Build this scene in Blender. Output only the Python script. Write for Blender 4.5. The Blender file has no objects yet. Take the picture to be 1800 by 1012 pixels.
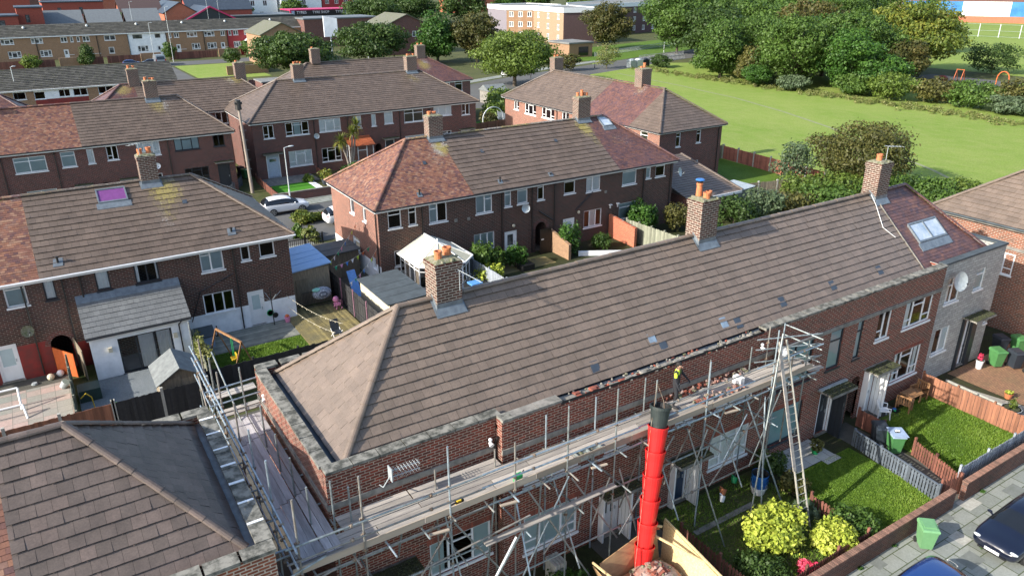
import bpy, bmesh, math, random
import numpy as np
from mathutils import Vector, Matrix
S = bpy.context.scene
COL = S.collection
rad = math.radians
random.seed(5)
# ---------------------------------------------------------------- camera, world, sun, exposure
cam = bpy.data.cameras.new("camera"); camo = bpy.data.objects.new("camera", cam); COL.objects.link(camo); S.camera = camo
cam.lens = 26.46; cam.sensor_width = 36; cam.clip_end = 3000; cam.clip_start = .5
YAW, PITCH, ROLL = rad(32.23), rad(22.59), rad(-.27)
_f = Vector((math.sin(YAW)*math.cos(PITCH), math.cos(YAW)*math.cos(PITCH), -math.sin(PITCH)))
_x = Vector((math.cos(YAW), -math.sin(YAW), 0)); _u = _x.cross(_f)
_X = _x*math.cos(ROLL)+_u*math.sin(ROLL); _U = -_x*math.sin(ROLL)+_u*math.cos(ROLL)
mw = Matrix.Identity(4)
for i in range(3): mw[i][0] = _X[i]; mw[i][1] = _U[i]; mw[i][2] = -_f[i]
mw[2][3] = 20.0
camo.matrix_world = mw
W = bpy.data.worlds.new("World"); S.world = W; W.use_nodes = True
SUN_EL, SUN_AZ = rad(28), rad(-2)          # azimuth: from -x, swung a little towards +y (street fronts stay in open shade)
sd = Vector((-math.cos(SUN_EL)*math.cos(SUN_AZ), -math.cos(SUN_EL)*math.sin(SUN_AZ), math.sin(SUN_EL)))  # towards the sun
nt = W.node_tree; bg = nt.nodes['Background']; sky = nt.nodes.new('ShaderNodeTexSky'); sky.sky_type = 'NISHITA'
sky.sun_disc = False; sky.sun_elevation = SUN_EL; sky.sun_rotation = math.atan2(sd.x, sd.y); sky.dust_density = 1.5; sky.air_density = 1.0
nt.links.new(sky.outputs[0], bg.inputs[0]); bg.inputs[1].default_value = .15
sl = bpy.data.lights.new("sun", 'SUN'); sl.energy = 4.0; sl.angle = rad(.5); sl.color = (1, .95, .86)
slo = bpy.data.objects.new("sun", sl); COL.objects.link(slo); slo.rotation_euler = sd.to_track_quat('Z', 'Y').to_euler()
S.view_settings.view_transform = 'Standard'; S.view_settings.look = 'None'; S.view_settings.exposure = 1.1; S.view_settings.gamma = 1
S.render.engine = 'CYCLES'
S.cycles.max_bounces = 5; S.cycles.transparent_max_bounces = 12
# ---------------------------------------------------------------- materials
def L3(c, a=1): return (c[0], c[1], c[2], a)
def newmat(name):
    m = bpy.data.materials.new(name); m.use_nodes = True; nt = m.node_tree
    return m, nt, nt.nodes['Principled BSDF']
def N(nt, t, **kw):
    n = nt.nodes.new(t)
    for k, v in kw.items(): setattr(n, k, v)
    return n
def mixc(nt, fac, a, b, mode='MIX'):
    n = N(nt, 'ShaderNodeMix', data_type='RGBA', blend_type=mode)
    for s, v in ((0, fac), (6, a), (7, b)):
        if isinstance(v, (int, float)): n.inputs[s].default_value = v
        elif isinstance(v, tuple): n.inputs[s].default_value = L3(v)
        else: nt.links.new(v, n.inputs[s])
    return n.outputs[2]
def noise(nt, scale, detail=4, rough=.6, vec=None, stretch=None):
    n = N(nt, 'ShaderNodeTexNoise'); n.inputs['Scale'].default_value = scale; n.inputs['Detail'].default_value = detail; n.inputs['Roughness'].default_value = rough
    if vec is None:
        vec = N(nt, 'ShaderNodeTexCoord').outputs['Object']
    if stretch:
        mp = N(nt, 'ShaderNodeMapping'); mp.inputs['Scale'].default_value = stretch; nt.links.new(vec, mp.inputs[0]); vec = mp.outputs[0]
    nt.links.new(vec, n.inputs['Vector'])
    return n.outputs[0]
def ramp(nt, fac, a, b):
    n = N(nt, 'ShaderNodeMapRange'); n.inputs[1].default_value = a; n.inputs[2].default_value = b; nt.links.new(fac, n.inputs[0]); return n.outputs[0]
def bump(nt, b, h, strength=.3, dist=.02):
    n = N(nt, 'ShaderNodeBump'); n.inputs['Strength'].default_value = strength; n.inputs['Distance'].default_value = dist
    nt.links.new(h, n.inputs['Height']); nt.links.new(n.outputs[0], b.inputs['Normal'])
def simple(name, c1, c2=None, rough=.6, metal=0, ns=6, bp=0, lo=.35, hi=.65, stretch=None, tint=False, spec=.5, coat=0):
    m, nt, b = newmat(name)
    b.inputs['Roughness'].default_value = rough; b.inputs['Metallic'].default_value = metal; b.inputs['Specular IOR Level'].default_value = spec
    b.inputs['Coat Weight'].default_value = coat; b.inputs['Coat Roughness'].default_value = .05
    if c2 is None: c2 = tuple(x*.8 for x in c1)
    f = noise(nt, ns, 5, .65, stretch=stretch); f2 = ramp(nt, f, lo, hi)
    col = mixc(nt, f2, c1, c2)
    if tint:
        at = N(nt, 'ShaderNodeAttribute', attribute_name='t'); mr = ramp(nt, at.outputs['Fac'], 0, 1); mr.node.inputs[3].default_value = .72; mr.node.inputs[4].default_value = 1.3
        col = mixc(nt, 1.0, col, mr, 'MULTIPLY')
    nt.links.new(col, b.inputs['Base Color'])
    if bp: bump(nt, b, f, bp)
    m.diffuse_color = L3(c1); return m
def facade_vec(nt):
    tc = N(nt, 'ShaderNodeTexCoord'); s = N(nt, 'ShaderNodeSeparateXYZ'); nt.links.new(tc.outputs['Object'], s.inputs[0])
    a = N(nt, 'ShaderNodeMath', operation='ADD'); nt.links.new(s.outputs[0], a.inputs[0]); nt.links.new(s.outputs[1], a.inputs[1])
    c = N(nt, 'ShaderNodeCombineXYZ'); nt.links.new(a.outputs[0], c.inputs[0]); nt.links.new(s.outputs[2], c.inputs[1])
    return c.outputs[0], tc.outputs['Object'], s.outputs[2]
def brick(name, c1, c2, mortar, msize=.016, bw=.29, bh=.1, dirt=(.05,.045,.04), damt=.45, stain=None):
    m, nt, b = newmat(name); v, oc, z = facade_vec(nt)
    t = N(nt, 'ShaderNodeTexBrick'); nt.links.new(v, t.inputs['Vector'])
    t.inputs['Color1'].default_value = L3(c1); t.inputs['Color2'].default_value = L3(c2); t.inputs['Mortar'].default_value = L3(mortar)
    t.inputs['Scale'].default_value = 1; t.inputs['Mortar Size'].default_value = msize; t.inputs['Brick Width'].default_value = bw; t.inputs['Row Height'].default_value = bh; t.inputs['Bias'].default_value = 0
    n1 = ramp(nt, noise(nt, 1.1, 6, .7, oc), .42, .75); n2 = ramp(nt, noise(nt, 9, 3, .6, oc), .3, .8)
    col = mixc(nt, 1.0, t.outputs[0], mixc(nt, n2, (.72,.72,.72), (1.2,1.16,1.12)), 'MULTIPLY')
    fm = N(nt, 'ShaderNodeMath', operation='MULTIPLY'); nt.links.new(n1, fm.inputs[0]); fm.inputs[1].default_value = damt
    col = mixc(nt, fm.outputs[0], col, dirt)
    if stain: # efflorescence
        n3 = ramp(nt, noise(nt, .9, 5, .7, oc), .6, .72); g = N(nt, 'ShaderNodeMath', operation='MULTIPLY'); nt.links.new(n3, g.inputs[0]); g.inputs[1].default_value = .5; col = mixc(nt, g.outputs[0], col, stain)
    nt.links.new(col, b.inputs['Base Color']); b.inputs['Roughness'].default_value = .85; b.inputs['Specular IOR Level'].default_value = .25
    bump(nt, b, t.outputs['Fac'], -.4, .01); return m
def stops(e, cols):
    e[0].position = 0; e[0].color = L3(cols[0]); e[1].position = 1; e[1].color = L3(cols[-1])
    for i in range(1, len(cols)-1): el = e.new(i/(len(cols)-1)); el.color = L3(cols[i])
def tilemat(name, cols, rough=.5, spec=.5, lich=(.27,.22,.07), streak=.35, moss=.0, grey=(.33,.31,.28), joint=True):
    m, nt, b = newmat(name)
    at = N(nt, 'ShaderNodeAttribute', attribute_name='t'); cr = N(nt, 'ShaderNodeValToRGB'); e = cr.color_ramp.elements
    stops(e, cols)
    nt.links.new(at.outputs['Fac'], cr.inputs[0])
    n1 = noise(nt, 1.3, 6, .7); col = mixc(nt, 1.0, cr.outputs[0], mixc(nt, ramp(nt, n1, .3, .7), (1-streak,)*3, (1+streak*.6,)*3), 'MULTIPLY')
    n2 = noise(nt, 22, 4, .7); col = mixc(nt, 1.0, col, mixc(nt, ramp(nt, n2, .3, .7), (.8,.8,.8), (1.15,1.15,1.15)), 'MULTIPLY')
    al = N(nt, 'ShaderNodeAttribute', attribute_name='l'); n3 = noise(nt, 9, 5, .8); sm = N(nt, 'ShaderNodeMath', operation='ADD'); nt.links.new(al.outputs['Fac'], sm.inputs[0]); nt.links.new(n3, sm.inputs[1])
    lf = ramp(nt, sm.outputs[0], .95, 1.15); n4 = ramp(nt, noise(nt, .6, 2, .5), .45, .55)
    col = mixc(nt, lf, col, mixc(nt, n4, lich, grey))
    if moss:
        n5 = ramp(nt, noise(nt, 5, 6, .75), .62-moss*.1, .68); col = mixc(nt, n5, col, (.07,.075,.03))
    nt.links.new(col, b.inputs['Base Color']); b.inputs['Roughness'].default_value = rough; b.inputs['Specular IOR Level'].default_value = spec
    bump(nt, b, n2, .15, .01); return m
M = {}
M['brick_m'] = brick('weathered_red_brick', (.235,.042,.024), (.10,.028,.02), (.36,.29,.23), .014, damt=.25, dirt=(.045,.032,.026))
M['brick_dark'] = brick('shade_toned_brick', (.105,.036,.026), (.045,.022,.018), (.19,.155,.13), .015, damt=.35)  # brick of the unlit fronts, their shade put into the colour
M['brick_side'] = brick('sun_toned_brick', (.29,.105,.07), (.19,.07,.052), (.33,.26,.21), .014, damt=.2)  # brick of sun-facing side walls, the sunlight put into the colour
M['brick_f'] = brick('dark_orange_brick', (.30,.085,.04), (.14,.05,.03), (.36,.30,.24), .016, damt=.3)
M['brick_mid'] = brick('mid_red_brick', (.17,.05,.038), (.095,.034,.03), (.21,.17,.15), .014, damt=.3)
M['brick_chim'] = brick('chimney_brick', (.12,.042,.03), (.06,.03,.023), (.35,.31,.26), .017, damt=.35)
M['brick_tan'] = brick('tan_brick', (.36,.21,.115), (.29,.165,.09), (.33,.26,.2), .01, damt=.15)
M['brick_or'] = brick('new_orange_brick', (.5,.15,.075), (.42,.12,.065), (.4,.25,.2), .008, damt=.1)
M['brick_purp'] = brick('purple_brown_brick', (.14,.08,.08), (.11,.065,.065), (.17,.13,.12), .008, damt=.15)
M['brick_fence'] = brick('garden_wall_brick', (.19,.08,.055), (.12,.06,.045), (.2,.17,.15), .009, damt=.6)
M['stoneclad'] = brick('grey_stone_cladding', (.5,.49,.45), (.36,.35,.33), (.25,.24,.22), .012, bw=.42, bh=.15, damt=.35, dirt=(.22,.21,.19))
M['roof_m'] = tilemat('brown_concrete_tile', [(.158,.119,.09), (.168,.127,.097), (.178,.134,.103), (.192,.144,.11)], rough=.42, spec=.5, streak=.2)
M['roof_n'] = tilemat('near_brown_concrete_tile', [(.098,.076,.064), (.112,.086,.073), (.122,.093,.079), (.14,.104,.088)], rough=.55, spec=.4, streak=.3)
M['bluelead'] = simple('bluish_lead', (.22,.30,.38), (.16,.2,.25), rough=.4, ns=4)
M['roof_b'] = tilemat('dark_brown_concrete_tile', [(.115,.084,.063), (.125,.092,.07), (.132,.097,.074), (.142,.104,.079)], rough=.5, streak=.28)
M['roof_r'] = tilemat('mottled_red_clay_tile', [(.10,.052,.05), (.20,.088,.058), (.26,.125,.075), (.16,.072,.055), (.29,.165,.105), (.125,.062,.06), (.225,.10,.06)], rough=.6, spec=.35, streak=.3)
M['roof_p'] = tilemat('purple_red_clay_tile', [(.075,.044,.05), (.13,.062,.052), (.10,.054,.054), (.17,.08,.056), (.12,.062,.06), (.155,.068,.047)], rough=.5, spec=.45, streak=.3)
M['roof_g'] = tilemat('grey_concrete_tile', [(.13,.135,.135), (.145,.15,.15), (.16,.165,.163)], rough=.6, streak=.2)
M['roof_gm'] = tilemat('mossy_grey_tile', [(.04,.038,.034), (.06,.057,.05), (.085,.08,.07)], rough=.8, moss=1)
M['under'] = simple('roof_underlay', (.02,.018,.017), rough=.9)
M['lead'] = simple('lead_flashing', (.20,.23,.25), (.13,.15,.17), rough=.45, metal=.3, ns=4)
M['coping'] = simple('weathered_concrete_coping', (.22,.21,.18), (.055,.055,.045), rough=.9, ns=3.5, bp=.5, lo=.4, hi=.6)
M['coping2'] = simple('pale_concrete_lintel', (.26,.24,.21), (.12,.115,.1), rough=.9, ns=2.5)
M['flaunch'] = simple('lichen_mortar', (.24,.22,.17), (.10,.11,.04), rough=.95, ns=8, bp=.5)
M['white'] = simple('white_upvc', (.80,.80,.79), (.72,.72,.71), rough=.35, ns=2)
M['whitewall'] = simple('white_painted_render', (.86,.87,.88), (.70,.72,.73), rough=.8, ns=1.6, bp=.2)
M['cream'] = simple('cream_panel', (.6,.54,.40), (.5,.45,.34), rough=.8)
M['anth'] = simple('anthracite_upvc', (.028,.033,.04), rough=.4)
M['black'] = simple('black_plastic', (.012,.012,.013), (.02,.02,.02), rough=.45)
M['redpaint'] = simple('flaking_red_paint', (.27,.025,.02), (.16,.03,.025), rough=.7, ns=2)
M['greydoor'] = simple('pale_grey_door', (.45,.52,.6), rough=.35)
M['bluedoor'] = simple('dark_blue_door', (.02,.045,.085), rough=.4)
M['curtain'] = simple('net_curtain', (.88,.88,.86), (.78,.8,.78), rough=.9)
M['curtain_g'] = simple('grey_green_blind', (.46,.55,.55), (.38,.47,.47), rough=.8, ns=1)
M['curtain_s'] = simple('sage_frosted_blind', (.36,.5,.5), (.3,.44,.45), rough=.3, ns=1)
M['drape'] = simple('brown_drape', (.16,.13,.10), rough=.9)
M['terra'] = simple('terracotta', (.52,.17,.06), (.38,.13,.06), rough=.75, ns=8)
M['steel'] = simple('galvanised_steel', (.36,.40,.40), (.20,.22,.21), rough=.42, metal=.55, ns=7)
M['steel_b'] = simple('bluish_galvanised_steel', (.42,.50,.55), (.25,.3,.33), rough=.4, metal=.5, ns=7)
M['steel_r'] = simple('dull_steel', (.28,.28,.26), (.20,.17,.14), rough=.6, metal=.4, ns=5)
M['coupler'] = simple('rusty_coupler', (.3,.27,.22), (.15,.08,.04), rough=.7, metal=.3)
M['board'] = simple('weathered_scaffold_board', (.38,.34,.29), (.24,.215,.195), rough=.85, ns=3, stretch=(.4,4,4), tint=True)
M['board_y'] = simple('board_running_back', (.40,.38,.38), (.26,.24,.24), rough=.85, ns=3, stretch=(4,.4,4), tint=True)
M['toe'] = simple('timber_toe_board', (.36,.29,.22), (.30,.24,.18), rough=.85, ns=2, stretch=(.3,3,3), tint=True)
M['wood'] = simple('garden_timber', (.33,.17,.07), (.22,.11,.05), rough=.7, ns=6)
M['oldwood'] = simple('weathered_timber', (.24,.19,.13), (.14,.12,.085), rough=.85, ns=4, stretch=(3,3,.5), tint=True)
M['greywood'] = simple('grey_green_fence_timber', (.25,.25,.19), (.16,.17,.12), rough=.85, ns=4, stretch=(3,3,.5), tint=True)
M['brownfence'] = simple('red_brown_stained_fence', (.20,.075,.05), (.12,.05,.035), rough=.75, ns=4, tint=True)
M['orangefence'] = simple('orange_brown_fence', (.28,.12,.065), (.20,.085,.05), rough=.75, ns=4, stretch=(3,3,.5), tint=True)
M['greyfence'] = simple('slate_grey_painted_fence', (.105,.125,.15), (.07,.085,.10), rough=.7, ns=4, tint=True)
M['palefence'] = simple('silver_grey_slats', (.30,.33,.36), (.2,.22,.25), rough=.75, ns=5, tint=True)
M['blackfence'] = simple('black_painted_fence', (.02,.02,.022), (.03,.03,.03), rough=.7, tint=True)
M['concrete'] = simple('concrete_post', (.42,.41,.36), (.3,.29,.25), rough=.9)
M['deck'] = simple('green_brown_decking', (.24,.19,.07), (.14,.12,.06), rough=.7, ns=1.5, tint=True)
M['deckg'] = simple('grey_decking', (.25,.25,.21), (.15,.155,.13), rough=.8, ns=2, tint=True)
M['felt'] = simple('dark_roofing_felt', (.065,.08,.088), (.045,.055,.06), rough=.75, ns=2)
M['felt_l'] = simple('grey_shed_felt', (.19,.205,.20), (.12,.13,.13), rough=.85, ns=3)
M['bluesheet'] = simple('blue_metal_sheet', (.25,.42,.68), (.2,.35,.58), rough=.4, ns=2, metal=.1)
M['ivory'] = simple('ivory_polycarbonate', (.62,.57,.40), (.54,.5,.36), rough=.5)
M['ply'] = simple('plywood', (.42,.27,.13), (.32,.2,.10), rough=.75, ns=3, stretch=(1,1,3))
M['osb'] = simple('pale_strand_board', (.66,.52,.27), (.46,.34,.16), rough=.8, ns=16)
M['chute'] = simple('red_polyethylene', (.72,.02,.018), (.62,.02,.02), rough=.38, ns=3)
M['hopper'] = simple('black_green_polyethylene', (.02,.028,.028), (.035,.045,.042), rough=.4, ns=5)
M['alu'] = simple('ladder_aluminium', (.5,.48,.42), (.38,.36,.31), rough=.5, metal=.4, ns=6)
M['gr_bin'] = simple('green_bin_plastic', (.075,.22,.07), (.06,.18,.06), rough=.45)
M['gr_bin_l'] = simple('faded_green_bin_plastic', (.14,.31,.14), (.12,.27,.12), rough=.5)
M['bl_bin'] = simple('blue_black_bin_plastic', (.03,.038,.05), rough=.45)
M['br_bin'] = simple('brown_bin_plastic', (.10,.035,.02), rough=.5)
M['blueplas'] = simple('blue_plastic', (.02,.11,.36), (.03,.16,.45), rough=.4)
M['pale_blue'] = simple('pale_blue_board', (.33,.42,.56), rough=.6)
M['pink'] = simple('pink_plastic', (.7,.2,.38), (.75,.35,.5), rough=.5)
M['yellow'] = simple('yellow_plastic', (.75,.5,.03), rough=.5)
M['greenplas'] = simple('green_plastic', (.02,.36,.11), rough=.4)
M['orange'] = simple('orange_painted_gate', (.55,.12,.03), rough=.5)
M['rubber'] = simple('tyre_rubber', (.015,.015,.015), rough=.8)
M['rim'] = simple('alloy_rim', (.5,.51,.52), rough=.3, metal=.7)
M['carwhite'] = simple('white_car_paint', (.8,.81,.82), (.78,.79,.8), rough=.3, coat=.8)
M['carblack'] = simple('black_blue_car_paint', (.004,.006,.016), (.004,.006,.018), rough=.25, coat=1)
M['carblue'] = simple('blue_car_paint', (.008,.035,.15), (.008,.035,.15), rough=.25, coat=1)
M['cargrey'] = simple('silver_car_paint', (.3,.33,.36), rough=.3, metal=.3, coat=.6)
M['carglass'] = simple('tinted_car_glass', (.01,.012,.015), rough=.05, spec=.8)
M['bark'] = simple('bark', (.11,.085,.06), (.06,.05,.04), rough=.95, ns=5, bp=.5)
M['pole'] = simple('weathered_pole_timber', (.34,.29,.24), (.22,.18,.15), rough=.9, ns=4, stretch=(3,3,.3))
M['lamp'] = simple('pale_grey_lamp_steel', (.62,.66,.66), rough=.45, metal=.2)
M['hivis'] = simple('hi_vis_yellow', (.62,.85,.03), rough=.7)
M['cloth_dark'] = simple('dark_workwear', (.018,.018,.022), rough=.9, ns=20)
M['skin'] = simple('skin', (.5,.29,.2), rough=.55)
M['hair'] = simple('dark_hair', (.012,.009,.007), rough=.7)
M['grey'] = simple('light_grey_metal', (.42,.46,.47), rough=.5, metal=.2)
M['skylight'] = simple('sky_painted_glass', (.25,.33,.42), (.5,.55,.6), rough=.05, ns=1.5, spec=1)  # pale blue mottling paints reflected sky into the pane colour
M['magenta'] = simple('purple_roof_blind', (.19,.06,.21), rough=.3)
M['hoard'] = simple('bright_blue_hoarding', (.015,.13,.36), (.04,.2,.42), rough=.6, ns=.3)
M['slate'] = simple('dark_slate_roof', (.05,.065,.085), (.035,.045,.06), rough=.5, ns=1)
M['slate_l'] = simple('grey_tile_roof', (.15,.165,.17), (.12,.13,.135), rough=.6, ns=2)
M['flatroof'] = simple('grey_flat_roof', (.2,.2,.19), (.14,.14,.13), rough=.8, ns=.3)
M['gateblack'] = simple('black_gate', (.01,.01,.011), rough=.5)
M['porchroof'] = simple('orange_porch_tiles', (.5,.14,.05), (.36,.09,.04), rough=.7, ns=8)
M['sign'] = simple('white_sign_lettering', (.8,.8,.8), rough=.5)
M['mag_trim'] = simple('magenta_trim', (.6,.03,.13), rough=.5)
M['rubble'] = simple('rubble', (.33,.29,.26), (.30,.11,.07), rough=.95, ns=2.5, tint=True)
M['moss'] = simple('moss', (.055,.065,.02), (.03,.028,.018), rough=1, ns=9, bp=.8)
def glassmat():
    m, nt, b = newmat('window_glass'); nt.nodes.remove(b); out = nt.nodes['Material Output']
    tr = N(nt, 'ShaderNodeBsdfTransparent'); tr.inputs[0].default_value = (.98,.99,.99,1); gl = N(nt, 'ShaderNodeBsdfGlossy'); gl.inputs['Roughness'].default_value = .03
    fr = N(nt, 'ShaderNodeFresnel'); fr.inputs[0].default_value = 1.5; mx = N(nt, 'ShaderNodeMixShader'); nt.links.new(fr.outputs[0], mx.inputs[0]); nt.links.new(tr.outputs[0], mx.inputs[1]); nt.links.new(gl.outputs[0], mx.inputs[2]); nt.links.new(mx.outputs[0], out.inputs[0]); return m
M['glass'] = glassmat()
def leafmat(name, cols, trans=.25):
    m, nt, b = newmat(name); at = N(nt, 'ShaderNodeAttribute', attribute_name='t'); cr = N(nt, 'ShaderNodeValToRGB'); e = cr.color_ramp.elements
    stops(e, cols)
    nt.links.new(at.outputs['Fac'], cr.inputs[0]); b.inputs['Roughness'].default_value = .55; b.inputs['Specular IOR Level'].default_value = .3
    nt.links.new(cr.outputs[0], b.inputs['Base Color'])
    tl = N(nt, 'ShaderNodeBsdfTranslucent'); nt.links.new(mixc(nt, 1.0, cr.outputs[0], (1.3,1.3,.7), 'MULTIPLY'), tl.inputs[0]); mx = N(nt, 'ShaderNodeMixShader'); mx.inputs[0].default_value = trans
    nt.links.new(b.outputs[0], mx.inputs[1]); nt.links.new(tl.outputs[0], mx.inputs[2]); nt.links.new(mx.outputs[0], nt.nodes['Material Output'].inputs[0]); return m
M['lf_dark'] = leafmat('dark_green_leaves', [(.022,.042,.01), (.04,.075,.015), (.065,.11,.025), (.10,.15,.04)])
M['lf_mid'] = leafmat('mid_green_leaves', [(.032,.068,.013), (.06,.112,.018), (.095,.16,.03), (.14,.205,.05)])
M['lf_light'] = leafmat('light_green_leaves', [(.05,.08,.015), (.09,.14,.02), (.14,.19,.035), (.2,.24,.06)])
M['lf_bright'] = leafmat('bright_green_leaves', [(.022,.06,.01), (.04,.10,.014), (.07,.15,.022), (.12,.21,.035)])
M['lf_rust'] = leafmat('russet_leaves', [(.035,.045,.012), (.065,.07,.018), (.11,.09,.025), (.07,.09,.022)])
M['lf_autumn'] = leafmat('yellowing_leaves', [(.045,.08,.012), (.08,.115,.018), (.13,.16,.025), (.22,.21,.03), (.08,.125,.02)])
M['lf_yellow'] = leafmat('golden_shrub_leaves', [(.14,.19,.02), (.34,.40,.05), (.50,.53,.09), (.66,.66,.22)])
M['lf_brown'] = leafmat('brown_green_shrub_leaves', [(.045,.05,.015), (.085,.085,.022), (.13,.12,.03), (.07,.09,.02)])
M['lf_grey'] = leafmat('grey_green_leaves', [(.05,.08,.04), (.10,.14,.07), (.17,.22,.13)])
M['lf_pink'] = leafmat('pink_flowers', [(.45,.03,.08), (.7,.06,.14), (.75,.14,.2), (.06,.12,.02)])
M['lf_palm'] = leafmat('palm_fronds', [(.05,.08,.015), (.14,.16,.03), (.28,.24,.05)])
M['lf_straw'] = leafmat('dry_grass_blades', [(.09,.13,.025), (.18,.19,.06), (.28,.25,.10)])
M['lf_grass'] = leafmat('lawn_blades', [(.06,.115,.012), (.10,.18,.02), (.15,.24,.03), (.22,.30,.05)], .15)
def groundmat(name, cols, scales=(.15, 1.2, 18), rough=.95, weights=(.5,.7), bp=.0, stretch=None):
    m, nt, b = newmat(name); a = ramp(nt, noise(nt, scales[0], 4, .6, stretch=stretch), .35, .65); c = ramp(nt, noise(nt, scales[1], 5, .7, stretch=stretch), .35, .68); d = noise(nt, scales[2], 4, .8)
    col = mixc(nt, a, cols[0], cols[1]); wn = N(nt, 'ShaderNodeMath', operation='MULTIPLY'); nt.links.new(c, wn.inputs[0]); wn.inputs[1].default_value = weights[0]
    col = mixc(nt, wn.outputs[0], col, cols[2]); col = mixc(nt, 1.0, col, mixc(nt, ramp(nt, d, .3, .7), (1-weights[1]*.5,)*3, (1+weights[1]*.4,)*3), 'MULTIPLY')
    nt.links.new(col, b.inputs['Base Color']); b.inputs['Roughness'].default_value = rough; b.inputs['Specular IOR Level'].default_value = .15
    if bp: bump(nt, b, d, bp, .05)
    return m
M['field'] = groundmat('meadow_grass', [(.15,.235,.032), (.195,.265,.05), (.26,.285,.09)], (.09,.7,5), weights=(.6,.7), bp=.8, stretch=(1,.5,1))
M['trodden'] = simple('trodden_path', (.24,.25,.14), (.17,.19,.08), rough=.95, ns=1.5)
M['lawn'] = groundmat('lawn_turf', [(.06,.12,.012), (.09,.165,.02), (.12,.18,.03)], (.5,3,40), weights=(.6,.8), bp=.5)
M['fakelawn'] = groundmat('bright_lawn', [(.05,.19,.015), (.06,.21,.02), (.09,.23,.03)], (.5,4,60), weights=(.3,.4))
M['rough'] = groundmat('rough_grass_and_soil', [(.045,.065,.018), (.085,.10,.03), (.12,.10,.06)], (.2,1.2,14), weights=(.6,.7), bp=.6)
M['soil'] = groundmat('garden_soil', [(.05,.04,.028), (.03,.032,.015), (.05,.07,.02)], (.4,2,20), weights=(.6,.7), bp=.5)
M['asphalt'] = groundmat('asphalt', [(.10,.10,.098), (.13,.13,.125), (.085,.085,.083)], (.1,.8,60), weights=(.5,.35))
M['yard'] = groundmat('dark_yard_concrete', [(.09,.085,.075), (.12,.11,.095), (.05,.055,.04)], (.3,1.5,30), weights=(.6,.4))
M['gravel'] = groundmat('gravel', [(.36,.34,.29), (.28,.27,.24), (.42,.38,.3)], (.6,9,45), weights=(.6,.9), bp=.8)
M['slatechip'] = groundmat('grey_slate_chippings', [(.2,.22,.23), (.16,.18,.19), (.26,.28,.28)], (.6,9,30), weights=(.6,.9), bp=.8)
def pavemat(name, c1, c2, mortar, bw, bh, ms, off=.5, dirt=(.1,.11,.05), ns=.8, damt=.5):
    m, nt, b = newmat(name); tc = N(nt, 'ShaderNodeTexCoord'); t = N(nt, 'ShaderNodeTexBrick', offset=off); nt.links.new(tc.outputs['Object'], t.inputs['Vector'])
    t.inputs['Color1'].default_value = L3(c1); t.inputs['Color2'].default_value = L3(c2); t.inputs['Mortar'].default_value = L3(mortar); t.inputs['Scale'].default_value = 1
    t.inputs['Mortar Size'].default_value = ms; t.inputs['Brick Width'].default_value = bw; t.inputs['Row Height'].default_value = bh
    n1 = ramp(nt, noise(nt, ns, 6, .7), .45, .8); g = N(nt, 'ShaderNodeMath', operation='MULTIPLY'); nt.links.new(n1, g.inputs[0]); g.inputs[1].default_value = damt
    col = mixc(nt, g.outputs[0], t.outputs[0], dirt); col = mixc(nt, 1.0, col, mixc(nt, ramp(nt, noise(nt, 12, 4, .7), .3, .7), (.82,.82,.82), (1.14,1.14,1.14)), 'MULTIPLY')
    nt.links.new(col, b.inputs['Base Color']); b.inputs['Roughness'].default_value = .85; bump(nt, b, t.outputs['Fac'], -.3, .01); return m
M['paving'] = pavemat('pavement_slabs', (.27,.28,.25), (.19,.205,.185), (.06,.075,.03), .95, .62, .02, dirt=(.13,.14,.09))
M['blockpave'] = pavemat('block_paving', (.32,.17,.09), (.24,.12,.07), (.08,.06,.04), .2, .1, .008)
M['checker'] = pavemat('pink_and_grey_patio', (.45,.3,.26), (.24,.25,.22), (.15,.14,.12), .62, .62, .012, off=0, damt=.2)
M['patio'] = pavemat('pale_patio_slabs', (.46,.44,.40), (.38,.37,.34), (.15,.14,.12), .6, .6, .012, damt=.3, dirt=(.3,.3,.26))
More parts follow.
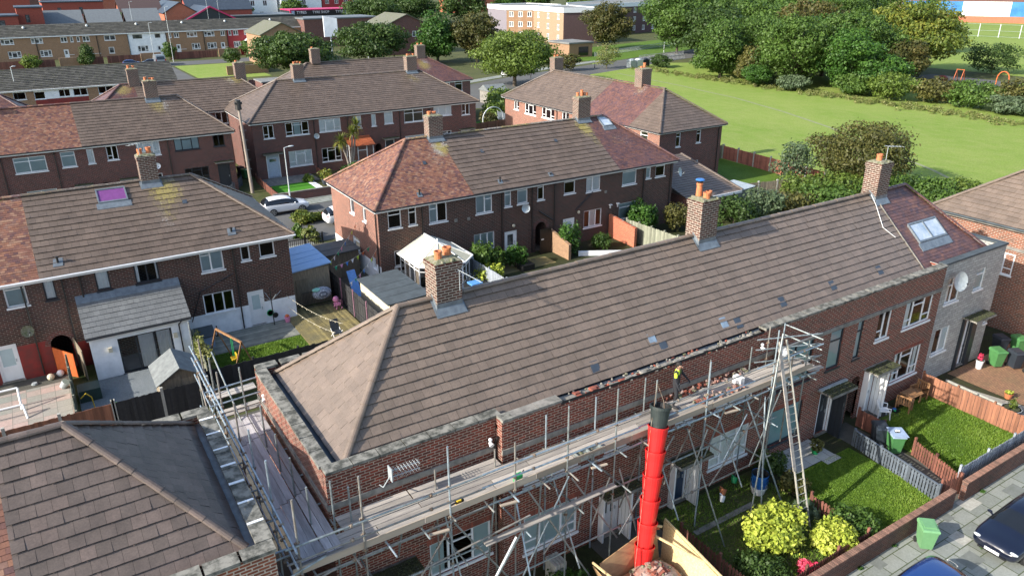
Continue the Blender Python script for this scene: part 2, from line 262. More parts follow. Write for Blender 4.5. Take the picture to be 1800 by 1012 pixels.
# ---------------------------------------------------------------- mesh builder and object helpers
R = random.Random(11)
def wloc(o):
    v = Vector((0, 0, 0))
    while o is not None: v += o.location; o = o.parent
    return v
class MB:
    def __init__(s): s.v = []; s.f = []; s.m = []; s.t = []; s.l = []
    def poly(s, pts, m=0, t=None, l=0.0):
        i = len(s.v); s.v += [tuple(p) for p in pts]; s.f.append(tuple(range(i, i+len(pts)))); s.m.append(m); s.t.append(R.random() if t is None else t); s.l.append(l)
    def hexa(s, p, m=0, t=None):   # 8 points: bottom 4 ccw, top 4 ccw
        t = R.random() if t is None else t
        for q in ((3,2,1,0), (4,5,6,7), (0,1,5,4), (1,2,6,5), (2,3,7,6), (3,0,4,7)): s.poly([p[k] for k in q], m, t)
    def box(s, x0, y0, z0, x1, y1, z1, m=0, t=None):
        s.hexa([(x0,y0,z0), (x1,y0,z0), (x1,y1,z0), (x0,y1,z0), (x0,y0,z1), (x1,y0,z1), (x1,y1,z1), (x0,y1,z1)], m, t)
    def beam(s, p, q, w, h, m=0, t=None, up=(0, 0, 1)):   # bar from p to q, width w sideways, height h along up
        p, q = Vector(p), Vector(q); d = (q-p).normalized(); sx = d.cross(Vector(up))
        if sx.length < 1e-4: sx = d.cross(Vector((1, 0, 0)))
        sx = sx.normalized()*w/2; uy = sx.cross(d).normalized()*h/2
        s.hexa([p-sx-uy, p+sx-uy, q+sx-uy, q-sx-uy, p-sx+uy, p+sx+uy, q+sx+uy, q-sx+uy], m, t)
    def tube(s, p, q, r, r2=None, n=8, m=0, t=None, cap=True):
        r2 = r if r2 is None else r2; p, q = Vector(p), Vector(q); d = (q-p).normalized()
        a = d.cross(Vector((0, 0, 1)) if abs(d.z) < .9 else Vector((1, 0, 0))).normalized(); b = d.cross(a)
        t = R.random() if t is None else t
        P = [p+(a*math.cos(k*2*math.pi/n)+b*math.sin(k*2*math.pi/n))*r for k in range(n)]; Q = [q+(a*math.cos(k*2*math.pi/n)+b*math.sin(k*2*math.pi/n))*r2 for k in range(n)]
        for k in range(n): s.poly([P[k], P[(k+1) % n], Q[(k+1) % n], Q[k]][::-1], m, t)
        if cap: s.poly(P, m, t); s.poly(Q[::-1], m, t)
    def path(s, pts, r, n=6, m=0):
        for a, b in zip(pts, pts[1:]): s.tube(a, b, r, n=n, m=m)
    def ball(s, c, rx, ry, rz, m=0, t=None, nu=10, nv=6):
        t = R.random() if t is None else t
        g = [[(c[0]+rx*math.cos(2*math.pi*i/nu)*math.sin(math.pi*j/nv), c[1]+ry*math.sin(2*math.pi*i/nu)*math.sin(math.pi*j/nv), c[2]+rz*math.cos(math.pi*j/nv)) for i in range(nu)] for j in range(nv+1)]
        for j in range(nv):
            for i in range(nu): s.poly([g[j][i], g[j+1][i], g[j+1][(i+1) % nu], g[j][(i+1) % nu]], m, t)
    def build(s, name, mats, parent=None, loc=None, smooth=False):
        me = bpy.data.meshes.new(name); mats = mats if isinstance(mats, (list, tuple)) else [mats]
        off = wloc(parent) if parent is not None else Vector(loc if loc is not None else (0, 0, 0))
        V = np.array(s.v, dtype=np.float32)-np.array(off, dtype=np.float32) if s.v else np.zeros((0, 3))
        me.from_pydata(V.tolist(), [], s.f)
        for m in mats: me.materials.append(M[m] if isinstance(m, str) else m)
        me.polygons.foreach_set('material_index', s.m)
        a = me.attributes.new('t', 'FLOAT', 'FACE'); a.data.foreach_set('value', s.t)
        a = me.attributes.new('l', 'FLOAT', 'FACE'); a.data.foreach_set('value', s.l)
        if smooth: me.polygons.foreach_set('use_smooth', [True]*len(s.f))
        me.update()
        o = bpy.data.objects.new(name, me); COL.objects.link(o)
        if parent is not None: o.parent = parent
        else: o.location = off
        return o
def tag(o, label, cat, group=None):
    o['label'] = label; o['category'] = cat
    if group: o['group'] = group
    return o
def kind(o, k='structure'): o['kind'] = k; return o
def thing(name, loc, label, cat, group=None, rz=0):
    o = bpy.data.objects.new(name, None); COL.objects.link(o); o.location = loc; o.rotation_euler = (0, 0, rz); o.empty_display_size = .2
    return tag(o, label, cat, group)
def kids(o): return [c for c in bpy.data.objects if c.parent == o]
def copy_tree(o, loc=None, rz=None, sc=None, label=None, parent=None, group=None):
    c = o.copy(); COL.objects.link(c)
    if parent is not None: c.parent = parent
    if loc is not None: c.location = loc
    if rz is not None: c.rotation_euler = (0, 0, rz)
    if sc is not None: c.scale = (sc,)*3 if isinstance(sc, (int, float)) else sc
    if label: c['label'] = label
    if group: c['group'] = group
    for k in kids(o): copy_tree(k, parent=c)
    return c
def gz(x, y):
    def sm(a, b, v): t = min(1, max(0, (v-a)/(b-a))); return t*t*(3-2*t)
    r0, r1 = (34.2, 34.5) if x < 4.6 else (35.7, 36.1)
    return .7*sm(r0, r1, y)*(1-sm(52.5, 57, y))*(1-sm(47, 56, x))
# ---------------------------------------------------------------- walls, windows, doors
def TF(Y):  return lambda u, z, d=0: (u, Y+d, z)          # wall facing -y, u runs along +x, d goes inwards
def TL(X):  return lambda u, z, d=0: (X+d, u, z)          # wall facing -x, u runs along +y
def TR(X):  return lambda u, z, d=0: (X-d, u, z)
def TB(Y):  return lambda u, z, d=0: (u, Y-d, z)
def tbox(mb, T, u0, u1, z0, z1, d0, d1, m=0, t=None):
    mb.hexa([T(u0,z0,d0), T(u1,z0,d0), T(u1,z0,d1), T(u0,z0,d1), T(u0,z1,d0), T(u1,z1,d0), T(u1,z1,d1), T(u0,z1,d1)], m, t)
def wall(mb, T, u0, u1, z0, z1, ops=(), mfn=None, splits=(), depth=.12):
    ops = [o for o in ops if o[1] > u0 and o[0] < u1]
    us = sorted({u0, u1, *[min(max(v, u0), u1) for o in ops for v in o[:2]], *[s for s in splits if u0 < s < u1]}); zs = sorted({z0, z1, *[v for o in ops for v in o[2:4]], *([] if mfn is None else mfn.zs)})
    zs = [z for z in zs if z0 <= z <= z1]
    for a, b in zip(us, us[1:]):
        for c, d in zip(zs, zs[1:]):
            mu, mz = (a+b)/2, (c+d)/2
            if any(o[0] < mu < o[1] and o[2] < mz < o[3] for o in ops): continue
            mb.poly([T(a,c), T(b,c), T(b,d), T(a,d)], 0 if mfn is None else mfn(mu, mz))
    for o in ops:
        a, b, c, d = o[:4]; k = 0 if mfn is None else mfn((a+b)/2, max(z0, c-.01))
        for p in ([T(a,c), T(a,c,depth), T(a,d,depth), T(a,d)], [T(b,c,depth), T(b,c), T(b,d), T(b,d,depth)], [T(a,c), T(b,c), T(b,c,depth), T(a,c,depth)], [T(a,d,depth), T(b,d,depth), T(b,d), T(a,d)]): mb.poly(p, k)
class Zone:
    def __init__(s, zs, fn): s.zs = zs; s.fn = fn
    def __call__(s, u, z): return s.fn(u, z)
# layouts: list of columns (from, to, [bar heights])
LAY = {'one': [(0,1,[])], 'top': [(0,1,[.72])], 'two': [(0,.5,[]), (.5,1,[])], 'two_top': [(0,.45,[.7]), (.45,1,[])], 'top_two': [(0,.55,[]), (.55,1,[.7])],
 'three': [(0,.333,[]), (.333,.666,[]), (.666,1,[])], 'tri': [(0,.3,[.28]), (.3,.7,[.78]), (.7,1,[.28])], 'narrow': [(0,.5,[.3]), (.5,1,[])], 'bay3': [(0,.3,[]), (.3,.7,[.72]), (.7,1,[])], 'wide2': [(0,.48,[.72]), (.48,1,[.72])]}
def window(par, T, u0, u1, z0, z1, lay='top', fm='white', cur=None, sill=True, name='window', near=True, label=None, fw=.065, proud=0):
    W_, H_ = u1-u0, z1-z0; f = MB(); D = .05-proud
    for a, b, c, d in ((u0,u1,z0,z0+fw), (u0,u1,z1-fw,z1), (u0,u0+fw,z0+fw,z1-fw), (u1-fw,u1,z0+fw,z1-fw)): tbox(f, T, a, b, c, d, D, D+.07)
    for (a, b, hs) in LAY[lay]:
        ua, ub = u0+a*W_, u0+b*W_
        if a > 0: tbox(f, T, ua-fw*.6, ua+fw*.6, z0+fw, z1-fw, D+.003, D+.066)
        for h in hs: tbox(f, T, ua+fw*.6, ub-fw*.6, z0+h*H_-fw*.45, z0+h*H_+fw*.45, D+.006, D+.06)
    o = f.build(name, fm, par)
    if label: o['label'] = label
    p = MB(); p.poly([T(u0+.02,z0+.02,D+.04), T(u1-.02,z0+.02,D+.04), T(u1-.02,z1-.02,D+.04), T(u0+.02,z1-.02,D+.04)]); p.build('pane', 'glass' if near else M['glassfar'], o)
    if sill:
        s = MB(); tbox(s, T, u0-.06, u1+.06, z0-.09, z0-.002, -.06, .05); s.build('sill', fm if fm == 'white' else 'anth', o)
    if cur and near:
        for (a, b, mt) in (cur if isinstance(cur, list) else [(0, 1, cur)]):
            c = MB(); n = max(2, int((b-a)*W_/.07)); ua, ub = u0+a*W_+.03, u0+b*W_-.03
            for k in range(n):
                x0, x1 = ua+(ub-ua)*k/n, ua+(ub-ua)*(k+1)/n; d0, d1 = (D+.05, D+.07) if k % 2 else (D+.07, D+.05)
                if mt in ('curtain_s', 'curtain_g'): d0 = d1 = D+.055
                c.poly([T(x0,z0+.02,d0), T(x1,z0+.02,d1), T(x1,z1-.02,d1), T(x0,z1-.02,d0)])
            c.build('curtain', mt, o)
    return o
_fg = simple('dark_window_glass', (.03,.035,.04), (.16,.17,.17), rough=.08, ns=.7, spec=.8, lo=.45, hi=.6); M['glassfar'] = _fg
def door(par, T, u0, u1, z0, z1, pm='white', fm='white', glass=None, side=None, gm='glass', label=None):
    fw = .08; f = MB(); tbox(f, T, u0, u1, z1-fw, z1, .02, .11); tbox(f, T, u0, u0+fw, z0, z1-fw, .02, .11); tbox(f, T, u1-fw, u1, z0, z1-fw, .02, .11); fo = f.build('door_frame', fm, par)
    a, b, c, d = u0+fw, u1-fw, z0, z1-fw; p = MB(); ops = []
    if glass: ops = [(a+(b-a)*g[0], a+(b-a)*g[1], c+(d-c)*g[2], c+(d-c)*g[3]) for g in glass]
    wall(p, lambda u, z, q=0: T(u, z, .06+q), a, b, c, d, ops, depth=.04)
    po = p.build('door', pm, par)
    if label: po['label'] = label
    for g in ops:
        q = MB(); q.poly([T(g[0],g[2],.085), T(g[1],g[2],.085), T(g[1],g[3],.085), T(g[0],g[3],.085)]); q.build('pane', M['glassfar'] if gm == 'glass' else gm, po)
    h = MB(); hx = a+.08 if side == 'l' else b-.08; tbox(h, T, hx-.02, hx+.02, c+1.0, c+1.16, .03, .06); h.build('handle', 'grey', po)
    s = MB(); tbox(s, T, u0-.03, u1+.03, z0-.06, z0-.002, -.12, .1); s.build('door_step', 'coping2', par)
    return po
def canopy(par, T, u0, u1, z, proj=.62, mossy=True, fm='white', brack=False):
    c = MB(); tbox(c, T, u0, u1, z, z+.09, -proj, .0); tbox(c, T, u0-.01, u1+.01, z-.03, z+.02, -proj-.02, -proj+.03)
    o = c.build('door_canopy', ['coping2' if mossy else fm], par)
    if mossy:
        m = MB(); n = int((u1-u0)/.09)
        for i in range(n):
            for j in range(6):
                x = u0+(i+.5)*(u1-u0)/n; d = -proj+.05+j*(proj-.1)/6; h = R.uniform(.01, .07); c_ = T(x, z+.09, d); m.ball((c_[0], c_[1], c_[2]), .07, .07, h, nu=5, nv=3)
        m.build('moss', 'moss', o)
    return o
# ---------------------------------------------------------------- roofs
def tiles(mb, O, u, v, L, lb, rb, tw=.33, g=.33, th=.03, m=0, lich=None, gap=.006, under=1, bond=.5):
    O, u, v = Vector(O), Vector(u).normalized(), Vector(v).normalized(); n = u.cross(v)
    rows = max(1, round(L/g)); g = L/rows
    if under is not None:
        s0, s1 = lb(0), rb(0); e0, e1 = lb(L), rb(L); P = lambda a, b: O+u*a+v*b-n*.012
        mb.poly([P(s0,0), P(s1,0), P(e1,L), P(e0,L)] if e1-e0 > .01 else [P(s0,0), P(s1,0), P((e0+e1)/2,L)], under)
    for j in range(rows):
        a, b = j*g, (j+1)*g; l0, r0, l1, r1 = lb(a), rb(a), lb(b), rb(b); off = (tw*bond if j % 2 else 0); rowj = R.uniform(-.004, .004)
        k0 = math.floor((min(l0, l1)-off)/tw); k1 = math.ceil((max(r0, r1)-off)/tw)
        for k in range(k0, k1):
            x0, x1 = k*tw+off+gap/2, (k+1)*tw+off-gap/2
            a0, a1 = max(x0, l0), min(x1, r0); b0, b1 = max(x0, l1), min(x1, r1)
            if a1 <= a0+.004 and b1 <= b0+.004: continue
            if a1 < a0: a0 = a1 = min(max((x0+x1)/2, l0), r0)
            if b1 < b0: b0 = b1 = min(max((x0+x1)/2, l1), r1)
            h = th*R.uniform(.85, 1.2)+rowj; h1 = h*.12; sh = R.uniform(-.006, .006)
            p = [O+u*a0+v*(a+sh)+n*h, O+u*a1+v*(a+sh)+n*(h+R.uniform(-.003,.003)), O+u*b1+v*b+n*h1, O+u*b0+v*b+n*h1]
            t = R.random(); li = lich(O+u*(x0+x1)/2+v*a) if lich else 0
            mb.poly(p, m, t, li)
            if a1 > a0: hf = min(.018, h*.6) if h > .025 else h; mb.poly([O+u*a0+v*(a+sh)+n*(h-hf), O+u*a1+v*(a+sh)+n*(h-hf), p[1], p[0]], m, t, li)
def caps(mb, P, Q, r=.12, seg=.42, m=0, l=0):
    P, Q = Vector(P), Vector(Q); L = (Q-P).length; n = max(1, round(L/seg)); d = (Q-P)/n; dn = d.normalized()
    sx = dn.cross(Vector((0, 0, 1))).normalized(); up = sx.cross(dn)
    for k in range(n):
        a = P+d*k-dn*.01; b = P+d*(k+1)+dn*.015; t = R.random(); rr = r*R.uniform(.96, 1.05); jz = up*R.uniform(-.006, .01)
        ang = [math.pi*(i/6) for i in range(7)]
        A = [a+sx*math.cos(x)*rr+up*math.sin(x)*rr*.8+jz for x in ang]; B = [b+sx*math.cos(x)*rr*.93+up*math.sin(x)*rr*.72+jz for x in ang]
        for i in range(6): mb.poly([A[i], A[i+1], B[i+1], B[i]][::-1], m, t, l)
        mb.poly(A, m, t*.4, l); mb.poly(B[::-1], m, t*.4, l)
def slope_dirs(axis): return {'f': ((1,0,0), (0,1,0)), 'b': ((-1,0,0), (0,-1,0)), 'l': ((0,-1,0), (1,0,0)), 'r': ((0,1,0), (-1,0,0))}[axis]
def hiproof(par, x0, x1, y0, y1, ze, ym, zr, xl, xr, segs, lich=None, tw=.33, g=.33, th=.03, caplich=0, back=True, hipl=True, hipr=True, small=(.2,.15,.014)):
    """eaves rectangle x0..x1, y0..y1 at ze; ridge at y=ym, z=zr from xl to xr; segs = [(xa, xb, material)]"""
    rise = zr-ze; done = []
    for (xa, xb, mt, lab) in segs:
        mb = MB(); sm = mt in ('roof_r', 'roof_p'); kw = dict(tw=small[0], g=small[1], th=small[2], gap=.004) if sm else dict(tw=tw, g=g, th=th)
        kw['lich'] = lich
        Lf = math.hypot(ym-y0, rise)
        def hipb(side, s, L): # x bound of hip at fraction
            return x0+(xl-x0)*s/L if side == 'l' else x1+(xr-x1)*s/L
        lbf = lambda s, L=Lf: max(xa, hipb('l', s, L)); rbf = lambda s, L=Lf: min(xb, hipb('r', s, L))
        tiles(mb, (0,y0,ze), (1,0,0), (0,ym-y0,rise), Lf, lbf, rbf, **kw)
        if back:
            Lb = math.hypot(y1-ym, rise); tiles(mb, (0,y1,ze), (-1,0,0), (0,ym-y1,rise), Lb, lambda s: -min(xb, hipb('r', s, Lb)), lambda s: -max(xa, hipb('l', s, Lb)), **{**kw, 'tw': kw['tw']*1.5, 'g': kw['g']*1.5})
        if hipl and xa <= x0+.01 and xl > x0:
            Ll = math.hypot(xl-x0, rise); tiles(mb, (x0,0,ze), (0,-1,0), (xl-x0,0,rise), Ll, lambda s: -(y1+(ym-y1)*s/Ll), lambda s: -(y0+(ym-y0)*s/Ll), **kw)
            if y0 < 60 or True: caps(mb, (x0,y0,ze+.05), (xl,ym,zr+.05)); caps(mb, (x0,y1,ze+.05), (xl,ym,zr+.05))
        if hipr and xb >= x1-.01 and xr < x1:
            Lr = math.hypot(x1-xr, rise); tiles(mb, (x1,0,ze), (0,1,0), (xr-x1,0,rise), Lr, lambda s: y0+(ym-y0)*s/Lr, lambda s: y1+(ym-y1)*s/Lr, **kw)
            caps(mb, (x1,y0,ze+.05), (xr,ym,zr+.05)); caps(mb, (x1,y1,ze+.05), (xr,ym,zr+.05))
        ra, rb_ = max(xa, xl), min(xb, xr)
        if rb_ > ra: caps(mb, (ra,ym,zr+.03), (rb_,ym,zr+.03), l=caplich)
        o = mb.build('roof', [mt, 'under'], par)
        if lab: o['label'] = lab
        done.append(o)
    return done
def chimney(par, x, y, wx, wy, z0, z1, pots=(), mt='brick_chim', flash=True, label=None, potm='terra'):
    m = MB(); a, b = wx/2, wy/2
    m.box(x-a, y-b, z0, x+a, y+b, z1-.22); m.box(x-a-.04, y-b-.04, z1-.22, x+a+.04, y+b+.04, z1-.04); m.box(x-a-.01, y-b-.01, z1-.04, x+a+.01, y+b+.01, z1+.0)
    o = m.build('chimney', mt, par)
    if label: o['label'] = label
    c = MB(); nx = 6
    c.hexa([(x-a-.03,y-b-.03,z1+.0), (x+a+.03,y-b-.03,z1+.0), (x+a+.03,y+b+.03,z1+.0), (x-a-.03,y+b+.03,z1+.0), (x-a*.6,y-b*.6,z1+.1), (x+a*.6,y-b*.6,z1+.1), (x+a*.6,y+b*.6,z1+.1), (x-a*.6,y+b*.6,z1+.1)])
    for k in range(14): c.ball((x+R.uniform(-a,a), y+R.uniform(-b,b), z1+.03), R.uniform(.04,.12), R.uniform(.04,.12), R.uniform(.03,.08), nu=6, nv=4)
    c.build('chimney_cap', 'flaunch', o)
    for (dx, dy, h, r) in pots:
        p = MB(); X, Y, Z = x+dx, y+dy, z1+.04; n = 12
        p.tube((X,Y,Z), (X,Y,Z+h), r, r*.86, n=n, cap=False); p.tube((X,Y,Z+h-.07), (X,Y,Z+h+.02), r*1.02, r*1.02, n=n, cap=False); p.tube((X,Y,Z+h+.02), (X,Y,Z+h-.12), r*.75, r*.72, n=n, cap=False)
        for k in range(n):
            an = [2*math.pi*(k+i)/n for i in (0, 1)]; p.poly([(X+math.cos(t)*q, Y+math.sin(t)*q, Z+h+.02) for t, q in ((an[0], r*1.02), (an[1], r*1.02), (an[1], r*.75), (an[0], r*.75))])
        p.poly([(X+math.cos(2*math.pi*k/n)*r*.7, Y+math.sin(2*math.pi*k/n)*r*.7, Z+h-.1) for k in range(n)], 1)
        p.build('chimney_pot', [potm, 'black'], o)
    return o
def flashing(par, x, y, wx, wy, ridge_y, zr, slope, f=.2):
    """lead apron and side soakers where a stack meets the roof; slope = rise per metre"""
    m = MB(); a, b = wx/2, wy/2; zf = lambda yy: zr-abs(yy-ridge_y)*slope+.07
    yf = y-b; m.poly([(x-a-.1,yf-f,zf(yf-f)), (x+a+.1,yf-f,zf(yf-f)), (x+a+.02,yf-.003,zf(yf)+.10), (x-a-.02,yf-.003,zf(yf)+.10)])
    m.poly([(x-a-.01,yf-.006,zf(yf)+.0), (x+a+.01,yf-.006,zf(yf)+.0), (x+a+.01,yf-.006,zf(yf)+.26), (x-a-.01,yf-.006,zf(yf)+.26)])
    for s in (-1, 1):
        xs = x+s*(a+.006); xo = x+s*(a+.11); y2 = min(y+b, ridge_y)
        m.poly([(xs,yf,zf(yf)), (xs,y2,zf(y2)), (xs,y2,zf(y2)+.16), (xs,yf,zf(yf)+.2)][::(1 if s > 0 else -1)]); m.poly([(xs,yf-f,zf(yf-f)+.004), (xo,yf-f,zf(yf-f)+.004), (xo,y2,zf(y2)+.004), (xs,y2,zf(y2)+.004)][::s])
    return m.build('flashing', 'lead', par)
def gutter(par, pts, mt='black', fascia=None, T=None, name='gutter'):
    m = MB(); m.path(pts, .055, 6)
    return m.build(name, mt, par)
def dish(par_loc, facing, label, r=.35, mt='grey', group='satellite dishes'):
    x, y, z = par_loc; t = thing('satellite_dish', par_loc, label, 'satellite dish', group); d = Vector(facing).normalized(); a = d.cross(Vector((0,0,1))).normalized(); b = a.cross(d)
    c = Vector(par_loc)+d*.4; m = MB(); n = 16; rings = [0, .4, .75, 1.0]
    pt = lambda k, q: c+(a*math.cos(2*math.pi*k/n)+b*math.sin(2*math.pi*k/n))*r*q+d*(.10*q*q)
    for i in range(3):
        for k in range(n): m.poly([pt(k, rings[i]), pt(k+1, rings[i]), pt(k+1, rings[i+1]), pt(k, rings[i+1])] if i else [pt(k, 0), pt(k, rings[1]), pt(k+1, rings[1])])
    m.build('reflector', mt, t, smooth=True)
    m = MB(); m.tube(par_loc, c, .02, n=6); m.tube(c-b*r*.9+d*.05, c+d*.42-b*.1, .012, n=5); m.build('mounting_arm', 'grey', t)
    m = MB(); m.ball(tuple(c+d*.44-b*.08), .045, .045, .05, nu=6, nv=4); m.build('receiver', 'black', t); return t
# ---------------------------------------------------------------- foliage
def leafmesh(name, blobs, n, size, mt, parent=None, loc=(0,0,0), seed=1, shell=.35, aspect=1.5, droop=0):
    rg = np.random.default_rng(seed); B = np.array([b[:6] for b in blobs], float); w = (B[:,3]*B[:,4]*B[:,5])**(2/3); w /= w.sum(); tb = rg.random(len(B))
    idx = rg.choice(len(B), n, p=w); d = rg.normal(size=(n, 3)); d /= np.linalg.norm(d, axis=1)[:, None]
    rr = 1-shell*rg.random(n)**1.6; lump = 1+.18*np.sin(d[:,0]*6+idx*3)*np.sin(d[:,1]*5+idx)+.12*np.sin(d[:,2]*8+idx*2)+.22*rg.random(n)**5
    c = B[idx,:3]+d*B[idx,3:6]*(rr*lump)[:, None]
    if len(B) > 1:   # drop leaves buried deep inside other blobs
        keep = np.ones(n, bool)
        for b in B: q = (c-b[:3])/b[3:6]; keep &= (q*q).sum(1) > .22
        c, d, idx = c[keep], d[keep], idx[keep]; n = len(c)
    nrm = d+rg.normal(size=(n, 3))*.75; nrm[:,2] += .35; nrm /= np.linalg.norm(nrm, axis=1)[:, None]
    a = np.cross(nrm, rg.normal(size=(n, 3))); a /= np.linalg.norm(a, axis=1)[:, None]; b = np.cross(nrm, a)
    s = size*rg.uniform(.6, 1.35, n)[:, None]; a *= s*aspect*.5; b *= s*.5
    c[:,2] -= droop*rg.random(n)
    V = np.stack([c-a, c-b*.9+a*.1, c+a, c+b*.9+a*.1], 1).reshape(-1, 3)
    off = np.array(wloc(parent)) if parent is not None else np.array(loc)
    V = V-off; me = bpy.data.meshes.new(name); me.vertices.add(4*n); me.vertices.foreach_set('co', V.astype(np.float32).ravel()); me.loops.add(4*n); me.loops.foreach_set('vertex_index', np.arange(4*n, dtype=np.int32))
    me.polygons.add(n); me.polygons.foreach_set('loop_start', np.arange(n, dtype=np.int32)*4); me.polygons.foreach_set('loop_total', np.full(n, 4, np.int32))
    me.update(calc_edges=True); me.validate()
    at = me.attributes.new('t', 'FLOAT', 'FACE'); t = np.clip(.35*rg.random(n)+.28*tb[idx]+.3*rg.random(n)*rg.random(n)+.12*np.sin(c[:,0]*1.7)*np.sin(c[:,1]*1.3+c[:,2]), 0, 1); at.data.foreach_set('value', t.astype(np.float32))
    me.materials.append(M[mt]); o = bpy.data.objects.new(name, me); COL.objects.link(o)
    if parent is not None: o.parent = parent
    else: o.location = loc
    return o
def crown_blobs(x, y, z0, h, r, k, rg, form='round'):
    """k sub-crowns filling a crown of radius r from z0 up to z0+h"""
    out = []
    for i in range(k):
        f = (i+.5)/k; zz = z0+h*(.12+.78*f)
        if form == 'cone': rad_ = r*(1-f)*.85+.25*r
        elif form == 'wide': rad_ = r*math.sqrt(max(.05, 1-(2*f-.75)**2*.55))
        else: rad_ = r*math.sqrt(max(.08, 1-(2*f-1)**2*.9))
        a = i*2.4+rg.uniform(-.4, .4); q = rad_*rg.uniform(.45, .85) if i else 0; s = rad_*rg.uniform(.26, .5)
        out.append((x+math.cos(a)*q, y+math.sin(a)*q, zz, s, s, s*rg.uniform(.55, .8)*min(1.3, max(.6, h/(2*r)))))
    out.append((x, y, z0+h*.5, r*.7, r*.7, h*.44))
    return out
def tree(x, y, h, r, mt, label, name='broadleaf_tree', n=5000, size=.45, k=12, z0=None, form='round', seed=1, group=None, trunk=.35, lean=0, gz0=0, shell=.45):
    n = int(n*1.7); size *= .76; k = int(k*1.7); rg = random.Random(seed); t = thing(name, (x, y, gz0), label, 'tree', group); zc = (h*.2 if z0 is None else z0)+gz0
    tr = MB(); top = (x+lean, y, zc+(h+gz0-zc)*.45); tr.tube((x,y,gz0-.1), (x+lean*.3,y,zc+.3), trunk, trunk*.72, n=9, cap=False); tr.tube((x+lean*.3,y,zc+.2), top, trunk*.72, trunk*.3, n=8, cap=False)
    bl = crown_blobs(x+lean, y, zc, h+gz0-zc, r, k, rg, form)
    for b in bl[:-1]:
        s = Vector((x+lean*.4, y, zc+(b[2]-zc)*.3)); e = Vector(b[:3]); mid = s.lerp(e, .55)+Vector((0, 0, .25)); tr.tube(s, mid, trunk*.38, trunk*.22, n=6, cap=False); tr.tube(mid, e, trunk*.22, trunk*.06, n=5, cap=False)
    tr.build('trunk', 'bark', t, smooth=True)
    leafmesh('crown', bl, n, size, mt, parent=t, seed=seed, shell=shell); return t
def shrub(x, y, h, r, mt, label, name='shrub', n=1500, size=.16, k=6, seed=1, z=None, group=None, ry=None, cat='shrub', shell=.5):
    z = gz(x, y) if z is None else z; rg = random.Random(seed); t = thing(name, (x, y, z), label, cat, group)
    bl = []; ry = ry or r
    for i in range(k):
        a = i*2.4+rg.random(); q = .55 if i else 0; s = rg.uniform(.42, .6); bl.append((x+math.cos(a)*r*q, y+math.sin(a)*ry*q, z+h*rg.uniform(.35, .68), r*s, ry*s, h*.36))
    st = MB()
    for b in bl: st.tube((x, y, z-.05), b[:3], .035*max(1, h/2), .012, n=5, cap=False)
    st.build('stems', 'bark', t); leafmesh('foliage', bl, n, size, mt, parent=t, seed=seed, shell=shell); return t
# ---------------------------------------------------------------- ground
def sheet(name, pts, z, mt, k='structure', ter=False, lift=.01):
    m = MB(); m.poly([(p[0], p[1], z) for p in pts], 0); o = m.build(name, mt); kind(o, k); return o
def rect(name, x0, y0, x1, y1, z, mt, k='structure'): return sheet(name, [(x0,y0), (x1,y0), (x1,y1), (x0,y1)], z, mt, k)
g = MB(); xs = [-900, -300, -60, -20, -10, 0, 4.58, 4.62, 10, 20, 30, 40, 46, 48, 50, 52, 54, 56, 60, 100, 200, 500, 1500]; ys = [-200, -40, 0, 20, 26, 31, 34.2, 34.35, 34.5, 35.7, 35.9, 36.1, 40, 48, 52, 53, 54, 55, 56, 57, 60, 80, 120, 300, 900, 2500]
for i in range(len(xs)-1):
    for j in range(len(ys)-1):
        g.poly([(a, b, gz(a, b)) for a, b in ((xs[i],ys[j]), (xs[i+1],ys[j]), (xs[i+1],ys[j+1]), (xs[i],ys[j+1]))])
kind(g.build('ground', 'rough'))
# meadow: one large sheet up to the tree belt
sheet('meadow', [(62,-40), (260,-40), (260,60), (168,60), (150,130), (118,150), (100,128), (88,112), (66,96), (64,60)], .02, 'field')
kind(rect('far_playing_field', 175, 20, 420, 130, .024, 'field')); kind(rect('far_grass', 230, 128, 440, 210, .028, 'field'))
def strip(name, pts, w, z, mt):
    m = MB(); n = len(pts)
    for a, b in zip(pts, pts[1:]):
        d = Vector((b[0]-a[0], b[1]-a[1], 0)).normalized(); s = Vector((-d.y, d.x, 0))*w/2; A, B = Vector((a[0], a[1], z))-d*w*.2, Vector((b[0], b[1], z))+d*w*.2
        m.poly([A+s, A-s, B-s, B+s][::-1]); z += .0007
    return kind(m.build(name, mt))
strip('meadow_path', [(110,131), (108.5,118), (107.2,108), (105.5,100), (104.3,92.5), (99.5,78), (94.2,65.6), (88,54.5), (82.2,43.8), (77.5,37), (66,22)], .5, .03, 'trodden')
# roads
rect('garden_soil', -30, 11.55, 50, 27, .006, 'soil')
rect('front_pavement', -40, 5.2, 60, 11.6, .012, 'paving'); rect('front_road', -60, -12, 80, 5.05, -.0+.008, 'asphalt')
m = MB(); m.box(-40, 5.05, 0, 60, 5.2, .12); kind(m.build('kerb', 'coping2'))
rect('middle_street', -40, 57.5, 70, 68.4, .012, 'asphalt'); rect('middle_pavement', -40, 68.4, 50, 70.5, .05, 'paving'); rect('near_middle_pavement', 12.5, 55.2, 17.2, 57.5, .05, 'paving')
strip('side_road', [(60,112), (74,127), (92,135), (108,139.5), (135,148), (170,158), (260,185)], 11, .02, 'asphalt'); strip('side_road_pavement', [(60,121.5), (74,136), (104,148), (135,156.8), (170,167)], 2.6, .026, 'paving')
rect('far_drive', 26.0, 160, 31, 209, .02, 'asphalt'); rect('far_service_road', -40, 203, 62, 212.5, .016, 'asphalt'); rect('drive_grass', 31.6, 170, 46, 201.5, .03, 'field')
sheet('flats_lawn', [(112,158), (128,152), (168,164), (230,184), (225,205), (140,183), (132,181)], .034, 'lawn')
rect('tyre_shop_forecourt', 84, 300, 150, 345, .02, 'asphalt')
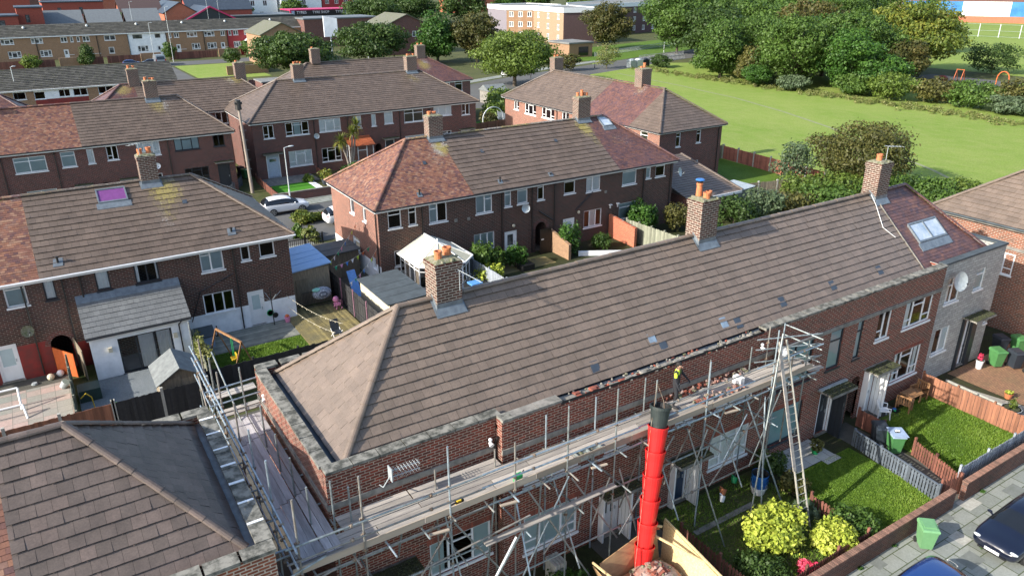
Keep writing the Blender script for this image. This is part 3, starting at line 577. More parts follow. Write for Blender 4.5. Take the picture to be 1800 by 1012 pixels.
# ---------------------------------------------------------------- terraces (rear rows and neighbours)
def downpipe(par, T, u, z0, z1, mt='black', d=-.07, swan=0):
    m = MB(); m.tube(T(u, z0, d), T(u, z1-.35, d), .042, n=6); m.tube(T(u, z1-.35, d), T(u+swan, z1, d-.18), .042, n=6); return m.build('downpipe', mt, par)
def terrace(name, label, x0, x1, y0, y1, zg, ze, ym, zr, xl, xr, segs, fr, lf=(), bricks=('brick_dark', 'brick_side'), over=.32, zone=None, zonel=None, lich=None, tw=.38, g=.42, cat='terraced houses', near=True, hipl=True, hipr=True, gut='black', fas='white', group=None, caplich=0, th=.045):
    t = thing(name, ((x0+x1)/2, (y0+y1)/2, zg), label, cat, group); mats = list(bricks)+['whitewall', 'redpaint']
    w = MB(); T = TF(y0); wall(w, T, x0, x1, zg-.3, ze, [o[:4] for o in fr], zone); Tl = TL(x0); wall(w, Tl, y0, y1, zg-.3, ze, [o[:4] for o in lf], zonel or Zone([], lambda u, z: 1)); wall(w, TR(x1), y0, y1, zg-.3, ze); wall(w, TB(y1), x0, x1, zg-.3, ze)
    w.poly([(x0,y0,zg+.1), (x1,y0,zg+.1), (x1,y1,zg+.1), (x0,y1,zg+.1)], 0); w.poly([(x0,y0+.15,ze-.02), (x1,y0+.15,ze-.02), (x1,y1,ze-.02), (x0,y1,ze-.02)], 0)
    w.build('wall', mats, t)
    for o in list(fr)+[('L', *o) for o in lf]:
        TT = T
        if o[0] == 'L': o = o[1:]; TT = Tl
        k = o[4] if len(o) > 4 else 'top'; kw = o[5] if len(o) > 5 else {}
        if k == 'door': door(t, TT, *o[:4], **kw)
        elif k == 'hole': pass
        else: window(t, TT, *o[:4], lay=k, near=near, **kw)
    hiproof(t, x0-over, x1+over, y0-over, y1+over, ze-.05, ym, zr, xl, xr, segs, lich=lich, tw=tw, g=g, th=th, hipl=hipl, hipr=hipr, caplich=caplich)
    f = MB(); o_ = over-.06
    f.box(x0-o_, y0-o_, ze-.26, x1+o_, y0-o_+.03, ze-.07); f.box(x0-o_, y0-o_+.03, ze-.26, x0-o_+.03, y1+o_-.03, ze-.07); f.box(x1+o_-.03, y0-o_+.03, ze-.2, x1+o_, y1+o_-.03, ze-.07)
    f.box(x0-o_+.03, y0-o_+.03, ze-.19, x1+o_-.03, y0, ze-.17); f.box(x0-o_+.03, y0, ze-.19, x0, y1, ze-.17); f.box(x1, y0, ze-.19, x1+o_-.03, y1, ze-.17); f.build('fascia', fas, t)
    q = MB(); z = ze-.09; q.path([(x0-over,y1,z), (x0-over-.03,y0-over-.03,z), (x1+over+.03,y0-over-.03,z), (x1+over,y1,z)], .055, 6); q.build('gutter', gut, t)
    return t, T, Tl
def lichf(spots):
    def f(p):
        v = 0
        for (x, y, rx, ry, a) in spots:
            d = ((p.x-x)/rx)**2+((p.y-y)/ry)**2
            if d < 1: v = max(v, a*(1-d*.6))
        return v
    return f
C1 = [(0,.32,'curtain'), (.68,1,'curtain')]
# row A: left, rear garden side towards us
zA = Zone([2.15, 2.6], lambda u, z: 3 if (u < -.2 and z < 2.6) or (-.2 < u < .3 and z < 2.15) else (2 if u > 5 and z < 2.15 else 0))
frA = [(-11.6,-10.2,4.65,6.0,'top'), (-9.6,-8.7,4.65,6.0,'top'), (-7.6,-6,4.65,6.0,'two_top'), (-5.6,-4.9,4.75,6.0,'one'), (-2.98,-2.05,4.72,6.0,'top',dict(cur='curtain_g')), (-1.3,-.78,4.75,5.9,'one',dict(fm='anth',cur='curtain')),
 (1.05,1.72,4.75,5.9,'one',dict(fm='anth',cur='curtain')), (2.92,4.12,4.72,5.98,'two',dict(fm='anth',cur=[(0,.2,'curtain'),(.85,1,'curtain')])), (6.27,7.5,4.66,6.0,'two_top',dict(cur='curtain_g')), (8.48,8.99,4.9,6.05,'top'), (9.54,10.4,4.9,6.06,'top'),
 (6.08,7.73,2.1,3.33,'three'), (8.5,9.42,.7,2.95,'door',dict(glass=[(.2,.8,.48,.9)],gm='curtain_g')), (-4.05,-3.08,.8,2.8,'door',dict(glass=[(.15,.85,.42,.92)],gm='curtain_g')), (-1.62,-.66,.7,2.75,'hole'), (-9,-7.4,1.9,3.1,'three')]
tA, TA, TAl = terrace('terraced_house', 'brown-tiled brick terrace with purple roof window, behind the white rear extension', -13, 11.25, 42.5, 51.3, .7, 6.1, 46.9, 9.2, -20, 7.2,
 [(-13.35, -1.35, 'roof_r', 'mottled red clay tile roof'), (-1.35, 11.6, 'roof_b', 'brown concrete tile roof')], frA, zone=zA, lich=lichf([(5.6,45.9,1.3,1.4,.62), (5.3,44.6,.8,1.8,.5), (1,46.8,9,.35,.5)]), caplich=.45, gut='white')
def archring(par, T, u0, u1, zs, mt='brick_mid', w=.24):
    r = (u1-u0)/2; c = (u0+u1)/2; n = 16; m = MB()
    for k in range(n):
        a0, a1 = math.pi*k/n+.02, math.pi*(k+1)/n-.02; P = lambda a, q, d: T(c-math.cos(a)*q, zs+math.sin(a)*q, d)
        m.hexa([P(a0,r,-.02), P(a1,r,-.02), P(a1,r,.1), P(a0,r,.1), P(a0,r+w,-.02), P(a1,r+w,-.02), P(a1,r+w,.1), P(a0,r+w,.1)])
    o = m.build('arch', mt, par)
    f = MB()
    for k in range(n):   # wall left in the corners above the arch
        a0, a1 = math.pi*k/n, math.pi*(k+1)/n; f.poly([T(c-math.cos(a0)*r, zs+math.sin(a0)*r, .01), T(c-math.cos(a0)*r, zs+r, .01), T(c-math.cos(a1)*r, zs+r, .01), T(c-math.cos(a1)*r, zs+math.sin(a1)*r, .01)])
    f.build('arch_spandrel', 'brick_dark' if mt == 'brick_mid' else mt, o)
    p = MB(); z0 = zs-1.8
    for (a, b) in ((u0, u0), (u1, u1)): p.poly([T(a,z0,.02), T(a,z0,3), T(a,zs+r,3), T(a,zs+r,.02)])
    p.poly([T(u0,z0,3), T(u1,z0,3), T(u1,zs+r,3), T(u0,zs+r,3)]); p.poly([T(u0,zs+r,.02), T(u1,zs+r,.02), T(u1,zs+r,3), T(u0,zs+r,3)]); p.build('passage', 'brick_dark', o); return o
archring(tA, TA, -1.62, -.66, 2.27)
for u in (-2.2, .35, 8.05, -.45): downpipe(tA, TA, u, .8 if u != .35 else 3.2, 6.0)
m = MB(); m.path([(5.3,42.4,1.9), (6.0,42.42,3.6), (7.9,42.42,4.3)], .03, 5); m.build('waste_pipe', 'black', tA)
chimney(tA, 5.0, 46.9, .95, .75, 8.9, 10.65, [(-.25,0,.32,.14), (.22,.05,.36,.15)]); flashing(tA, 5.0, 46.9, .95, .75, 46.9, 9.2, .705)
def onf(y, y0, z0, y1, z1): return z0+(y-y0)/(y1-y0)*(z1-z0)
def rooflight(par, x0, x1, ya, yb, e, gm='skylight', fm='lead', mull=0, name='roof_window', label=None):
    f = MB(); P = lambda x, y, h: (x, y, onf(y, *e)+h); w = .07
    for a, b, c, d in ((x0,x1,ya,ya+w), (x0,x1,yb-w,yb), (x0,x0+w,ya+w,yb-w), (x1-w,x1,ya+w,yb-w))+(((( x0+x1)/2-w*.7,(x0+x1)/2+w*.7,ya+w,yb-w),) if mull else ()):
        f.hexa([P(a,c,0), P(b,c,0), P(b,d,0), P(a,d,0), P(a,c,.14), P(b,c,.14), P(b,d,.14), P(a,d,.14)])
    f.hexa([P(x0-.12,ya-.3,.02), P(x1+.12,ya-.3,.02), P(x1+.12,ya,.02), P(x0-.12,ya,.02), P(x0-.12,ya-.3,.05), P(x1+.12,ya-.3,.05), P(x1+.12,ya,.08), P(x0-.12,ya,.08)])
    o = f.build(name, fm, par)
    if label: o['label'] = label
    q = MB(); q.poly([P(x0+.03,ya+.03,.09), P(x1-.03,ya+.03,.09), P(x1-.03,yb-.03,.09), P(x0+.03,yb-.03,.09)]); q.build('pane', gm, o)
def flashpatch(par, x, y, e, sx=.26, sy=.34, pipe=0, mt='lead', name='vent_tile'):
    m = MB(); P = lambda a, b, h: (a, b, onf(b, *e)+h)
    m.hexa([P(x-sx,y-sy,.035), P(x+sx*.8,y-sy,.035), P(x+sx,y+sy,.03), P(x-sx*.7,y+sy,.03), P(x-sx,y-sy,.06), P(x+sx*.8,y-sy,.06), P(x+sx,y+sy,.045), P(x-sx*.7,y+sy,.045)])
    if pipe: z = onf(y, *e); m.tube((x,y,z), (x,y,z+pipe), .06, n=7, m=1); m.tube((x,y,z+pipe), (x,y,z+pipe+.06), .09, n=7, m=1)
    m.build(name, [mt, 'black'], par)
eA = (42.18, 6.05, 46.9, 9.2)
rooflight(tA, 2.12, 3.62, 45.75, 46.6, eA, gm='magenta', label='roof window with purple blind')
flashpatch(tA, 6.4, 45.2, eA, .14, .12, mt='slate'); flashpatch(tA, -.4, 42.85, eA, .25, .22, .3); flashpatch(tA, 8.25, 42.95, eA, .25, .22, .22)
# rear extension of row A
def extension():
    x0, x1, y0, y1 = .1, 4.85, 40.35, 42.5; zg = .7; t = thing('rear_extension', ((x0+x1)/2, y0, zg), 'white rendered single-storey extension with grey sloping roof and dark sliding doors', 'extension')
    w = MB(); T = TF(y0); wall(w, T, x0, x1, zg-.2, 3.2, [(1.35,3.95,.75,2.75)]); wall(w, TL(x0), y0, y1, zg-.2, 3.2); wall(w, TR(x1), y0, y1, zg-.2, 3.2)
    for x in (x0, x1): w.poly([(x,y0,3.2), (x,y1,3.2), (x,y1,4.4)])
    w.poly([(x0,y0,zg+.05), (x1,y0,zg+.05), (x1,y1,zg+.05), (x0,y1,zg+.05)]); w.build('wall', 'whitewall', t)
    window(t, T, 1.35, 3.95, .75, 2.75, 'three', fm='anth', cur=[(.36,.68,'curtain'), (.7,.98,'curtain')], name='patio_door')
    r = MB(); L = math.hypot(2.35, 1.2); tiles(r, (0,40.15,3.18), (1,0,0), (0,2.35,1.33), 2.7, lambda s: x0-.15, lambda s: x1+.15, tw=.3, g=.34, th=.028); r.build('roof', ['roof_g', 'under'], t)
    r = MB(); r.hexa([(x0-.15,42.15,4.31), (x1+.15,42.15,4.31), (x1+.15,42.497,4.5), (x0-.15,42.497,4.5), (x0-.15,42.15,4.36), (x1+.15,42.15,4.36), (x1+.15,42.497,4.68), (x0-.15,42.497,4.68)]); r.build('flashing', 'lead', t)
    q = MB(); q.tube((x0-.15,40.1,3.14), (x1+.15,40.1,3.14), .06, n=6); q.build('gutter', 'black', t); q = MB(); q.path([(4.5,40.12,3.1), (4.35,40.28,2.85), (4.35,40.28,.8)], .04); q.build('downpipe', 'black', t)
    q = MB(); q.box(x0-.1, 40.16, 3.0, x1+.1, 40.34, 3.1); q.build('fascia', 'white', t)
    for x in (.95, 4.1): q = MB(); q.box(x-.09, 40.22, 2.15, x+.09, 40.35, 2.4); q.build('wall_lamp', 'cream', t)
extension()
# row C: centre, rear side towards us
zC = Zone([1.55], lambda u, z: 2 if z < 1.55 and u < 20.9 else 0)
zCl = Zone([2.05], lambda u, z: 2 if z < 2.05 else 1)
frC = [(18.3,19.25,4.58,5.85,'top'), (19.77,20.35,4.58,5.8,'top'), (21.3,22.65,4.45,5.84,'two_top',dict(cur=[(0,.5,'curtain_g')])), (24.92,26.25,4.5,5.88,'top_two',dict(cur='curtain_g')), (27.28,27.85,4.65,5.84,'top',dict(cur='curtain_g')), (28.36,29.25,4.68,6.0,'top',dict(cur='curtain_g')), (30.12,30.7,4.7,6.0,'top'),
 (32.52,33.55,4.78,6.02,'top'), (34.6,35.95,4.63,6.05,'two_top',dict(cur='curtain')), (38.15,39.6,4.63,6.04,'top',dict(cur='curtain_g')), (40.6,41.1,4.85,6.0,'top',dict(cur='curtain_g')), (41.6,42.62,4.84,6.02,'top'),
 (24.7,26.4,1.68,3.03,'three',dict(cur='curtain_g')), (34.45,36.2,1.78,3.15,'three',dict(cur=[(.35,.65,'curtain')])), (37.95,39.8,1.85,3.2,'top',dict(cur='curtain_g')), (27.25,28.3,.8,2.76,'door',dict(glass=[(.22,.78,.45,.9)])), (32.48,33.55,.8,2.84,'door',dict(glass=[(.22,.78,.42,.9)],gm='curtain_g')),
 (29.95,30.95,.7,3.0,'hole'), (18.6,20.2,1.9,3.0,'two')]
lfC = [(48.4,49.2,4.62,5.7,'one',dict(cur='curtain_g')), (46.25,46.85,4.62,5.56,'one',dict(cur='curtain_g')), (47.9,49.1,1.9,2.95,'top'), (45.0,45.6,1.6,2.4,'one')]
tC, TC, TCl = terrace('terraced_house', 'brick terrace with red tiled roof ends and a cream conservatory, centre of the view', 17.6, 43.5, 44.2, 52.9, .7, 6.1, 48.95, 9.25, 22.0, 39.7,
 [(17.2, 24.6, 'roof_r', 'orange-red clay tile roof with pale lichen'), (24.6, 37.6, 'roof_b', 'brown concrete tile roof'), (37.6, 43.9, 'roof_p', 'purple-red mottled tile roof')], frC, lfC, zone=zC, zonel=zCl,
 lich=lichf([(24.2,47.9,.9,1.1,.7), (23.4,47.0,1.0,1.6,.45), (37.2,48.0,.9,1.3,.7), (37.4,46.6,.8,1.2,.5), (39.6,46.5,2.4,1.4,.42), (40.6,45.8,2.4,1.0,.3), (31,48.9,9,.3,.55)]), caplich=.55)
archring(tC, TC, 29.95, 30.95, 2.5)
for u in (20.75, 27.0, 29.6, 31.6, 40.3, 43.2): downpipe(tC, TC, u, .8, 6.0)
downpipe(tC, TCl, 44.45, .8, 6.0)
for a, b in (((30.2,44.12,3.9), (31.5,44.12,3.0)), ((33.6,44.15,3.4), (35.2,44.15,4.6)), ((21.0,44.1,3.2), (19.2,44.0,2.7))):
    m = MB(); m.tube(a, b, .045, n=5); m.build('waste_pipe', 'black', tC)
for x, z in ((23.3,4.35), (24.3,4.3), (36.5,4.4)): m = MB(); m.box(x-.11, 44.14, z-.11, x+.11, 44.2, z+.11); m.build('vent', 'coping2', tC)
for x, z in ((28.0,3.15), (33.9,3.2)): m = MB(); m.ball((x,44.13,z), .13, .07, .13, nu=8, nv=5); m.build('wall_lamp', 'cream', tC)
for x in (37.0, 37.75): m = MB(); m.box(x-.04, 44.1, 3.0, x+.04, 44.2, 3.25); m.box(x-.12, 44.02, 3.25, x+.12, 44.2, 3.32); m.build('wall_lamp', 'white', tC)
chimney(tC, 24.25, 48.95, 1.1, .8, 8.9, 10.75, [(-.3,0,.25,.15), (.15,.1,.2,.14)], label='mossy chimney stack'); flashing(tC, 24.25, 48.95, 1.1, .8, 48.95, 9.25, .6)
chimney(tC, 37.55, 48.95, 1.2, .8, 8.9, 10.95, [(-.35,.1,.3,.13), (-.05,-.05,.5,.12), (.2,.1,.28,.13), (.4,-.1,.26,.12)]); flashing(tC, 37.55, 48.95, 1.2, .8, 48.95, 9.25, .6)
eC = (43.88, 6.05, 48.95, 9.25)
rooflight(tC, 39.0, 40.0, 47.8, 48.75, eC)
for x, y, p in ((27.2,47.15,0), (33.8,47.2,0), (22.4,46.85,0), (27.1,44.5,.3), (31.4,44.4,.1), (20.8,44.5,.35)): flashpatch(tC, x, y, eC, .2 if p else .14, .18 if p else .14, p, mt='slate' if not p else 'lead')
# row B behind A, row D, rows further back, block E
frB = [(-12,-10,4.3,5.6,'tri'), (-8,-7,4.3,5.6,'top'), (-2.13,.3,4.25,5.6,'wide2',dict(cur='curtain_g')), (1.45,2.58,4.34,5.7,'top',dict(cur='curtain_g')), (3.52,4.07,4.42,5.72,'one',dict(cur='curtain')), (5.1,6.03,4.53,5.8,'narrow'), (7.6,9.6,4.55,5.95,'tri',dict(cur='curtain')), (10.88,13.1,4.68,6.03,'bay3',dict(fm='anth',cur='curtain_g')), (14.4,15.45,4.7,6.0,'two',dict(fm='anth')),
 (-1.7,.6,1.3,2.6,'wide2',dict(cur='curtain_g')), (7.7,9.4,1.5,2.8,'tri'), (11.4,13.6,1.7,2.9,'tri',dict(fm='anth')), (14.45,15.6,.6,2.95,'door',dict(pm='anth',fm='anth')), (2.3,3.1,.7,2.4,'door',dict(glass=[(.2,.8,.6,.9)])), (6.0,6.8,.7,2.4,'door',dict(glass=[(.2,.8,.6,.9)])), (4.1,4.95,.4,2.6,'hole')]
tB, TB_, _ = terrace('terraced_house', 'brick terrace with half red, half brown roof, behind the nearer left row', -16, 16.15, 77, 85.4, .4, 6.1, 81, 9.25, -30, 12.4, [(-16.4, 3.25, 'roof_r', 'mottled red clay tile roof'), (3.25, 16.5, 'roof_b', 'brown concrete tile roof')], frB, bricks=('brick_mid','brick_mid'), tw=.4, g=.36, lich=lichf([(10.6,80,1.6,1.6,.55), (9,79,1.0,2.5,.4), (10,81,8,.4,.5)]), caplich=.4)
archring(tB, TB_, 4.1, 4.95, 2.15)
for u in (-3, 1.0, 10.3): downpipe(tB, TB_, u, .5, 6)
for a, b, z in ((2.0,3.5,2.6), (5.7,7.2,2.65), (14.2,15.9,3.15)): canopy(tB, TB_, a, b, z, .6, True)
chimney(tB, 10.2, 81, 1.15, .9, 8.9, 10.8, [(-.3,0,.3,.14), (.1,.1,.2,.13), (.35,-.1,.22,.12)]); flashing(tB, 10.2, 81, 1.15, .9, 81, 9.25, .75)
chimney(tB, -4.5, 81, 1.15, .9, 8.9, 10.6, [(-.3,0,.3,.14)])
frD = [(20.0,21.1,4.3,5.65,'narrow'), (22.35,24.85,4.34,5.7,'tri',dict(cur=[(.35,.65,'curtain_g')])), (26.0,28.4,4.36,5.72,'tri',dict(cur='curtain')), (29.95,30.8,4.36,5.7,'narrow',dict(cur='curtain')), (32.0,32.55,4.4,5.7,'one',dict(cur='curtain')), (33.55,34.6,4.5,5.8,'top',dict(cur='curtain')), (36.0,38.4,4.4,5.8,'wide2',dict(cur='drape')), (39.75,42.1,4.73,5.92,'tri',dict(cur='curtain')), (43.48,44.55,4.55,5.94,'narrow'),
 (22.38,24.9,1.05,2.7,'tri',dict(cur='curtain')), (26.0,28.2,1.1,2.6,'tri'), (36.0,38.4,1.5,2.85,'wide2',dict(cur='curtain')), (33.45,34.6,.3,2.7,'door',dict(pm='anth')), (19.95,21.35,.1,2.62,'door',dict(pm='greydoor',glass=[(.2,.8,.7,.82)])), (43.3,44.6,.8,2.7,'door',dict(glass=[(.2,.8,.6,.9)])), (32.2,33.0,.3,2.4,'hole'), (40.2,42,1.6,2.9,'tri')]
tD, TD, _ = terrace('terraced_house', 'long brown-roofed brick terrace beyond the white cars, palm at its front', 18.9, 45.4, 80, 92, .1, 6.1, 86, 9.3, 23.6, 41, [(18.5, 45.8, 'roof_b', '')], frD, bricks=('brick_mid','brick_mid'), tw=.42, g=.38, th=.04, lich=lichf([(39.6,84.5,1.6,2.0,.5), (38.8,82,.6,3,.4), (26,85.3,1.4,1.2,.35), (31,86,12,.4,.5)]), caplich=.45)
archring(tD, TD, 32.2, 33.0, 2.0)
for u in (25.4, 29.2, 35.4, 39.2): downpipe(tD, TD, u, .2, 6)
for a, b, z in ((19.6,21.7,2.7), (33.1,35,2.85), (43,45,2.85)): canopy(tD, TD, a, b, z, .6, True)
chimney(tD, 26.1, 86, 1.2, .9, 8.9, 10.9, [(-.3,0,.25,.14), (.1,.1,.25,.13), (.4,0,.2,.12)]); chimney(tD, 39.9, 86, 1.3, .9, 8.9, 11.0, [(-.35,0,.25,.14), (.0,.1,.2,.13), (.4,0,.25,.12)])
flashing(tD, 26.1, 86, 1.2, .9, 86, 9.3, .5); flashing(tD, 39.9, 86, 1.3, .9, 86, 9.3, .5)
# porch on row D
p = thing('porch', (30, 79.3, .6), 'white glazed porch with orange tiled roof on the brick terrace', 'porch'); T = TF(78.3)
w = MB(); w.box(28.75, 78.35, .3, 31.35, 80, .55); w.build('base', 'whitewall', p)
window(p, T, 28.75, 31.35, .5, 2.75, 'tri', sill=False, name='glazing'); window(p, TL(28.75), 78.4, 79.95, .5, 2.75, 'two', sill=False, name='glazing')
r = MB(); tiles(r, (0,78.1,2.75), (1,0,0), (0,1.9,.75), 2.04, lambda s: 28.55, lambda s: 31.55, tw=.25, g=.25); r.build('roof', ['porchroof', 'under'], p)
frG = [(50.6,51.6,4.5,5.8,'top'), (52.4,53.6,4.5,5.9,'top'), (36,38,4.5,5.8,'tri')]
tG, TG, _ = terrace('terraced_house', 'terrace with red hipped roof end, glimpsed behind the palm-fronted row', 28, 54.9, 98.2, 107, .1, 6.1, 102.6, 9.2, 32.5, 49.8, [(27.6, 47.5, 'roof_b', 'brown concrete tile roof'), (47.5, 55.3, 'roof_p', 'weathered red tile roof')], frG, bricks=('brick_mid','brick_mid'), tw=.45, g=.4, lich=lichf([(49,101,1.5,1.6,.6), (50.5,100,1.3,1.3,.4)]), caplich=.3)
chimney(tG, 49.2, 102.6, 1.3, .9, 8.9, 10.7, [(-.3,0,.25,.14), (.3,0,.25,.14)]); chimney(tG, 33.7, 102.6, 1.2, .9, 9.1, 11.0, [(-.3,0,.2,.14)])
frAA = [(17.6,18.9,4.5,5.8,'narrow')]
tAA, TAA, _ = terrace('terraced_house', 'brown-roofed terrace between the telegraph pole and the bungalow-like row', 5, 25, 90.5, 99.5, .1, 6.1, 94.8, 9.0, 9.0, 21.6, [(4.6, 10.3, 'roof_p', 'red tiled hip'), (10.3, 25.4, 'roof_b', 'brown concrete tile roof')], frAA, bricks=('brick_mid','brick_mid'), tw=.42, g=.38, lich=lichf([(21,94.5,1.6,1.4,.6), (9,94,1.6,1.2,.6)]), caplich=.3)
chimney(tAA, 21.9, 94.8, 1.2, .9, 8.6, 10.6, [(-.3,0,.2,.14)]); chimney(tAA, 10.4, 94.8, 1.1, .9, 8.6, 10.6, [(-.3,0,.35,.14), (.2,0,.3,.14)])
tAB, _, _ = terrace('terraced_house', 'small red hipped roof at the far left behind the half-red row', -20, 1.0, 91, 99.5, .1, 6.1, 95, 9.0, -30, -2.6, [(-20.4, 1.4, 'roof_p', '')], [], bricks=('brick_mid','brick_mid'), tw=.45, g=.4)
# block E, long axis towards us
def blockE():
    x0, x1, y0, y1, zg, ze, zr, xm, ya, yb = 50.3, 58.7, 53.2, 81.2, .0, 6.1, 9.3, 54.6, 57.6, 76.8
    t = thing('terraced_house', (54.5, 67, 0), 'brick terrace end-on beside the meadow, two chimneys and patch of red tiles', 'terraced houses')
    lf = [(78.0,79.1,4.75,6.0,'narrow'), (74.3,76.7,4.6,5.98,'tri',dict(cur='curtain')), (70.6,73.1,4.65,5.95,'tri',dict(cur='curtain')), (67.8,69.1,4.65,5.9,'narrow'), (63.4,65.6,4.6,5.9,'tri',dict(cur='curtain')), (60.6,61.6,4.65,5.9,'top'), (54.9,56.0,4.5,5.8,'top'), (70.6,73.1,1.3,2.8,'tri'), (77.6,78.8,.1,2.3,'door'), (74.3,76,1.3,2.8,'tri')]
    fr = [(52.45,53.05,4.4,5.75,'top'), (55.2,55.8,4.5,5.75,'top'), (55.1,55.75,1.7,2.75,'top')]
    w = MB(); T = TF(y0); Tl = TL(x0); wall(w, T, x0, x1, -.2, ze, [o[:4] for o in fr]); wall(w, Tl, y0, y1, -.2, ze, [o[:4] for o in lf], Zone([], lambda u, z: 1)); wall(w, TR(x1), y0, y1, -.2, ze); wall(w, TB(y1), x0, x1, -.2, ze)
    w.poly([(x0,y0+.15,ze-.02), (x1,y0+.15,ze-.02), (x1,y1,ze-.02), (x0,y1,ze-.02)]); w.build('wall', ['brick_mid', 'brick_side'], t)  # sun-facing side gets the lighter, sun-toned brick
    for o in fr: window(t, T, *o[:4], lay=o[4], **(o[5] if len(o) > 5 else {}))
    for o in lf:
        if o[4] == 'door': door(t, Tl, *o[:4])
        else: window(t, Tl, *o[:4], lay=o[4], **(o[5] if len(o) > 5 else {}))
    canopy(t, Tl, 77.2, 79.2, 2.5, .6, False); canopy(t, Tl, 60, 62, 2.5, .6, False)
    X0, X1, Y0, Y1 = x0-.35, x1+.35, y0-.35, y1+.35; rise = zr-ze
    LL = math.hypot(xm-X0, rise); lim = lambda s, L, a, b: a+(b-a)*s/L
    lc = lichf([(54,60.5,1.2,1.4,.5), (54,79,1.2,1.4,.3)])
    for (a, b, mt, lab) in ((Y0, 57.4, 'roof_b', 'brown tiled hip end'), (57.4, 65.5, 'roof_p', 'purple-red clay tile roof'), (65.5, Y1, 'roof_b', 'brown concrete tile roof')):
        r = MB(); kw = dict(tw=.2, g=.17, th=.014, gap=.004) if mt == 'roof_p' else dict(tw=.38, g=.36); kw['lich'] = lc
        tiles(r, (X0,0,ze-.05), (0,-1,0), (xm-X0,0,rise), LL, lambda s: -min(b, lim(s,LL,Y1,yb)), lambda s: -max(a, lim(s,LL,Y0,ya)), **kw)
        LR = math.hypot(X1-xm, rise); tiles(r, (X1,0,ze-.05), (0,1,0), (xm-X1,0,rise), LR, lambda s: max(a, lim(s,LR,Y0,ya)), lambda s: min(b, lim(s,LR,Y1,yb)), tw=.6, g=.5)
        if a == Y0:
            LF = math.hypot(ya-Y0, rise); tiles(r, (0,Y0,ze-.05), (1,0,0), (0,ya-Y0,rise), LF, lambda s: lim(s,LF,X0,xm), lambda s: lim(s,LF,X1,xm), **kw); caps(r, (X0,Y0,ze), (xm,ya,zr+.03)); caps(r, (X1,Y0,ze), (xm,ya,zr+.03))
        if b == Y1:
            LB = math.hypot(Y1-yb, rise); tiles(r, (0,Y1,ze-.05), (-1,0,0), (0,yb-Y1,rise), LB, lambda s: -lim(s,LB,X1,xm), lambda s: -lim(s,LB,X0,xm), **kw); caps(r, (X0,Y1,ze), (xm,yb,zr+.03)); caps(r, (X1,Y1,ze), (xm,yb,zr+.03))
        caps(r, (xm,max(a,ya),zr+.02), (xm,min(b,yb),zr+.02)); o = r.build('roof', [mt, 'under'], t); o['label'] = lab
    f = MB(); f.box(x0-.3, y0-.3, ze-.2, x1+.3, y0-.27, ze-.07); f.box(x0-.3, y0-.27, ze-.2, x0-.27, y1+.3, ze-.07); f.box(x0-.27, y0-.27, ze-.19, x1+.3, y0, ze-.17); f.box(x0-.27, y0, ze-.19, x0, y1, ze-.17); f.build('fascia', 'white', t)
    q = MB(); q.path([(x0-.38,y1,ze-.08), (x0-.38,y0-.38,ze-.08), (x1+.38,y0-.38,ze-.08)], .055); q.build('gutter', 'black', t)
    downpipe(t, Tl, 70.0, .2, 6); downpipe(t, Tl, 66.5, .2, 6); downpipe(t, T, 58.2, .2, 6)
    chimney(t, 54.9, 61.2, 1.3, 1.1, 8.8, 10.9, [(-.3,0,.2,.13), (.2,.1,.5,.16)]); chimney(t, 55.3, 77.3, 1.3, 1.0, 8.8, 10.7, [(-.3,0,.25,.13), (.2,.1,.25,.13)])
blockE()
# lean-to with dark roof between C and E
p = thing('outhouse', (47.5, 46, .7), 'low brick outhouse with dark red-brown lean-to roof beside the meadow fence', 'outhouse'); w = MB(); w.box(45.2, 43.6, 0, 50.6, 50, 2.6); w.build('wall', 'brick_mid', p)
r = MB(); tiles(r, (0,43.2,2.6), (1,0,0), (0,7,2.0), 7.28, lambda s: 44.7, lambda s: 51.0-s*.1, tw=.33, g=.35); caps(r, (51,43.2,2.65), (50.3,50.2,4.6)); r.build('roof', ['roof_b', 'under'], p); q = MB(); q.box(44.7, 43.12, 2.4, 50.9, 43.2, 2.62); q.build('fascia', 'white', p)
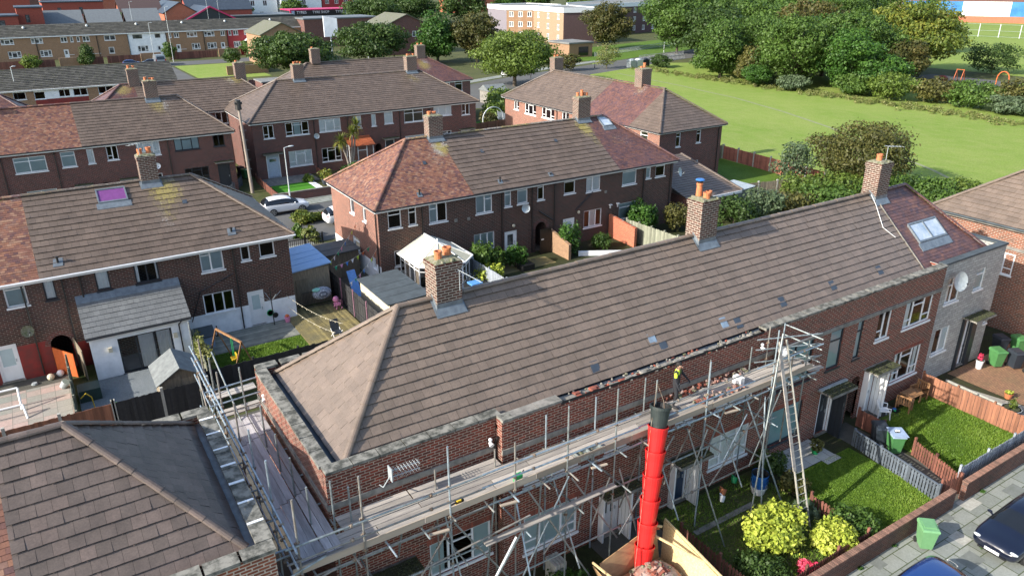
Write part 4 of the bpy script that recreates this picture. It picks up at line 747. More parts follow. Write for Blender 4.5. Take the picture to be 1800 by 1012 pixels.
# ---------------------------------------------------------------- main terrace in the foreground
PZ = 6.8
def coping_run(par, a, b, w=.4, mt='coping', z=None, seg=.9, label=None, h=.1):
    z = PZ if z is None else z; a, b = Vector((a[0], a[1], z-h/2)), Vector((b[0], b[1], z-h/2)); L = (b-a).length; n = max(1, round(L/seg)); m = MB()
    for k in range(n):
        p, q = a.lerp(b, k/n+.002), a.lerp(b, (k+1)/n-.002); dz = Vector((0, 0, R.uniform(-.008, .01))); m.beam(p+dz, q+dz, w+R.uniform(-.01, .01), h)
    o = m.build('coping', mt, par)
    if label: o['label'] = label
    return o
def mainterrace():
    t = thing('terraced_house', (20, 21.7, 0), 'long brick terrace with brown tiled roof, three chimneys and scaffolding along its parapet', 'terraced houses')
    T = TF(17.7); T1 = TF(18.1)
    f1 = [(8.15,10.5,1.25,2.65,'tri',dict(cur=[(0,.25,'curtain_g'),(.72,1,'curtain_g')])), (6.1,7.0,.05,2.35,'door',dict(glass=[(.2,.45,.45,.9),(.55,.8,.45,.9)])), (8.2,10.4,3.8,5.12,'tri'), (6.1,7.3,3.8,5.12,'narrow')]
    f2 = [(11.6,13.95,.9,2.45,'tri',dict(cur='curtain_g')), (15.05,15.95,.08,2.2,'door',dict(glass=[(.2,.4,.45,.92),(.6,.8,.45,.92)])), (18.65,19.5,.08,2.2,'door',dict(pm='bluedoor',glass=[(.25,.75,.5,.85)])), (20.75,23.05,.9,2.45,'tri',dict(cur='curtain')),
      (24.45,26.55,.62,2.45,'one',dict(fm='anth',cur='curtain_s')), (27.75,28.55,.12,2.45,'door',dict(pm='anth',fm='white',glass=[(.35,.65,.5,.9)])), (33.3,35.6,1.12,2.75,'tri',dict(cur=[(.1,.2,'curtain'),(.8,.95,'curtain')])),
      (29.95,30.7,.0,2.45,'hole'), (31.05,31.85,.1,2.5,'door',dict(glass=[(.3,.7,.45,.9)])),
      (11.6,13.95,3.8,5.12,'tri'), (15.1,16.2,3.8,5.12,'narrow'), (18.6,19.6,3.8,5.12,'narrow'), (20.8,23.0,3.8,5.12,'tri'), (24.5,26.65,3.45,5.48,'wide2',dict(fm='anth',cur='curtain_s')), (27.78,28.72,3.48,5.42,'top',dict(fm='anth',cur=[(0,1,'curtain_g')])), (29.72,30.2,3.5,5.42,'top',dict(fm='anth',cur='curtain_g')),
      (31.27,32.3,4.0,5.5,'narrow'), (33.42,35.72,4.05,5.45,'tri',dict(cur=[(0,.25,'curtain')]))]
    w = MB(); wall(w, T1, 5, 10.75, -.2, PZ-.1, [o[:4] for o in f1]); wall(w, T, 10.75, 36.35, -.2, PZ-.1, [o[:4] for o in f2], Zone([PZ-.22], lambda u, z: 1 if (13.1 < u < 23.2 and z > PZ-.22) else 0), splits=(13.1, 23.2))
    wall(w, TL(10.75), 17.7, 18.1, -.2, PZ-.1); wall(w, TL(5), 18.1, 25.7, -.2, PZ-.1, (), Zone([], lambda u, z: 2)); wall(w, TB(25.7), 5, 36.35, -.2, PZ-.1); w.poly([(36.34,17.7,6), (36.34,25.7,6), (36.34,25.7,PZ-.1), (36.34,17.7,PZ-.1)])
    # inner faces of the parapet
    wall(w, TB(18.38), 5.3, 10.75, 6.3, PZ-.1); wall(w, TB(17.98), 10.75, 36.35, 6.3, PZ-.22); wall(w, TB(17.979), 23.2, 36.35, PZ-.22, PZ-.1); wall(w, TR(5.28), 18.38, 25.42, 6.3, PZ-.1); wall(w, TF(25.42), 5.28, 36.35, 6.3, PZ-.1)
    w.poly([(13.1,17.7,PZ-.22), (23.2,17.7,PZ-.22), (23.2,17.98,PZ-.22), (13.1,17.98,PZ-.22)])
    w.poly([(5,18.3,.03), (36.3,18.3,.03), (36.3,25,.03), (5,25,.03)])
    w.build('wall', ['brick_m', 'under', 'brick_m'], t)
    v = MB(); v.box(5.28, 18.38, 6.3, 5.75, 25.42, 6.44); v.box(5.75, 18.38, 6.3, 10.75, 18.7, 6.44); v.box(10.75, 17.98, 6.3, 36.3, 18.7, 6.441); v.box(5.75, 25.1, 6.3, 36.3, 25.42, 6.44); v.build('lead_gutter', 'slate', t)
    coping_run(t, (5.0,18.24), (10.93,18.24)); coping_run(t, (5.14,18.44), (5.14,25.36)); coping_run(t, (4.95,25.56), (36.3,25.56)); coping_run(t, (10.95,18.03), (10.95,17.62), .42)
    coping_run(t, (11.16,17.84), (13.1,17.84), mt='coping2'); coping_run(t, (23.2,17.84), (36.35,17.84))
    # broken bed where the coping has been lifted
    b = MB(); x = 13.1
    while x < 23.1:
        n = R.uniform(.12, .26)
        if 13.1 < x < 15.9: k = 1 if R.random() < .7 else 0
        else: k = 0
        for yy in (17.71, 17.84):
            if R.random() < .82: hh = R.uniform(.02, .15 if k else .10); b.box(x, yy+R.uniform(-.01,.01), PZ-.22, x+n-.015, yy+.125, PZ-.22+hh, k)
        x += n
    for i in range(150): X = R.uniform(13.1, 23.2); Y = R.uniform(17.7, 18.35); b.ball((X, Y, PZ-.2 if Y < 17.98 else 6.47), R.uniform(.03,.1), R.uniform(.03,.08), R.uniform(.02,.06), R.choice((0,0,1,2)), nu=5, nv=3)
    b.build('broken_wall_top', ['coping2', 'brickcol', 'flaunch'], t)['label'] = 'crumbled brick wall top where the coping is missing'
    s = MB(); tbox(s, T, 10.74, 36.34, 5.46, 5.64, -.05, .02); tbox(s, T1, 4.96, 10.7, 5.46, 5.64, -.05, .02); s.box(4.95, 18.08, 5.46, 5.0, 25.7, 5.64); s.build('string_course', 'coping2', t)
    for T_, L_ in ((T1, f1), (T, f2)):
        for o in L_:
            kw = o[5] if len(o) > 5 else {}
            if o[4] == 'door': door(t, T_, *o[:4], **kw)
            elif o[4] != 'hole': window(t, T_, *o[:4], lay=o[4], **kw)
    for (u0, u1, z1, T_) in ((11.5,14.05,2.45,T), (20.65,23.15,2.45,T), (24.35,26.65,2.45,T), (33.2,35.7,2.75,T), (8.05,10.6,2.65,T1)):
        m = MB(); n = int((u1-u0)/.085)
        for k in range(n): a = u0+(u1-u0)*k/n; tbox(m, T_, a+.006, a+(u1-u0)/n-.006, z1+.012, z1+.24, -.006, .05)
        m.build('soldier_arch', 'brickcol', t)
    # door surrounds, side screens and canopies
    for a, z, mt, p, TT in ((15.97,2.26,'white',.68,T), (19.52,2.26,'white',.68,T), (31.87,2.58,'white',.68,T), (28.6,2.53,'anth',.72,T), (7.02,2.4,'white',.6,T1), (14.96,2.26,'white',.3,T), (18.56,2.26,'white',.3,T), (30.96,2.58,'white',.3,T)):
        m = MB(); tbox(m, TT, a, a+.07, .02, z, -p, -.002); o = m.build('door_side_panel', mt, t)
        if p > .5: g_ = MB(); [g_.box(a-.008, 17.7-p+.1+k*.2, .1, a-.001, 17.7-p+.11+k*.2, z-.1) for k in range(3)] if TT is T else g_.box(a-.008, 17.6, .1, a-.001, 17.62, 2); g_.build('panel_groove', 'coping2' if mt == 'white' else 'black', o)
    m = MB(); tbox(m, T, 28.56, 28.6, .1, 2.5, -.08, .0); m.build('door_frame', 'white', t)
    canopy(t, T, 14.75, 16.5, 2.28, .75); canopy(t, T, 18.4, 20.15, 2.28, .75); canopy(t, T, 27.45, 29.25, 2.55, .8); canopy(t, T, 30.85, 32.65, 2.6, .75); canopy(t, T1, 5.75, 7.6, 2.45, .75)
    m = MB(); tbox(m, T, 27.4, 29.3, 2.64, 2.72, -.25, -.1); m.build('canopy_kerb', 'grey', t)
    archring(t, T, 29.95, 30.7, 2.07, mt='brick_m')
    for u in (10.68, 24.0): downpipe(t, T if u > 11 else T1, u, .1, 6.1)
    # roof
    xs0 = 5.62
    hiproof(t, xs0, 36.6, 18.36, 25.25, 6.5, 21.8, 9.6, 9.15, 40, [(xs0, 35.55, 'roof_m', '')], tw=.34, g=.34, th=.048, hipr=False, lich=lichf([(9.9,21.0,1.0,.8,.3)]))
    for (x, w, z1, pots) in ((10.93,.98,11.0,[(-.22,-.1,.3,.14), (.22,.1,.3,.16)]), (23.4,1.0,11.2,[(-.05,-.18,.26,.16), (.25,.0,.24,.14), (-.12,.2,.6,.14)]), (35.75,.95,11.2,[(-.1,0,.34,.15)])):
        chimney(t, x, 21.8, w, .84, 8.6, z1, pots); flashing(t, x, 21.8, w, .84, 21.8, 9.6, .9)
    e = (18.36, 6.5, 21.8, 9.6)
    for x, y, mt in ((18.65,18.75,'slate'), (18.3,19.0,'bluelead'), (22.0,18.8,'bluelead'), (22.7,18.65,'slate'), (15.35,18.75,'slate'), (25.6,18.85,'slate'), (29,18.85,'slate'), (32.5,18.85,'slate')): flashpatch(t, x, y, e, .2, .17, mt=mt)
    m = MB(); a = [(35.5, y, onf(y, *e)+.07) for y in (18.3, 19.2, 20.2, 21.75)]; m.path(a, .03, 5); m.build('verge_strip', 'coping2', t)
    m = MB(); zc = lambda y: onf(y, *e)+.08; m.path([(35.2,21.6,9.62), (35.15,21.2,zc(21.2)), (34.6,20.3,zc(20.3)), (35.0,19.8,zc(19.8))], .016, 4); m.build('cable', 'white', t)
    return t
def mkb():
    m, nt, b = newmat('soldier_course_brick'); at = N(nt, 'ShaderNodeAttribute', attribute_name='t'); nt.links.new(mixc(nt, at.outputs['Fac'], (.27,.075,.045), (.15,.05,.035)), b.inputs['Base Color']); b.inputs['Roughness'].default_value = .85; M['brickcol'] = m
mkb(); tM = mainterrace()
# chimney cowls and aerials on the main terrace
def aerial(loc, direction, label, mast=.6, n=7, L=1.1):
    t = thing('television_aerial', loc, label, 'aerial', 'television aerials'); x, y, z = loc; d = Vector(direction).normalized(); s = d.cross(Vector((0,0,1))).normalized(); top = Vector((x, y, z+mast))
    m = MB(); m.tube(loc, top, .016, n=5); m.build('mast', 'grey', t)
    m = MB(); m.tube(top-d*.25, top+d*L, .012, n=5)
    for k in range(n): c = top+d*(L*k/(n-1)); m.tube(c-s*(.2-.01*k), c+s*(.2-.01*k), .007, n=4)
    m.build('boom', 'grey', t); return t
aerial((11.3,21.3,9.9), (.55,-.9,-.35), 'thin aerial strapped to the front of the nearest chimney', .75, 8, .9)
aerial((35.9,21.6,11.3), (1,-.2,-.1), 'aerial on the farthest chimney of the scaffolded terrace', .7, 5, .9)
aerial((4.7,46.6,10.6), (-.6,-.5,0), 'aerial above the chimney pots of the terrace with the purple roof window', .8, 4, .7)
m = MB(); m.tube((23.28,22.0,11.84), (23.28,22.0,11.98), .12, .15, n=10); m.tube((23.28,22.0,11.98), (23.28,22.0,12.02), .2, .16, n=12, m=1); o = m.build('chimney_cowl', ['black', 'blueplas'], tM); o['label'] = 'blue-topped black cowl on the tall pot'
def wallaerial(x, y, z, label, L=.95):
    t = thing('television_aerial', (x, y, z), label, 'aerial', 'television aerials'); m = MB(); m.path([(x,y,z), (x,y-.3,z+.1), (x+.3,y-.35,z+.55)], .018, 5); m.build('mast', 'grey', t)
    m = MB()
    for dz in (0, -.22):
        m.tube((x+.25,y-.35,z+.62+dz), (x+.25+L,y-.35,z+.60+dz), .014, n=5)
        for k in range(9): c = x+.3+k*L/9; m.tube((c,y-.5,z+.62+dz), (c,y-.2,z+.62+dz), .008, n=4); m.tube((c,y-.35,z+.52+dz), (c,y-.35,z+.70+dz), .006, n=4)
    m.box(x+.22, y-.5, z+.3, x+.25, y-.2, z+.75); m.build('boom', 'grey', t)
wallaerial(6.6, 18.05, 5.75, 'double-boom aerial fixed low on the brick parapet beside the scaffold boards')
# stone-clad end house
def stonehouse():
    t = thing('stone_clad_house', (39.2, 21.7, 0), 'grey stone-clad end house with red tiled roof and double roof window', 'house'); T = TF(17.82); x0, x1 = 36.36, 42.2
    fr = [(37.08,38.35,4.45,5.85,'two_top',dict(cur=[(0,.35,'curtain')])), (39.72,40.62,4.6,5.8,'top',dict(cur='curtain_g')), (36.95,38.3,1.6,3.05,'two',dict(cur=[(.6,1,'curtain')])), (39.62,40.35,.2,3.0,'door',dict(pm='white',fm='anth')), (41.75,42.1,2.2,2.8,'one')]
    w = MB(); wall(w, T, x0, x1, -.2, PZ-.08, [o[:4] for o in fr]); wall(w, TR(x1), 17.82, 25.7, -.2, PZ-.08); wall(w, TL(x0), 17.82, 25.7, 6, PZ-.08); wall(w, TB(25.7), x0, x1, -.2, PZ-.08)
    wall(w, TB(18.1), x0, x1-.28, 6.2, PZ-.08); wall(w, TL(x1-.28), 18.1, 25.4, 6.2, PZ-.08); w.poly([(x0,18.2,.1), (x1,18.2,.1), (x1,25,.1), (x0,25,.1)]); w.build('wall', 'stoneclad', t)
    c = MB(); c.box(x0-.02, 17.76, PZ-.08, x1+.05, 18.14, PZ+.03); c.box(x1-.32, 18.14, PZ-.08, x1+.05, 25.7, PZ+.03); c.build('coping', 'felt', t)
    v = MB(); v.box(x0, 18.1, 6.3, x1-.28, 18.7, 6.44); v.box(x1-1.2, 18.7, 6.3, x1-.28, 25.4, 6.44); v.build('lead_gutter', 'slate', t)
    for o in fr:
        kw = o[5] if len(o) > 5 else {}
        if o[4] == 'door': door(t, T, *o[:4], **kw)
        else: window(t, T, *o[:4], lay=o[4], **kw)
    m = MB(); tbox(m, T, 40.4, 40.85, .05, 3.05, -.15, -.002); m.build('door_side_panel', 'anth', t); m = MB(); tbox(m, T, 39.45, 39.6, .05, 3.05, -.15, -.002); m.build('door_side_panel', 'anth', t)
    canopy(t, T, 39.35, 41.3, 3.12, .75, True)
    hiproof(t, 33, 41.3, 18.36, 25.25, 6.5, 21.8, 9.6, 30, 38.4, [(35.6, 41.3, 'roof_p', '')], tw=.34, hipl=False, small=(.24,.17,.016))
    rooflight(t, 36.45, 38.9, 19.3, 20.15, (18.36,6.5,21.8,9.6), mull=1, gm='skylight', label='double roof window with painted sky reflection')
    return t
stonehouse()
dish((37.3,17.8,5.75), (-.15,-1,.25), 'large grey dish under the parapet of the stone-clad house', .5)
# neighbour at the left, and its parapet
def neighbour():
    t = thing('terraced_house', (-3, 19.7, 0), 'nearest brown hipped roof at the bottom left corner, brick parapet below it', 'terraced houses'); x0, x1, y0, y1 = -12, 2.9, 15.85, 23.7
    w = MB(); wall(w, TF(y0), x0, x1, -.2, PZ-.1); wall(w, TR(x1), y0, y1, -.2, PZ-.1); wall(w, TB(y1), x0, x1, -.2, PZ-.1); wall(w, TL(x0), y0, y1, -.2, PZ-.1)
    wall(w, TB(y0+.28), x0, x1-.28, 6.3, PZ-.1); wall(w, TL(x1-.28), y0+.28, y1-.28, 6.3, PZ-.1); wall(w, TF(y1-.28), x0, x1-.28, 6.3, PZ-.1); w.build('wall', 'brick_m2', t)
    v = MB(); v.box(x0, y0+.28, 6.3, x1-.28, y0+.6, 6.44); v.box(x1-.75, y0+.6, 6.3, x1-.28, y1-.28, 6.44); v.box(x0, y1-.6, 6.3, x1-.75, y1-.28, 6.44); v.build('lead_gutter', 'lead', t)
    coping_run(t, (x0,y0+.12), (x1+.06,y0+.12), .44); coping_run(t, (x1-.14,y0+.34), (x1-.14,y1-.3), .44); coping_run(t, (x0,y1-.14), (x1+.06,y1-.14), .44)
    for k in range(7): m = MB(); y = 17.0+k*.98; m.box(x1-.36, y, PZ-.005, x1+.06, y+R.uniform(.06,.1), PZ+.018); m.build('mortar_joint', 'whitewall', t)
    for x in (.2, -1.2): m = MB(); m.box(x, y0-.1, PZ-.05, x+.09, y0+.1, PZ+.02); m.build('mortar_joint', 'whitewall', t)
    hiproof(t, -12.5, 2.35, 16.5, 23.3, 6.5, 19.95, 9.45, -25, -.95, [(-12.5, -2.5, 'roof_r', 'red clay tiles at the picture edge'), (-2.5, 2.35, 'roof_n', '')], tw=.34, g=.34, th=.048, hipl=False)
    s = MB(); tbox(s, TF(y0), x0, x1+.02, 5.46, 5.64, -.05, .02); s.box(x1, y0, 5.46, x1+.05, y1, 5.64); s.build('string_course', 'coping2', t)
    return t
M['brick_m2'] = brick('near_orange_brick', (.30,.09,.045), (.17,.055,.035), (.5,.42,.34), .018, damt=.35)
neighbour()
# house at the right edge
def righthouse():
    t = thing('terraced_house', (51, 18, 0), 'orange-brown brick house with brown hipped roof at the right edge', 'terraced houses'); x0, x1, y0, y1 = 46.9, 56, 6, 24.4
    w = MB(); lf = [(19.9,20.3,3.45,4.7,'one')]; wall(w, TL(x0), y0, y1, -.2, 6.35, [o[:4] for o in lf]); wall(w, TF(y0), x0, x1, -.2, 6.35); wall(w, TB(y1), x0, x1, -.2, 6.35); wall(w, TR(x1), y0, y1, -.2, 6.35); w.build('wall', 'brick_f', t)
    window(t, TL(x0), 19.2, 20.3, 3.45, 4.75, 'narrow', proud=.06); s = MB(); s.box(x0-.05, y0, 4.98, x0, y1, 5.16); s.build('string_course', 'coping2', t)
    X0, X1, Y0, Y1, ze, zr = x0-.3, x1+.3, y0-.3, y1+.3, 6.4, 9.6; xm = (X0+X1)/2; ya, yb = Y0+4.4, Y1-4.4; rise = zr-ze; L = math.hypot(xm-X0, rise); r = MB(); li = lambda s, a, b: a+(b-a)*s/L
    kw = dict(tw=.34, g=.36, th=.034); tiles(r, (X0,0,ze), (0,-1,0), (xm-X0,0,rise), L, lambda s: -li(s,Y1,yb), lambda s: -li(s,Y0,ya), **kw); tiles(r, (X1,0,ze), (0,1,0), (xm-X1,0,rise), L, lambda s: li(s,Y0,ya), lambda s: li(s,Y1,yb), **kw)
    tiles(r, (0,Y0,ze), (1,0,0), (0,ya-Y0,rise), L, lambda s: li(s,X0,xm), lambda s: li(s,X1,xm), **kw); tiles(r, (0,Y1,ze), (-1,0,0), (0,yb-Y1,rise), L, lambda s: -li(s,X1,xm), lambda s: -li(s,X0,xm), **kw)
    for a, b in (((X0,Y1,ze+.04), (xm,yb,zr+.04)), ((X1,Y1,ze+.04), (xm,yb,zr+.04)), ((X0,Y0,ze+.04), (xm,ya,zr+.04)), ((xm,ya,zr+.04), (xm,yb,zr+.04))): caps(r, a, b)
    r.build('roof', ['roof_m', 'under'], t); q = MB(); q.path([(X1,Y1+.03,6.34), (X0-.04,Y1+.03,6.34), (X0-.04,Y0,6.34)], .06); q.build('gutter', 'felt', t)
    f = MB(); f.box(X0+.03, Y0, 6.18, X0+.06, Y1, 6.36); f.box(X0+.06, Y1-.06, 6.18, X1, Y1-.03, 6.36); f.build('fascia', 'coping2', t)
righthouse()
# ---------------------------------------------------------------- scaffolding
def scaffold():
    t = thing('scaffolding', (12, 16.3, 0), 'tube scaffolding with timber boards along the front and left side of the main terrace', 'scaffolding')
    def pole(a, b, mt='steel', r=.03, couplers=(), name='pole'):
        m = MB(); a, b = Vector(a), Vector(b); m.tube(a, b, r, n=8)
        for c in couplers:
            p = a.lerp(b, c); m.ball(tuple(p), .06, .06, .055, 1, nu=6, nv=4); m.beam(p-Vector((.08,0,0)), p+Vector((.05,.03,0)), .06, .06, 1)
        return m.build(name, [mt, 'coupler'], t)
    mts = ['steel', 'steel', 'steel_b', 'steel_r']
    for x, z1 in ((3.55,7.7), (5.35,7.7), (8.05,7.65), (10.3,6.95), (12.3,7.55), (14.3,7.55), (16.0,7.35), (18.6,7.3), (22.1,7.6)):
        pole((x,16.2,0), (x+R.uniform(-.04,.04),16.22,z1), R.choice(mts), couplers=(.68,.75,.82,.45))
    for x, z1 in ((4.95,6.9), (5.45,6.5), (8.2,6.0), (10.35,5.95), (12.35,6.55), (14.45,6.55), (16.7,6.6), (20.0,6.4), (22.3,6.3)):
        pole((x,17.5,0), (x,17.5,z1), R.choice(mts), couplers=(.75,.5))
    for x, y, z1 in ((22.3,16.2,7.4), (23.2,17.45,7.0), (24.1,17.45,6.9), (24.2,16.3,6.6), (23.3,16.3,6.4)): pole((x,y,2.2 if x > 22.5 else 0), (x,y,z1), R.choice(mts), couplers=(.7,.85))
    for y, z in ((16.14,5.8), (16.14,6.3), (16.14,5.12), (16.14,3.7), (16.14,1.9), (17.56,5.12), (17.56,3.75)):
        segs = ((3.2,9.2), (9.1,15.3), (15.2,21.2), (21.0,24.9)) if z > 5 else ((4.6,10.7), (10.6,16.4), (16.3,22.6))
        for a, b in segs: pole((a,y+R.uniform(-.02,.02),z+R.uniform(-.03,.03)), (b,y,z+R.uniform(-.03,.03)), R.choice(mts), couplers=(.3,.7))
    x = 3.9
    while x < 24.6:
        pole((x,17.68 if x > 10.7 else 18.05,5.17), (x+R.uniform(-.06,.06),R.choice((15.55,15.7,15.85,15.95)),5.17), R.choice(mts)); x += R.uniform(.85, 1.25)
    for x in (5.6, 8.2, 10.45, 12.5, 14.5, 16.8, 18.8, 21.9): pole((x,17.65,3.82), (x,15.5,3.82), R.choice(mts)); 
    for a, b in (((5.4,16.1,1.5), (8.0,16.1,5.0)), ((8.1,16.1,5.0), (10.2,16.1,1.6)), ((10.4,16.1,1.5), (12.3,16.1,5.0)), ((12.4,16.08,4.9), (14.5,16.08,1.5)), ((16.9,16.08,4.9), (14.6,16.08,1.6)), ((18.5,16.08,4.8), (22.1,16.08,1.9)), ((19.0,16.05,1.9), (21.9,16.05,5.0)), ((10.9,17.4,4.8), (10.5,15.6,2.0)), ((8.3,17.3,4.8), (8.3,15.7,1.8)), ((12.4,17.4,4.7), (12.4,15.5,1.6)), ((16.8,17.3,4.8), (16.8,15.4,1.7)), ((20.1,17.3,4.8), (20.1,15.4,1.8)),
                 ((10.7,16.1,5.1), (13.5,15.9,0)), ((17.5,16.05,5.0), (18.75,14.75,0)), ((20.6,16.05,5.1), (22.65,15.3,0)), ((21.6,16.05,5.0), (20.9,14.9,0)), ((14.4,16.05,4.5), (15.6,15.8,.3)), ((22.2,16.1,7.5), (20.3,15.0,.1)), ((7.0,15.95,3.95), (10.6,15.8,4.4))):
        pole(a, b, R.choice(mts))
    pole((9.7,15.2,4.4), (6.9,14.6,1.2), 'lamp', .035)
    # boards
    def board(p, q, w=.225, name='board', mt='board', h=.038):
        m = MB(); m.beam(p, q, w, h); return m.build(name, mt, t)
    for y in (16.38, 16.62, 16.86, 17.1, 17.36):
        x = 3.5 if y < 17.3 else 5.1; x += R.uniform(0,.1)
        while x < 24.6:
            l = min(R.choice((3.9, 3.9, 3.0, 2.4)), 24.9-x); board((x,y,5.24+R.uniform(-.006,.01)), (x+l-.03,y+R.uniform(-.01,.01),5.24+R.uniform(-.006,.01))); x += l
    for y in (17.6, 17.85): board((5.1,y,5.24), (7.4,y,5.245)); board((7.45,y,5.24), (10.6,y,5.245))
    x = 3.35
    while x < 24.4:
        l = min(3.9, 24.6-x); board((x,16.25,5.38), (x+l-.04,16.25,5.38), .038, 'toe_board', 'toe', .225); x += l
    board((24.2,16.2,5.3), (25.0,16.1,5.28)); board((9.0,15.9,3.93), (14.2,16.0,3.95), .24)
    for k, xx in enumerate((3.78, 4.01, 4.24, 4.5, 4.74)):
        y = 16.6 if k < 5 else 17
        for l in (2.6+.12*k, 3.9, 2.2): board((xx,y+.02,5.27+R.uniform(-.005,.006)), (xx+R.uniform(-.012,.012),min(y+l,25.0)-.02,5.27), .222, mt='board_y'); y += l
    for y in (25.45, 25.75, 26.9, 27.15): board((3.5,y,5.25), (5.2,y+.1,5.25))
    for y in (18.4, 20.2, 22.0, 24.4, 25.6, 27.4, 29.2): pole((3.48,y,0), (3.5,y+R.uniform(-.05,.05),7.6), R.choice(mts), couplers=(.68,.75,.82))
    for y, z1 in ((18.0,6.6), (19.5,6.7), (21.0,6.7), (22.6,6.9), (25.3,7.1)): pole((4.42,y,4.9), (4.4,y,z1), 'steel')
    for z, d in ((5.85,0), (6.35,0), (5.1,0), (3.6,0), (1.8,0)):
        for a, b in ((15.8,22.3), (22.2,29.6)): pole((3.42+R.uniform(-.03,.03),a,z), (3.42,b,z+R.uniform(-.03,.03)), 'steel_b', couplers=(.2,.5,.8))
    for y in (25.2, 25.6): 
        pole((3.2,y,5.9+(y-25.2)), (5.6,y+.1,5.95+(y-25.2)), 'steel_b')
    for a, b in (((3.2,29,2.0), (3.3,24.5,6.3)), ((3.3,24,1.5), (3.3,27.5,6.0)), ((3.3,20,1.5), (3.3,23,5.0)), ((2.9,15.9,5.55), (4.2,16.0,5.75)), ((2.9,15.75,5.15), (4.4,15.9,5.3)), ((4.1,24.6,5.2), (3.9,27.5,6.9))): pole(a, b, R.choice(mts))
    for y in (17.2, 18.9, 20.6, 22.3, 24.0): pole((3.1,y,5.18), (5.0,y,5.18), 'steel')
    for x in (7.2, 9.6, 13.1, 19.3): board((x,15.95,5.08), (x+.6,15.88,5.06), .1, 'board_offcut', 'toe')
    for x in (6.7, 9.2, 11.3, 13.3, 15.3, 17.6, 19.6, 21.2): pole((x,16.9+R.uniform(-.4,.4),R.choice((0,1.9,3.7))), (x+R.uniform(-.1,.9),16.3+R.uniform(-.2,.6),5.1), R.choice(mts)); pole((x,16.05,R.uniform(1.5,3)), (x+R.uniform(.6,1.6),16.05,R.uniform(3.8,5.0)), R.choice(mts))
    for z in (5.7, 6.25, 6.7, 4.9): pole((22.3,17.3,z), (24.9,16.25,z+.03), 'steel'); pole((22.2,16.3,z), (25.0,16.35,z-.05), 'steel_r'); pole((24.5,15.9,z), (24.4,17.6,z), 'steel')
    return t
scaffold()
# items on the scaffold
def rubblepile(name, label, x0, x1, y0, y1, z, n, size=.11, h=.15):
    m = MB()
    for i in range(n):
        x, y = R.uniform(x0,x1), R.uniform(y0,y1); f = 1-abs((x-(x0+x1)/2)/(x1-x0))*1.2; zz = z+R.uniform(0, h)*max(.1,f); a = R.uniform(0,3.1); d = Vector((math.cos(a), math.sin(a), R.uniform(-.3,.3)))*size*R.uniform(.4,1.1)
        m.beam(Vector((x,y,zz+.04))-d, Vector((x,y,zz+.04))+d, size*R.uniform(.5,1), size*R.uniform(.4,.8), R.choice((0,0,0,1,2)))
    o = m.build(name, ['rubble', 'brickcol', 'flaunch'], loc=((x0+x1)/2, (y0+y1)/2, z)); o['kind'] = 'stuff'; o['label'] = label; return o
rubblepile('rubble', 'broken bricks heaped on the boards beside the wall', 17.6, 22.2, 17.35, 17.65, 5.26, 70, .09, .2)
rubblepile('rubble', 'loose mortar lumps and brick bits in the middle of the boards', 18.6, 21.0, 16.6, 16.9, 5.26, 40, .1, .16)
o = MB(); o.box(10.45,16.42,5.26,10.72,16.56,5.5); o.box(10.5,16.44,5.5,10.56,16.52,5.56); o.tube((10.57,16.49,5.56), (10.7,16.49,5.56), .018, n=6); o.tube((10.72,16.49,5.46), (10.8,16.49,5.6), .02, n=6, m=1); o = o.build('jerry_can', ['greenplas', 'black'], loc=(10.58,16.49,5.26)); tag(o, 'small green can standing on the scaffold boards', 'can')
o = MB(); o.box(8.35,16.35,5.26,8.55,16.5,5.38,0); o.box(8.32,16.4,5.38,8.6,16.47,5.46,1); o.tube((8.32,16.43,5.42), (8.12,16.4,5.42), .03, n=6, m=1); o.box(8.36,16.37,5.455,8.5,16.5,5.5,0); o = o.build('power_tool', ['yellow', 'black'], loc=(8.45,16.42,5.26)); tag(o, 'yellow and black power tool lying at the edge of the boards', 'tool')
o = MB(); o.tube((8.0,16.33,5.26), (8.0,16.33,5.4), .045, n=10); o.tube((8.0,16.33,5.4), (8.0,16.33,5.42), .035, n=10); o = o.build('paint_tin', 'lamp', loc=(8,16.33,5.26)); tag(o, 'small pale tin beside the yellow power tool', 'tin')
def blocks(x, y, n, mt, label, name='block_stack', g=None):
    t = thing(name, (x, y, 5.26), label, 'blocks', g)
    for k in range(n): m = MB(); m.box(x+k*.13, y-.2, 5.262, x+k*.13+.1, y+.2, 5.262+R.uniform(.3,.38)); m.build('block', mt, t)
    return t
blocks(16.6, 16.75, 3, 'coping2', 'pale concrete blocks on edge beside the feet of the worker')
blocks(21.0, 17.0, 2, 'white', 'two white blocks near the ladder end of the platform')
for x, y, lb in ((12.9,16.42,'metal mixing tray of mortar on the boards, left of the chute'), (13.4,16.42,'second mortar tray next to the metal one')):
    t = thing('mortar_tray', (x+.25, y, 5.26), lb, 'tray'); m = MB(); m.box(x, y-.17, 5.262, x+.46, y+.2, 5.29); m.box(x, y-.2, 5.262, x+.46, y-.17, 5.4); m.box(x, y+.2, 5.262, x+.46, y+.23, 5.4); m.box(x-.03, y-.2, 5.262, x, y+.23, 5.4); m.box(x+.46, y-.2, 5.262, x+.49, y+.23, 5.4); m.build('tray', 'steel', t); m = MB(); [m.ball((x+R.uniform(.06,.4), y+R.uniform(-.12,.16), 5.3), .08, .07, .04, nu=6, nv=4) for k in range(12)]; m.build('mortar', 'flaunch', t)
def seclight(x, y, z, label):
    t = thing('security_light', (x, y, z), label, 'lamp', 'lamps on the parapet'); m = MB(); m.tube((x,y,z), (x,y-.14,z+.03), .03); m.build('bracket', 'black', t); m = MB(); m.tube((x,y-.1,z), (x,y-.24,z-.06), .05, .09, n=10); m.ball((x,y-.14,z+.12), .07, .07, .06); m.build('lamp_head', 'white', t)
